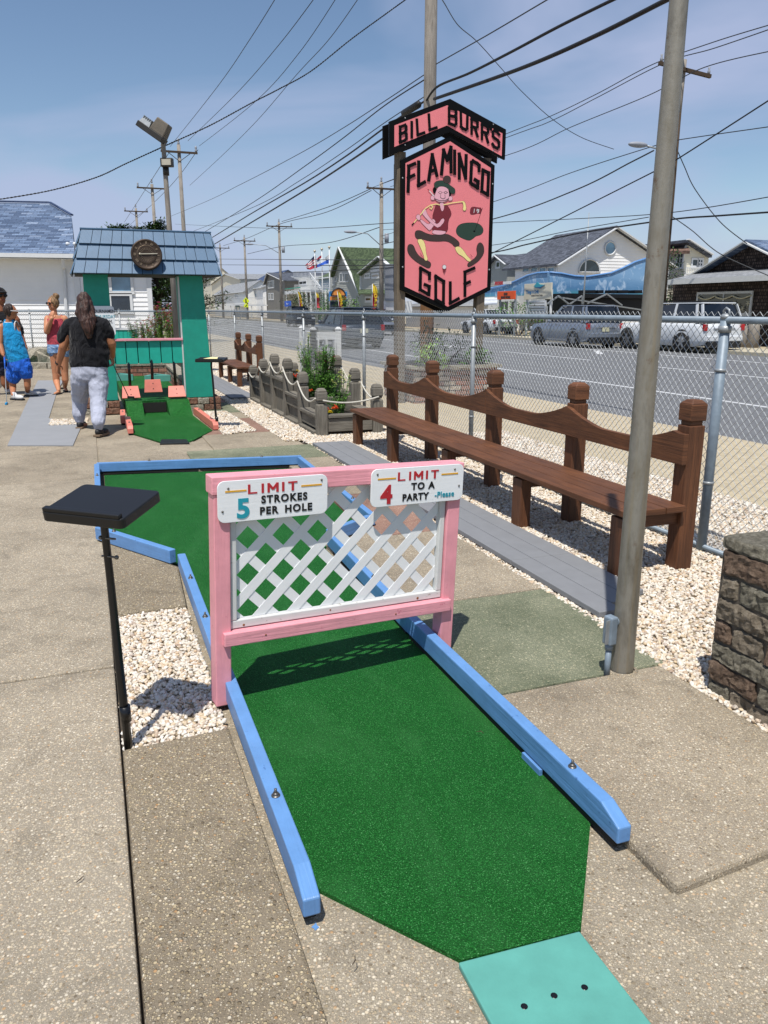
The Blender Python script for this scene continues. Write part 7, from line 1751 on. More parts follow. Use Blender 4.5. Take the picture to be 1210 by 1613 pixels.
def car(loc, rz, paintm, label, L=4.75, W=1.9, H=1.72, kind='suv', wheel=.37):
    """nose towards +y; origin at the ground under the rear axle centre"""
    t = thing('parked_car', label, 'car', loc, rz, 'vehicles on the road'); h = W / 2; yr, yf = -.95 * (L / 4.75), L - .95 * (L / 4.75)
    cl = .24; belt = H * .60; hood = H * .58
    # lower body: loft of stations along y
    if kind == 'suv': st = [(yr, .86, cl + .22, belt * .80), (yr + .06, .95, cl + .08, belt * .97), (yr + .5, 1.0, cl, belt), (yr + 1.6, 1.0, cl, belt), (yf - 2.0, 1.0, cl, belt * .99), (yf - 1.35, .99, cl, hood * 1.0), (yf - .35, .95, cl + .02, hood * .93), (yf - .06, .86, cl + .08, hood * .80), (yf, .78, cl + .15, hood * .62)]
    else: st = [(yr, .84, cl + .2, belt * .82), (yr + .08, .93, cl + .06, belt * .98), (yr + .7, .99, cl, belt), (yr + 1.8, 1.0, cl, belt), (yf - 1.9, 1.0, cl, belt * .98), (yf - 1.2, .98, cl, hood * .95), (yf - .35, .94, cl, hood * .86), (yf - .05, .84, cl + .06, hood * .72), (yf, .76, cl + .15, hood * .58)]
    mb = MB(); rings = []
    for y, ws, z0, z1 in st:
        w_ = h * ws; rings.append([(-w_ * .93, y, z0), (-w_ * .99, y, z0 + (z1 - z0) * .25), (-w_, y, z0 + (z1 - z0) * .6), (-w_ * .97, y, z0 + (z1 - z0) * .9), (-w_ * .90, y, z1), (0, y, z1 + .035), (w_ * .90, y, z1), (w_ * .97, y, z0 + (z1 - z0) * .9), (w_, y, z0 + (z1 - z0) * .6), (w_ * .99, y, z0 + (z1 - z0) * .25), (w_ * .93, y, z0)])
    def loft(rings, name, mat, par, smooth=True):
        mb = MB(); n = len(rings[0])
        for r in rings: mb.v += [Vector(p) for p in r]
        for i in range(len(rings) - 1):
            for k in range(n - 1):
                mb.f.append([i * n + k, i * n + k + 1, (i + 1) * n + k + 1, (i + 1) * n + k]); mb.uv.append([(0, 0)] * 4); mb.sm.append(smooth); mb.mi.append(0)
            mb.f.append([i * n + n - 1, i * n, (i + 1) * n, (i + 1) * n + n - 1]); mb.uv.append([(0, 0)] * 4); mb.sm.append(False); mb.mi.append(0)
        for b_, rv in ((0, False), ((len(rings) - 1) * n, True)):
            f = [b_ + k for k in range(n)]; mb.f.append(f[::-1] if not rv else f); mb.uv.append([(0, 0)] * n); mb.sm.append(False); mb.mi.append(0)
        o = mb.build(name, mat, par); bm = bmesh.new(); bm.from_mesh(o.data); bmesh.ops.recalc_face_normals(bm, faces=bm.faces); bm.to_mesh(o.data); bm.free(); return o
    body = loft(rings, 'body', paintm, t)
    g0, g1 = (yr + .10, yf - 1.75) if kind == 'suv' else (yr + .75, yf - 1.5)
    r0, r1 = (yr + .38, yf - 2.55) if kind == 'suv' else (yr + 1.35, yf - 2.35)
    z1 = H
    def cab(s, dz=0, dy=0):
        return [[(-h * .90 * s, g0, belt - .02), (-h * .90 * s, g0 + .001, belt), (0, g0 - .04, belt), (h * .90 * s, g0 + .001, belt), (h * .90 * s, g0, belt - .02)],
                [(-h * .90 * s, g0 + .02, belt - .02), (-h * .76 * s, r0, z1 - .07 + dz), (0, r0 - .05, z1 - .03 + dz), (h * .76 * s, r0, z1 - .07 + dz), (h * .90 * s, g0 + .02, belt - .02)],
                [(-h * .91 * s, (r0 + r1) / 2, belt - .02), (-h * .79 * s, (r0 + r1) / 2, z1 - .04 + dz), (0, (r0 + r1) / 2, z1 + dz), (h * .79 * s, (r0 + r1) / 2, z1 - .04 + dz), (h * .91 * s, (r0 + r1) / 2, belt - .02)],
                [(-h * .90 * s, r1 + .5, belt - .02), (-h * .76 * s, r1, z1 - .09 + dz), (0, r1 + .05, z1 - .05 + dz), (h * .76 * s, r1, z1 - .09 + dz), (h * .90 * s, r1 + .5, belt - .02)],
                [(-h * .88 * s, g1, belt - .03), (-h * .88 * s, g1 + .01, belt), (0, g1 + .08, belt), (h * .88 * s, g1 + .01, belt), (h * .88 * s, g1, belt - .03)]]
    gl = loft(cab(1), 'windows', 'carglass', t, False)
    mb = MB(); RZ = z1 + .005
    mb.box((0, (r0 + r1) / 2, RZ - .015), (W * .76, r1 - r0 + .1, .05)); rf_ = mb.build('roof', paintm, t, bevel=.03)
    for sx in (-1, 1):
        mb = MB(); mb.beam((sx * h * .74, r0 + .1, RZ + .05), (sx * h * .74, r1 - .1, RZ + .05), .035, .035); mb.build('roof_rail', 'trimblk', rf_) if kind == 'suv' else None
        pill = [((r0 - .02, z1 - .05), (g0 - .0, belt)), ((r1, z1 - .07), (g1, belt)), ((r0 + (r1 - r0) * .52, z1 - .03), (r0 + (r1 - r0) * .52 + .03, belt))]
        if kind == 'suv': pill.append(((r0 + (r1 - r0) * .10, z1 - .05), (r0 + (r1 - r0) * .02, belt)))
        for (ya, za), (yb, zb__) in pill:
            mb = MB(); mb.beam((sx * h * .785, ya, za), (sx * h * .915, yb, zb__), .11, .035, up=(1, 0, 0)); mb.build('pillar', paintm, t)
        mb = MB(); mb.ball((sx * (h + .12), g1 - .35, belt + .06), (.12, .07, .09), 10, 6); mb.build('mirror', paintm, t)
        mb = MB(); mb.box((sx * h * .86, yr + .03, belt * .86), (.16, .12, .24)); mb.build('tail_light', 'tail', t, bevel=.02)
        mb = MB(); mb.box((sx * h * .70, yf - .12, hood * .74), (.36, .2, .14)); mb.build('headlight', 'head', t, bevel=.03)
        for yy in (0, (yf - .95 * (L / 4.75))):
            X = Matrix.Translation(Vector((sx * (h - .10), yy, wheel))) @ Matrix.Rotation(math.pi / 2 * sx, 4, 'Y')
            mb = MB(); mb.lathe([(wheel * .60, .105), (wheel * .92, .11), (wheel, .07), (wheel, -.11), (wheel * .6, -.11)], 28, X); wl = mb.build('wheel', 'tyre', t)
            mb = MB(); mb.lathe([(wheel * .62, .09), (wheel * .60, .10), (wheel * .55, .06), (0, .05)], 24, X)
            for k in range(5):
                a = k * 1.2566; mb.beam(X @ Vector((.03, 0, .09)), X @ Vector((0, 0, .09)), .01, .01) if False else mb.beam(X @ Vector((0, 0, .085)), X @ Vector((wheel * .58 * math.cos(a), wheel * .58 * math.sin(a), .09)), .08, .03, up=X.to_3x3() @ Vector((0, 0, 1)))
            mb.build('rim', 'rim', wl)
            mb = MB(); X2 = Matrix.Translation(Vector((sx * (h * .985), yy, wheel + .02))) @ Matrix.Rotation(math.pi / 2 * sx, 4, 'Y'); mb.lathe([(0, .004), (wheel * 1.17, .012), (wheel * 1.20, -.05)], 28, X2); mb.build('wheel_well_shade', 'trimblk', t)  # dark disc on the body side paints the shaded hollow of the wheel well
    mb = MB(); mb.box((0, yr - .03, cl + .30), (W * .84, .12, .2)); mb.build('rear_bumper', paintm, t, bevel=.03)
    mb = MB(); mb.box((0, yr - .02, cl + .08), (W * .78, .16, .24)); mb.build('lower_trim', 'trimblk', t, bevel=.02)
    mb = MB(); mb.box((0, yr - .045, belt * .74), (.34, .03, .17)); mb.build('number_plate', 'plate', t)
    mb = MB(); mb.box((0, yr + .0, belt * .82), (W * .5, .04, .04)); mb.build('chrome_strip', 'rim', t)
    mb = MB(); mb.box((0, yf - .02, cl + .30), (W * .6, .1, .26)); mb.build('grille', 'trimblk', t, bevel=.02)
    return t
def place(px, py, wv, **k):
    p = PT(px, py, 'w', wv); return (p.x + NV.x * k.get('dw', 0), p.y + NV.y * k.get('dw', 0), -.045)
p = PT(901, 545, 'w', 19.3) + NV * .95
car((p.x, p.y, -.045), TS, 'car_silver', 'silver grey SUV seen from behind beyond the fence', 4.7, 1.9, 1.74)
p = PT(1072, 550, 'w', 21.0) + NV * .97
car((p.x, p.y, -.045), TS, 'car_white', 'long white SUV parked in front of the dark shingle house', 5.45, 2.0, 1.82, wheel=.39)
p = PT(0, 0, 'w', 1); 
p = ST(32.0, 10.6); car((p.x + 0, p.y, -.045), TS, 'car_dark', 'dark grey SUV passing on the near lane behind the flower box', 4.8, 1.95, 1.66)
p = ST(74, 18.6); car((p.x, p.y, -.045), TS + math.pi, 'car_black', 'distant black boxy car far up the road', 4.4, 1.9, 1.85)
p = ST(50, 17.4); car((p.x, p.y, -.045), TS + math.pi, 'car_silver', 'pale silver saloon further up the road behind the sign post', 4.6, 1.8, 1.45, 'saloon', .33)
p = ST(43, 23.3); car((p.x, p.y, .07), TS, 'car_white', 'white saloon parked beside the hedge', 4.6, 1.8, 1.45, 'saloon', .33)
p = ST(62, 23.5); car((p.x, p.y, .07), TS, 'car_red', 'red saloon parked under the grey house', 4.5, 1.8, 1.45, 'saloon', .33)
p = ST(56, 21.0); car((p.x, p.y, -.045), TS, 'car_black', 'black saloon seen beneath the point of the pink sign', 4.5, 1.8, 1.5, 'saloon', .33)

# ================================================================== PEOPLE
def skinmat(name, c):
    t = NT(name, .5, 0, .35); v = t.co('Object'); n = t.noise(v, 9, 4, .6); t.b.inputs['Subsurface Weight'].default_value = .08; t.b.inputs['Subsurface Radius'].default_value = (.02, .008, .004)
    return t.done(t.ramp(n, [(.3, sc(c, .88)), (.7, sc(c, 1.08))]), t.bump(t.noise(v, 90, 3), .1, .002))
def clothmat(name, c, wr=.7, sc_=9):
    t = NT(name, .85, 0, .2); v = t.co('Object', (1, 1, .55)); n = t.noise(v, sc_, 3, .55, 1.4); t.b.inputs['Sheen Weight'].default_value = .1
    return t.done(t.ramp(n, [(.3, sc(c, .85)), (.7, sc(c, 1.12))]), t.bump(n, wr, .06, t.bump(t.noise(t.co('Object'), 300, 2), .1, .002)))
for n_, c_ in dict(skin_tan='#a8704f', skin_fair='#b9805f', skin_dark='#8a573c').items(): M[n_] = skinmat(n_, c_)
M['tee_black'] = clothmat('black_cotton', '#101116'); M['sweat_grey'] = clothmat('grey_sweatpants', '#a0a4b3', .5, 7); M['tank_pink'] = clothmat('pink_tank', '#a8424f'); M['tank_blue'] = clothmat('blue_jersey', '#1583b8', .8)
M['short_blue'] = clothmat('blue_shorts', '#1f5cc0', .9); M['short_navy'] = clothmat('navy_shorts', '#1b2038'); M['shoe_white'] = plain('shoe_white', '#c4c4c4', .6); M['shoe_black'] = plain('shoe_black', '#141416', .6); M['shoe_sole'] = plain('shoe_sole', '#6d5b48', .8)
def denim():
    t = NT('ripped_denim', .85, 0, .2); v = t.co('Object'); n = t.noise(v, 26, 5, .7, .5)
    return t.done(t.ramp(n, [(.35, '#4a6d9c'), (.55, '#7f9fc4'), (.66, '#c9d3de')]), t.bump(n, .5, .02))
M['denim'] = denim()
def hairmat(name, c1, c2):
    t = NT(name, .5, 0, .4); n = t.noise(t.co('Object', (38, 38, 5)), 1.2, 5, .6, .8)
    return t.done(t.ramp(n, [(.3, c1), (.7, c2)]), t.bump(n, .8, .02))
M['hair_brown'] = hairmat('dark_brown_hair', '#140c09', '#4a2c20'); M['hair_blond'] = hairmat('dark_blond_hair', '#4a3423', '#a5835c'); M['hair_dark'] = hairmat('short_dark_hair', '#17110e', '#3a2a22')
M['lips'] = plain('lips', '#8f4a44', .5, bump=0); M['eye'] = plain('eye_white', '#c9c6c0', .3, bump=0); M['iris'] = plain('iris', '#1d130d', .3, bump=0)

class Fig:
    """collects tapered limbs in one figure; fuse() makes one continuous skin"""
    def __init__(s, Y0, base): s.Y0 = Y0; s.k = Y0 / F * 1.02; s.b = Vector(base)
    def J(s, px, py, dy=0.0): return A(px, py, s.Y0 + dy) - s.b
    def cap(s, mb, a, ra, b, rb, n=14, ell=1.0):
        a, b = Vector(a), Vector(b); d = b - a; L = max(d.length, 1e-4); steps = max(2, int(L / .03)); P = []; Rr = []
        dn = d.normalized()
        for q in (.0, .35, .7): P.append(a - dn * ra * math.cos(math.asin(min(1, q + .05)))); Rr.append(ra * (q + .05))
        for i in range(steps + 1): f = i / steps; P.append(a.lerp(b, f)); Rr.append(ra + (rb - ra) * f)
        for q in (.7, .35, .0): P.append(b + dn * rb * math.cos(math.asin(min(1, q + .05)))); Rr.append(rb * (q + .05))
        mb.tube(P, Rr, n)
    def chain(s, mb, pts): 
        for (a, ra), (b, rb) in zip(pts[:-1], pts[1:]): s.cap(mb, a, ra, b, rb)
    def loft(s, mb, secs, n=24):
        """secs: (centre, rx, ry) horizontal ellipses bottom->top, capped"""
        b0 = len(mb.v)
        for c, rx, ry in secs:
            for k in range(n): t = 2 * math.pi * k / n; mb.v.append(Vector(c) + Vector((rx * math.cos(t), ry * math.sin(t), 0)))
        for i in range(len(secs) - 1):
            for k in range(n): k2 = (k + 1) % n; mb.f.append([b0 + i * n + k, b0 + i * n + k2, b0 + (i + 1) * n + k2, b0 + (i + 1) * n + k]); mb.uv.append([(0, 0)] * 4); mb.sm.append(True); mb.mi.append(0)
        mb.f.append([b0 + k for k in range(n)][::-1]); e = b0 + (len(secs) - 1) * n; mb.f.append([e + k for k in range(n)])
        for _ in range(2): mb.uv.append([(0, 0)] * n); mb.sm.append(True); mb.mi.append(0)
    def hand(s, mb, w, d, out, pn, k=1.0, curl=.5, thumb=1):
        """w wrist, d direction of the fingers, out: sideways axis (towards the thumb), pn palm normal"""
        d = Vector(d).normalized(); out = Vector(out); out = (out - d * out.dot(d)).normalized(); pn = out.cross(d) if pn is None else (Vector(pn) - d * Vector(pn).dot(d)).normalized()
        for q in (-.028, -.010, .010, .026): s.cap(mb, w + out * q * .6 * k, .013 * k, w + d * .078 * k + out * q * k, .0115 * k, 8)
        for i, (q, L) in enumerate(((.030, .072), (.010, .080), (-.011, .075), (-.031, .058))):
            p = w + d * .082 * k + out * q * k; dd = d; L *= k; r_ = .0088 * k
            for seg, f in enumerate((.45, .32, .25)):
                dd = (dd + pn * curl * (.55 + .1 * i) * (1 if seg else .6)).normalized(); e = p + dd * L * f; s.cap(mb, p, r_, e, r_ * .92, 8); p = e; r_ *= .92
        p = w + d * .02 * k + out * .03 * k; e = p + (d * .6 + out * .75 + pn * .3).normalized() * .04 * k; s.cap(mb, p, .0115 * k, e, .010 * k, 8); e2 = e + (d * .9 + out * .15 + pn * .5 * curl).normalized() * .032 * k; s.cap(mb, e, .010 * k, e2, .008 * k, 8)
    def head(s, mb, c, rx, rz, face, k=1.0):
        """skull, jaw, nose, ears; face: unit vector the face looks along"""
        f = Vector(face).normalized(); sd_ = f.cross(Vector((0, 0, 1))).normalized()
        ang = math.atan2(f.y, f.x) - math.pi / 2; X = Matrix.Translation(c) @ Matrix.Rotation(ang, 4, 'Z')
        mb.ball((0, -.008, rz * .12), (rx, rx * 1.18, rz * .88), 20, 14, X); mb.ball((0, rx * .22, -rz * .38), (rx * .76, rx * .82, rz * .60), 18, 12, X)
        mb.ball((0, rx * .70, -rz * .72), (rx * .34, rx * .26, rz * .2), 10, 8, X)
        mb.ball((0, rx * 1.18, -rz * .12), (rx * .15, rx * .2, rz * .16), 10, 8, X); mb.ball((0, rx * 1.10, rz * .04), (rx * .11, rx * .14, rz * .2), 8, 6, X)
        for q in (-1, 1): mb.ball((q * rx * 1.0, -.01, -rz * .08), (rx * .10, rx * .22, rz * .24), 10, 8, X); mb.ball((q * rx * .42, rx * .98, rz * .22), (rx * .3, rx * .12, rz * .08), 8, 6, X)
        return X
def fuse(mb, name, mat, par, vox=.008, it=4, label=None):
    o = mb.build(name, mat, None); rm = o.modifiers.new('r', 'REMESH'); rm.mode = 'VOXEL'; rm.voxel_size = vox; rm.use_smooth_shade = True
    sm = o.modifiers.new('s', 'SMOOTH'); sm.iterations = it; sm.factor = .5
    bpy.context.view_layer.update(); me = bpy.data.meshes.new_from_object(o.evaluated_get(bpy.context.evaluated_depsgraph_get()))
    me.materials.clear(); me.materials.append(M[mat]); bpy.data.objects.remove(o); me.name = name
    if name == 'hair': amp, sc3, am2 = .016, Vector((34, 34, 7)), .010
    elif name in ('tee_shirt', 'shirt', 'sweatpants', 'jersey', 'shorts', 'tank_top'): amp, sc3, am2 = .011, Vector((7, 7, 13)), .007
    else: amp = 0
    if amp:
        N_ = [v.normal.copy() for v in me.vertices]
        for v, n_ in zip(me.vertices, N_):
            q = v.co; w1 = mnoise.noise(Vector((q.x * sc3.x + q.z * 3, q.y * sc3.y, q.z * sc3.z + q.x * 5))); w2 = 1 - abs(mnoise.noise(Vector((q.x * 11 - q.z * 6, q.y * 11, q.z * 9 + 4)))) * 2.2
            v.co = q + n_ * (w1 * amp + w2 * am2 * .6)
    n = bpy.data.objects.new(name, me); COL.objects.link(n); n.parent = par
    if label: n['label'] = label
    return n
def face_bits(t, X, rx, rz, glasses=None):
    for q in (-1, 1):
        mb = MB(); mb.ball((q * rx * .40, rx * 1.0, rz * .06), (rx * .17, rx * .1, rz * .09), 10, 8, X); e = mb.build('eye', 'eye', t); mb = MB(); mb.ball((q * rx * .40, rx * 1.08, rz * .06), (rx * .07, rx * .05, rz * .07), 8, 6, X); mb.build('iris', 'iris', e)
    mb = MB(); mb.ball((0, rx * 1.04, -rz * .42), (rx * .30, rx * .08, rz * .06), 10, 6, X); mb.build('mouth', 'lips', t)
    if glasses:
        mb = MB()
        for q in (-1, 1): mb.ball((q * rx * .46, rx * 1.17, rz * .10), (rx * .38, rx * .07, rz * .19), 14, 8, X); mb.beam(X @ Vector((q * rx * .85, rx * 1.1, rz * .16)), X @ Vector((q * rx * 1.08, 0, rz * .08)), .006, .012)
        mb.beam(X @ Vector((-rx * .3, rx * 1.2, rz * .2)), X @ Vector((rx * .3, rx * 1.2, rz * .2)), .006, .01); mb.build('sunglasses', glasses, t)
def putter(label, top, foot, grip='blackm', headm='blackm', shaft='galv', hd=(1, 0)):
    t = thing('golf_putter', label, 'putter', foot, 0, None); a, b = Vector(top) - Vector(foot), Vector((0, 0, .02))
    mb = MB(); mb.tube([b, a.lerp(b, .28)], .006, 8); mb.build('shaft', shaft, t); mb = MB(); mb.tube([a.lerp(b, .28), a], [.010, .014], 8); mb.build('grip', grip, t)
    mb = MB(); h_ = Vector((hd[0], hd[1], 0)); mb.beam(b - h_ * .02, b + h_ * .10, .03, .035); mb.build('head', headm, t, bevel=.006); return t

# --- woman in black T-shirt, seen from behind
base = G(142, 682); fg = Fig(10.15, base); J, k = fg.J, fg.k * .93
P = thing('person', 'person in black T-shirt and grey sweatpants walking away towards the teal tower', 'person', base)
fl, frt = G(127, 675) - base, G(157, 687) - base
bd = MB(); hc = J(134, 478); X = fg.head(bd, hc, 9.2 * k, 14.5 * k, (.1, 1, -.1)); fg.cap(bd, J(136, 490), 7 * k, J(137, 503), 8.5 * k)
fg.loft(bd, [(J(141, 596), 26 * k, 15 * k), (J(141, 570), 27 * k, 16 * k), (J(140, 545), 25 * k, 15 * k), (J(138, 515), 27 * k, 14 * k), (J(137, 503), 16 * k, 9 * k)])
lw_ = J(92, 574, .10); fg.chain(bd, [(J(111, 514), 7.6 * k), (J(100, 545, .0), 7 * k), (lw_, 4.3 * k)]); fg.hand(bd, lw_, Vector((-.12, .12, -1)), (.2, 1, 0), (1, -.2, 0), 1.0, .35)
rw_ = J(177, 561, .22); fg.chain(bd, [(J(164, 514), 7.6 * k), (J(176, 541, .04), 7.2 * k), (rw_, 4.6 * k)]); fg.hand(bd, rw_, Vector((-.05, .35, -1)), (-.6, .8, 0), (-1, -.3, 0), 1.0, 1.0)
for (hx, hy), kn, ft in (((128, 592), (126, 628), fl), ((153, 592), (155, 630), frt)):
    an = Vector((ft.x, ft.y, .09)); fg.chain(bd, [(J(hx, hy), 14 * k), (J(*kn, ft.y * .6 + .05), 9 * k), (an, 5 * k)]); fg.cap(bd, an + Vector((0, -.03, -.04)), .035, an + Vector((0.02, .13, -.055)), .03)
bdo = fuse(bd, 'body', 'skin_tan', P, .006, 3); face_bits(P, X, 9.2 * k, 14.5 * k)
mb = MB(); fg.loft(mb, [(J(141, 578), 31 * k, 18 * k), (J(141, 570), 32 * k, 19 * k), (J(141, 555), 32 * k, 19 * k), (J(140, 540), 30 * k, 18 * k), (J(138, 525), 31 * k, 18 * k), (J(137, 512), 31 * k, 17 * k), (J(137, 503), 22 * k, 13 * k), (J(137, 498), 11 * k, 10 * k)])
fg.chain(mb, [(J(118, 508), 10 * k), (J(108, 514), 11 * k)]); fg.cap(mb, J(109, 512), 10.5 * k, J(99, 533), 9.5 * k); fg.chain(mb, [(J(152, 507), 10 * k), (J(164, 513), 11 * k)]); fg.cap(mb, J(164, 512), 10.5 * k, J(172, 528, .03), 9.5 * k)
fuse(mb, 'tee_shirt', 'tee_black', P, .009, 5)
mb = MB(); fg.loft(mb, [(J(141, 598), 27 * k, 17 * k), (J(141, 588), 30 * k, 19 * k), (J(141, 574), 29 * k, 18 * k)])
for (hx, hy), kn, ft, s_ in (((127, 596), (126, 629), fl, 1), ((155, 596), (155, 631), frt, 1)):
    an = Vector((ft.x, ft.y, .13)); fg.chain(mb, [(J(hx, hy), 16.5 * k), (J(*kn, ft.y * .6 + .05), 13 * k), (an + Vector((0, 0, .05)), 10.5 * k), (an, 8.5 * k)])
fuse(mb, 'sweatpants', 'sweat_grey', P, .009, 5)
for ft, ry in ((fl, .1), (frt, -.15)):
    mb = MB(); X2 = Matrix.Translation(Vector((ft.x, ft.y, 0))) @ Matrix.Rotation(ry, 4, 'Z')
    mb.ball((0, .0, .055), (.045, .075, .055), 14, 10, X2); mb.ball((0, .11, .045), (.05, .10, .04), 14, 10, X2); sh = fuse(mb, 'shoe', 'shoe_black', P, .007, 2)
    mb = MB(); mb.prism([(-.045, -.08), (.045, -.08), (.055, .1), (.035, .21), (-.035, .21), (-.05, .1)], .0, .028, X=X2); mb.build('sole', 'shoe_sole', sh, bevel=.006)
mb = MB(); mb.ball(hc + Vector((0, -.02, .02)), (10.6 * k, 11.5 * k, 14.5 * k), 20, 14); fg.chain(mb, [(J(133, 478, -.06), 9.8 * k), (J(134, 495, -.10), 9.5 * k), (J(137, 510, -.15), 8.5 * k), (J(139, 522, -.17), 5.5 * k), (J(139, 531, -.17), 2.5 * k)])
fg.chain(mb, [(J(126, 478, -.02), 5 * k), (J(124, 494, -.07), 4.5 * k), (J(129, 506, -.12), 4 * k)]); fg.chain(mb, [(J(142, 478, -.02), 5 * k), (J(146, 498, -.08), 5 * k), (J(145, 516, -.13), 4 * k), (J(142, 530, -.16), 3 * k)]); fuse(mb, 'hair', 'hair_brown', P, .008, 2)
mb = MB(); d_ = (J(91, 574, .1) - J(98, 545)).normalized(); q = J(92, 571.5, .095); mb.tube([q - d_ * .012, q + d_ * .012], 5.0 * k, 14); mb.build('wristband', 'blackm', P)
hp = rw_ + Vector((-.03, .06, -.07)) + base
putter('black putter held low by the person in the black T-shirt', hp + Vector((-.06, .0, .14)), G(203, 629, .2) if False else PT(203, 626, 'y', 10.9).xy.to_3d() + Vector((0, 0, PT(203, 626, 'y', 10.9).z - .02)), shaft='blackm', hd=(.8, -.3))

# --- woman in pink tank top
base = G(99, 619); fg = Fig(base.y, base); J, k = fg.J, fg.k
P = thing('person', 'person in pink tank top and ripped denim shorts holding a finger to their mouth', 'person', base)
bd = MB(); hc = J(83.5, 479); X = fg.head(bd, hc, 6.8 * k, 10.3 * k, (-.55, -.85, 0)); fg.cap(bd, J(85, 487), 4 * k, J(86, 496), 4.5 * k)
fg.loft(bd, [(J(93, 561), 14 * k, 9 * k), (J(91, 545), 14 * k, 9 * k), (J(90, 525), 13 * k, 8.5 * k), (J(88, 506), 14 * k, 8 * k), (J(87, 497), 11 * k, 6 * k)])
fg.chain(bd, [(J(75, 502), 5 * k), (J(74, 522, -.12), 4.6 * k), (J(81.5, 502, -.22), 3 * k)]); fg.hand(bd, J(81.5, 502, -.22), Vector((.15, .05, 1)), (1, 0, 0), (0, .7, .2), .95, .55)
fg.chain(bd, [(J(102, 502), 5 * k), (J(107, 524), 4.4 * k), (J(108, 542, -.05), 3 * k)]); fg.hand(bd, J(108, 542, -.05), Vector((0, -.2, -1)), (-.3, -1, 0), (-1, 0, 0), .95, .8)
f1, f2 = G(93, 621) - base, G(103, 616) - base
for hp_, kn, ft in (((87, 560), (88, 588), f1), ((100, 560), (102, 586), f2)):
    an = Vector((ft.x, ft.y, .08)); fg.chain(bd, [(J(*hp_), 8 * k), (J(*kn), 5.2 * k), (J(kn[0] + (1), kn[1] + 12), 5 * k), (an, 3 * k)]); fg.cap(bd, an + Vector((0, .02, -.035)), .032, an + Vector((-.02 if ft is f1 else .08, -.13, -.055)), .025)
fuse(bd, 'body', 'skin_fair', P, .007, 3); face_bits(P, X, 6.8 * k, 10.3 * k, 'blackm')
mb = MB(); fg.loft(mb, [(J(92, 543), 16 * k, 11 * k), (J(91, 532), 16.5 * k, 11 * k), (J(90, 520), 14.5 * k, 10 * k), (J(88.5, 510), 15.5 * k, 10.5 * k), (J(88, 502), 13 * k, 9 * k)]); fg.cap(mb, J(80, 503), 2.4 * k, J(79.5, 496), 2 * k); fg.cap(mb, J(96, 503), 2.4 * k, J(97, 497), 2 * k); fuse(mb, 'tank_top', 'tank_pink', P, .009, 4)
mb = MB(); fg.loft(mb, [(J(92, 556), 16 * k, 11 * k), (J(92, 545), 16.5 * k, 11 * k), (J(92, 538), 15 * k, 10.5 * k)]); fg.cap(mb, J(86, 552), 9.5 * k, J(86.5, 555), 9.5 * k); fg.cap(mb, J(99.5, 552), 9.5 * k, J(100, 556), 9.5 * k); fuse(mb, 'shorts', 'denim', P, .009, 3)
mb = MB(); mb.ball(hc + Vector((.012, .02, .03)), (7.4 * k, 8.4 * k, 9.6 * k), 18, 12); mb.ball(J(88.5, 466, .02), (4.5 * k, 4.5 * k, 4.2 * k), 14, 10); fuse(mb, 'hair', 'hair_blond', P, .008, 1)
for ft, dx in ((f1, -.02), (f2, .08)): mb = MB(); X2 = Matrix.Translation(Vector((ft.x, ft.y, 0))) @ Matrix.Rotation(math.atan2(-.15, dx) + math.pi / 2, 4, 'Z'); mb.prism([(-.04, .05), (.04, .05), (.045, -.1), (.03, -.19), (-.03, -.19), (-.045, -.1)], 0, .018, X=X2); mb.build('sandal', 'shoe_black', P, bevel=.004)
putter('slim grey putter hanging from the hand of the person in the pink tank top', J(108, 547, -.08) + base, G(106, 612) + Vector((0, -.15, 0)), hd=(-1, 0))

# --- boy in blue jersey
base = G(34, 627); fg = Fig(base.y, base); J, k = fg.J, fg.k
P = thing('person', 'child in blue sleeveless jersey and shiny blue shorts leaning on a putter', 'person', base)
bd = MB(); hc = J(17, 491); X = fg.head(bd, hc, 7.6 * k, 10.8 * k, (.85, .5, 0)); fg.cap(bd, J(15, 500), 4.4 * k, J(14, 509), 5 * k)
fg.loft(bd, [(J(30, 580), 15 * k, 10 * k), (J(27, 565), 15 * k, 10 * k), (J(22, 545), 14.5 * k, 10 * k), (J(17, 522), 14 * k, 9 * k), (J(14, 509), 11 * k, 6 * k)])
fg.chain(bd, [(J(2, 515, -.06), 5 * k), (J(0, 542, -.12), 4.4 * k), (J(5, 558, -.2), 3 * k)]); fg.hand(bd, J(5, 558, -.2), Vector((.35, -.2, -1)), (.3, -1, 0), (1, .3, 0), .85, .9)
fg.chain(bd, [(J(27, 513, .1), 4.5 * k), (J(32, 538, .14), 4 * k), (J(30, 556, .1), 2.8 * k)]); fg.hand(bd, J(30, 556, .1), Vector((.1, -.2, -1)), (0, -1, 0), (-1, 0, 0), .85, .6)
f1, f2 = G(22, 630) - base, G(44, 624) - base
for hp_, kn, ft in (((22, 580), (20, 602), f1), ((39, 580), (43, 598), f2)):
    an = Vector((ft.x, ft.y, .09)); fg.chain(bd, [(J(*hp_), 7.5 * k), (J(*kn), 5.2 * k), (J(kn[0] + .5, kn[1] + 10), 4.8 * k), (an, 3.2 * k)])
fuse(bd, 'body', 'skin_tan', P, .007, 3); face_bits(P, X, 7.6 * k, 10.8 * k, None)
mb = MB(); 
for q in (-1, 1): mb.beam(X @ Vector((q * 7.6 * k * 1.06, 7.6 * k * 1.0, 1.2 * k)), X @ Vector((q * 7.6 * k * 1.1, -.01, 1.6 * k)), .006, .016)
mb.beam(X @ Vector((-7.6 * k, 7.6 * k * 1.22, 1.2 * k)), X @ Vector((7.6 * k, 7.6 * k * 1.22, 1.2 * k)), .008, .03); mb.build('sunglasses', 'shoe_white', P)
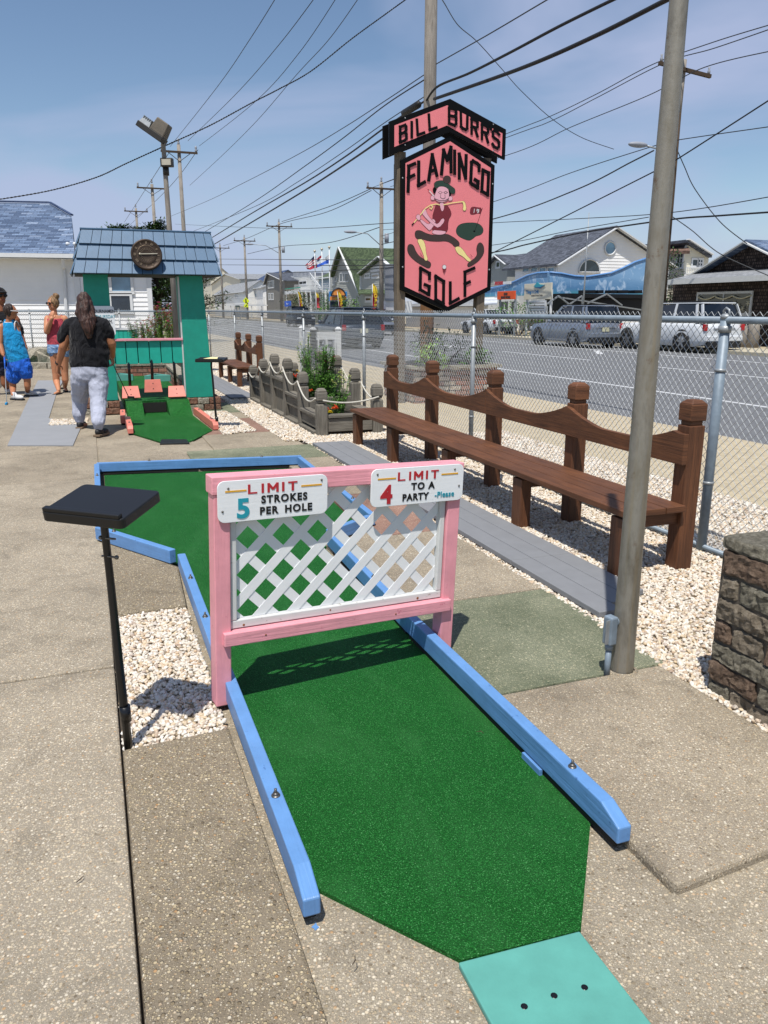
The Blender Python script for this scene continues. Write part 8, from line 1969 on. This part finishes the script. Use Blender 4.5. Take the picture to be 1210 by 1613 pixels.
mb = MB(); fg.loft(mb, [(J(29, 571), 16.5 * k, 11.5 * k), (J(27, 560), 17 * k, 12 * k), (J(22, 543), 16.5 * k, 11.5 * k), (J(18, 526), 15 * k, 10.5 * k), (J(15, 514), 11 * k, 9 * k), (J(14.5, 508), 8.5 * k, 7.5 * k)]); fg.cap(mb, J(8, 513), 2.6 * k, J(8.5, 506), 2.4 * k); fg.cap(mb, J(21, 513), 2.6 * k, J(20, 506), 2.4 * k); js_ = fuse(mb, 'jersey', 'tank_blue', P, .009, 4)
for cx, rr in ((14.5, 6.2),): mb = MB(); c_ = J(cx, 506.5); mb.tube([c_ + Vector((math.cos(a) * rr * k, math.sin(a) * rr * k * .9, -.02 * abs(math.sin(a)))) for a in [i * .349 for i in range(19)]], .009, 6); mb.build('neck_trim', 'shoe_white', js_)
for sx in (3.5, 25.5): mb = MB(); c_ = J(sx, 515); mb.tube([c_ + Vector((.012 * (1 if sx > 14 else -1), math.cos(a) * .085, math.sin(a) * .10)) for a in [i * .349 for i in range(19)]], .009, 6); mb.build('arm_trim', 'shoe_white', js_)
mb = MB(); fg.loft(mb, [(J(31, 584), 17 * k, 12 * k), (J(30, 572), 17.5 * k, 12 * k), (J(29, 564), 16 * k, 11 * k)]); fg.chain(mb, [(J(23, 580), 11.5 * k), (J(21.5, 593), 11.5 * k)]); fg.chain(mb, [(J(39, 578), 10.5 * k), (J(41, 588), 10 * k)]); fuse(mb, 'shorts', 'short_blue', P, .009, 4)
mb = MB(); mb.ball(hc + Vector((-.02, -.015, .025)), (8.2 * k, 8.6 * k, 9.6 * k), 18, 12); fuse(mb, 'hair', 'hair_dark', P, .008, 1)
for ft in (f1, f2):
    X2 = Matrix.Translation(Vector((ft.x + .03, ft.y, 0))) @ Matrix.Rotation(R(-115), 4, 'Z'); mb = MB(); mb.ball((0, -.02, .07), (.045, .07, .07), 14, 10, X2); mb.ball((0, .09, .05), (.05, .11, .045), 14, 10, X2); sh = fuse(mb, 'shoe', 'shoe_white', P, .007, 2); mb = MB(); mb.prism([(-.045, -.09), (.045, -.09), (.055, .1), (.035, .2), (-.035, .2), (-.05, .1)], .0, .03, X=X2); mb.build('sole', 'shoe_black', sh, bevel=.006)
pt_ = G(11, 637); putter('long putter with blue head planted in front of the child in the blue jersey', J(7, 561, -.22) + base, pt_, grip='short_blue', headm='tank_blue', shaft='galv', hd=(.3, -1))

# --- man at the left edge
base = G(4, 621); fg = Fig(base.y, base); J, k = fg.J, fg.k
P = thing('person', 'person in dark cap, sunglasses and black shirt half cut off by the left edge', 'person', base)
bd = MB(); hc = J(0, 467); X = fg.head(bd, hc, 8.2 * k, 12.5 * k, (.75, -.6, 0)); fg.cap(bd, J(0, 478), 5.5 * k, J(2, 490), 6.5 * k)
fg.loft(bd, [(J(6, 565), 18 * k, 12 * k), (J(6, 540), 19 * k, 12.5 * k), (J(5, 515), 20 * k, 12 * k), (J(3, 495), 16 * k, 9 * k)])
fg.chain(bd, [(J(24, 503), 6.5 * k), (J(32, 530, .05), 5.6 * k), (J(40, 549, -.1), 3.6 * k)]); fg.hand(bd, J(40, 549, -.1), Vector((.3, -.3, -1)), (-.3, -1, 0), (-1, 0, 0), 1.0, .9)
fg.chain(bd, [(J(-17, 503), 6.5 * k), (J(-22, 530), 5.6 * k), (J(-20, 552, -.1), 3.6 * k)]); fg.hand(bd, J(-20, 552, -.1), Vector((0, -.2, -1)), (.2, -1, 0), (1, 0, 0), 1.0, .5)
f1, f2 = G(-12, 618) - base, G(12, 619) - base
for hp_, kn, ft in (((-4, 566), (-6, 592), f1), ((12, 566), (8, 593), f2)):
    an = Vector((ft.x, ft.y, .09)); fg.chain(bd, [(J(*hp_), 9.5 * k), (J(*kn), 6.2 * k), (J(kn[0], kn[1] + 11), 5.6 * k), (an, 3.6 * k)])
fuse(bd, 'body', 'skin_dark', P, .007, 3); face_bits(P, X, 8.2 * k, 12.5 * k, 'blackm')
mb = MB(); fg.loft(mb, [(J(6, 566), 21 * k, 15 * k), (J(6, 545), 22 * k, 15.5 * k), (J(5, 520), 22 * k, 14.5 * k), (J(4, 502), 20 * k, 12 * k), (J(2, 491), 9 * k, 8 * k)]); fg.cap(mb, J(20, 503), 8.5 * k, J(29, 521, .03), 8 * k); fg.cap(mb, J(-14, 503), 8.5 * k, J(-20, 521), 8 * k); fuse(mb, 'shirt', 'tee_black', P, .009, 4)
M['logo_teal'] = plain('logo_teal', '#2f9b86', .6, bump=0); M['logo_or'] = plain('logo_orange', '#c9734a', .6, bump=0)
mb = MB(); fg.loft(mb, [(J(4, 572), 19 * k, 13.5 * k), (J(5, 560), 20 * k, 14 * k)]); fg.chain(mb, [(J(-5, 568), 11 * k), (J(-6, 582), 10.5 * k)]); fg.chain(mb, [(J(10, 568), 11 * k), (J(8, 583), 10.5 * k)]); fuse(mb, 'shorts', 'short_navy', P, .009, 4)
mb = MB(); mb.ball(hc + Vector((-.0, .02, .045)), (8.9 * k, 10 * k, 9.8 * k), 18, 12); mb.ball(X @ Vector((0, 8.2 * k * 1.3, 12.5 * k * .48)), (6 * k, 6 * k, 1.3 * k), 12, 8); fuse(mb, 'cap', 'tee_black', P, .008, 1)
for ft in (f1, f2):
    X2 = Matrix.Translation(Vector((ft.x, ft.y, 0))) @ Matrix.Rotation(R(-150), 4, 'Z'); mb = MB(); mb.ball((0, -.02, .06), (.045, .07, .06), 14, 10, X2); mb.ball((0, .09, .045), (.05, .12, .04), 14, 10, X2); fuse(mb, 'shoe', 'shoe_white', P, .007, 2)
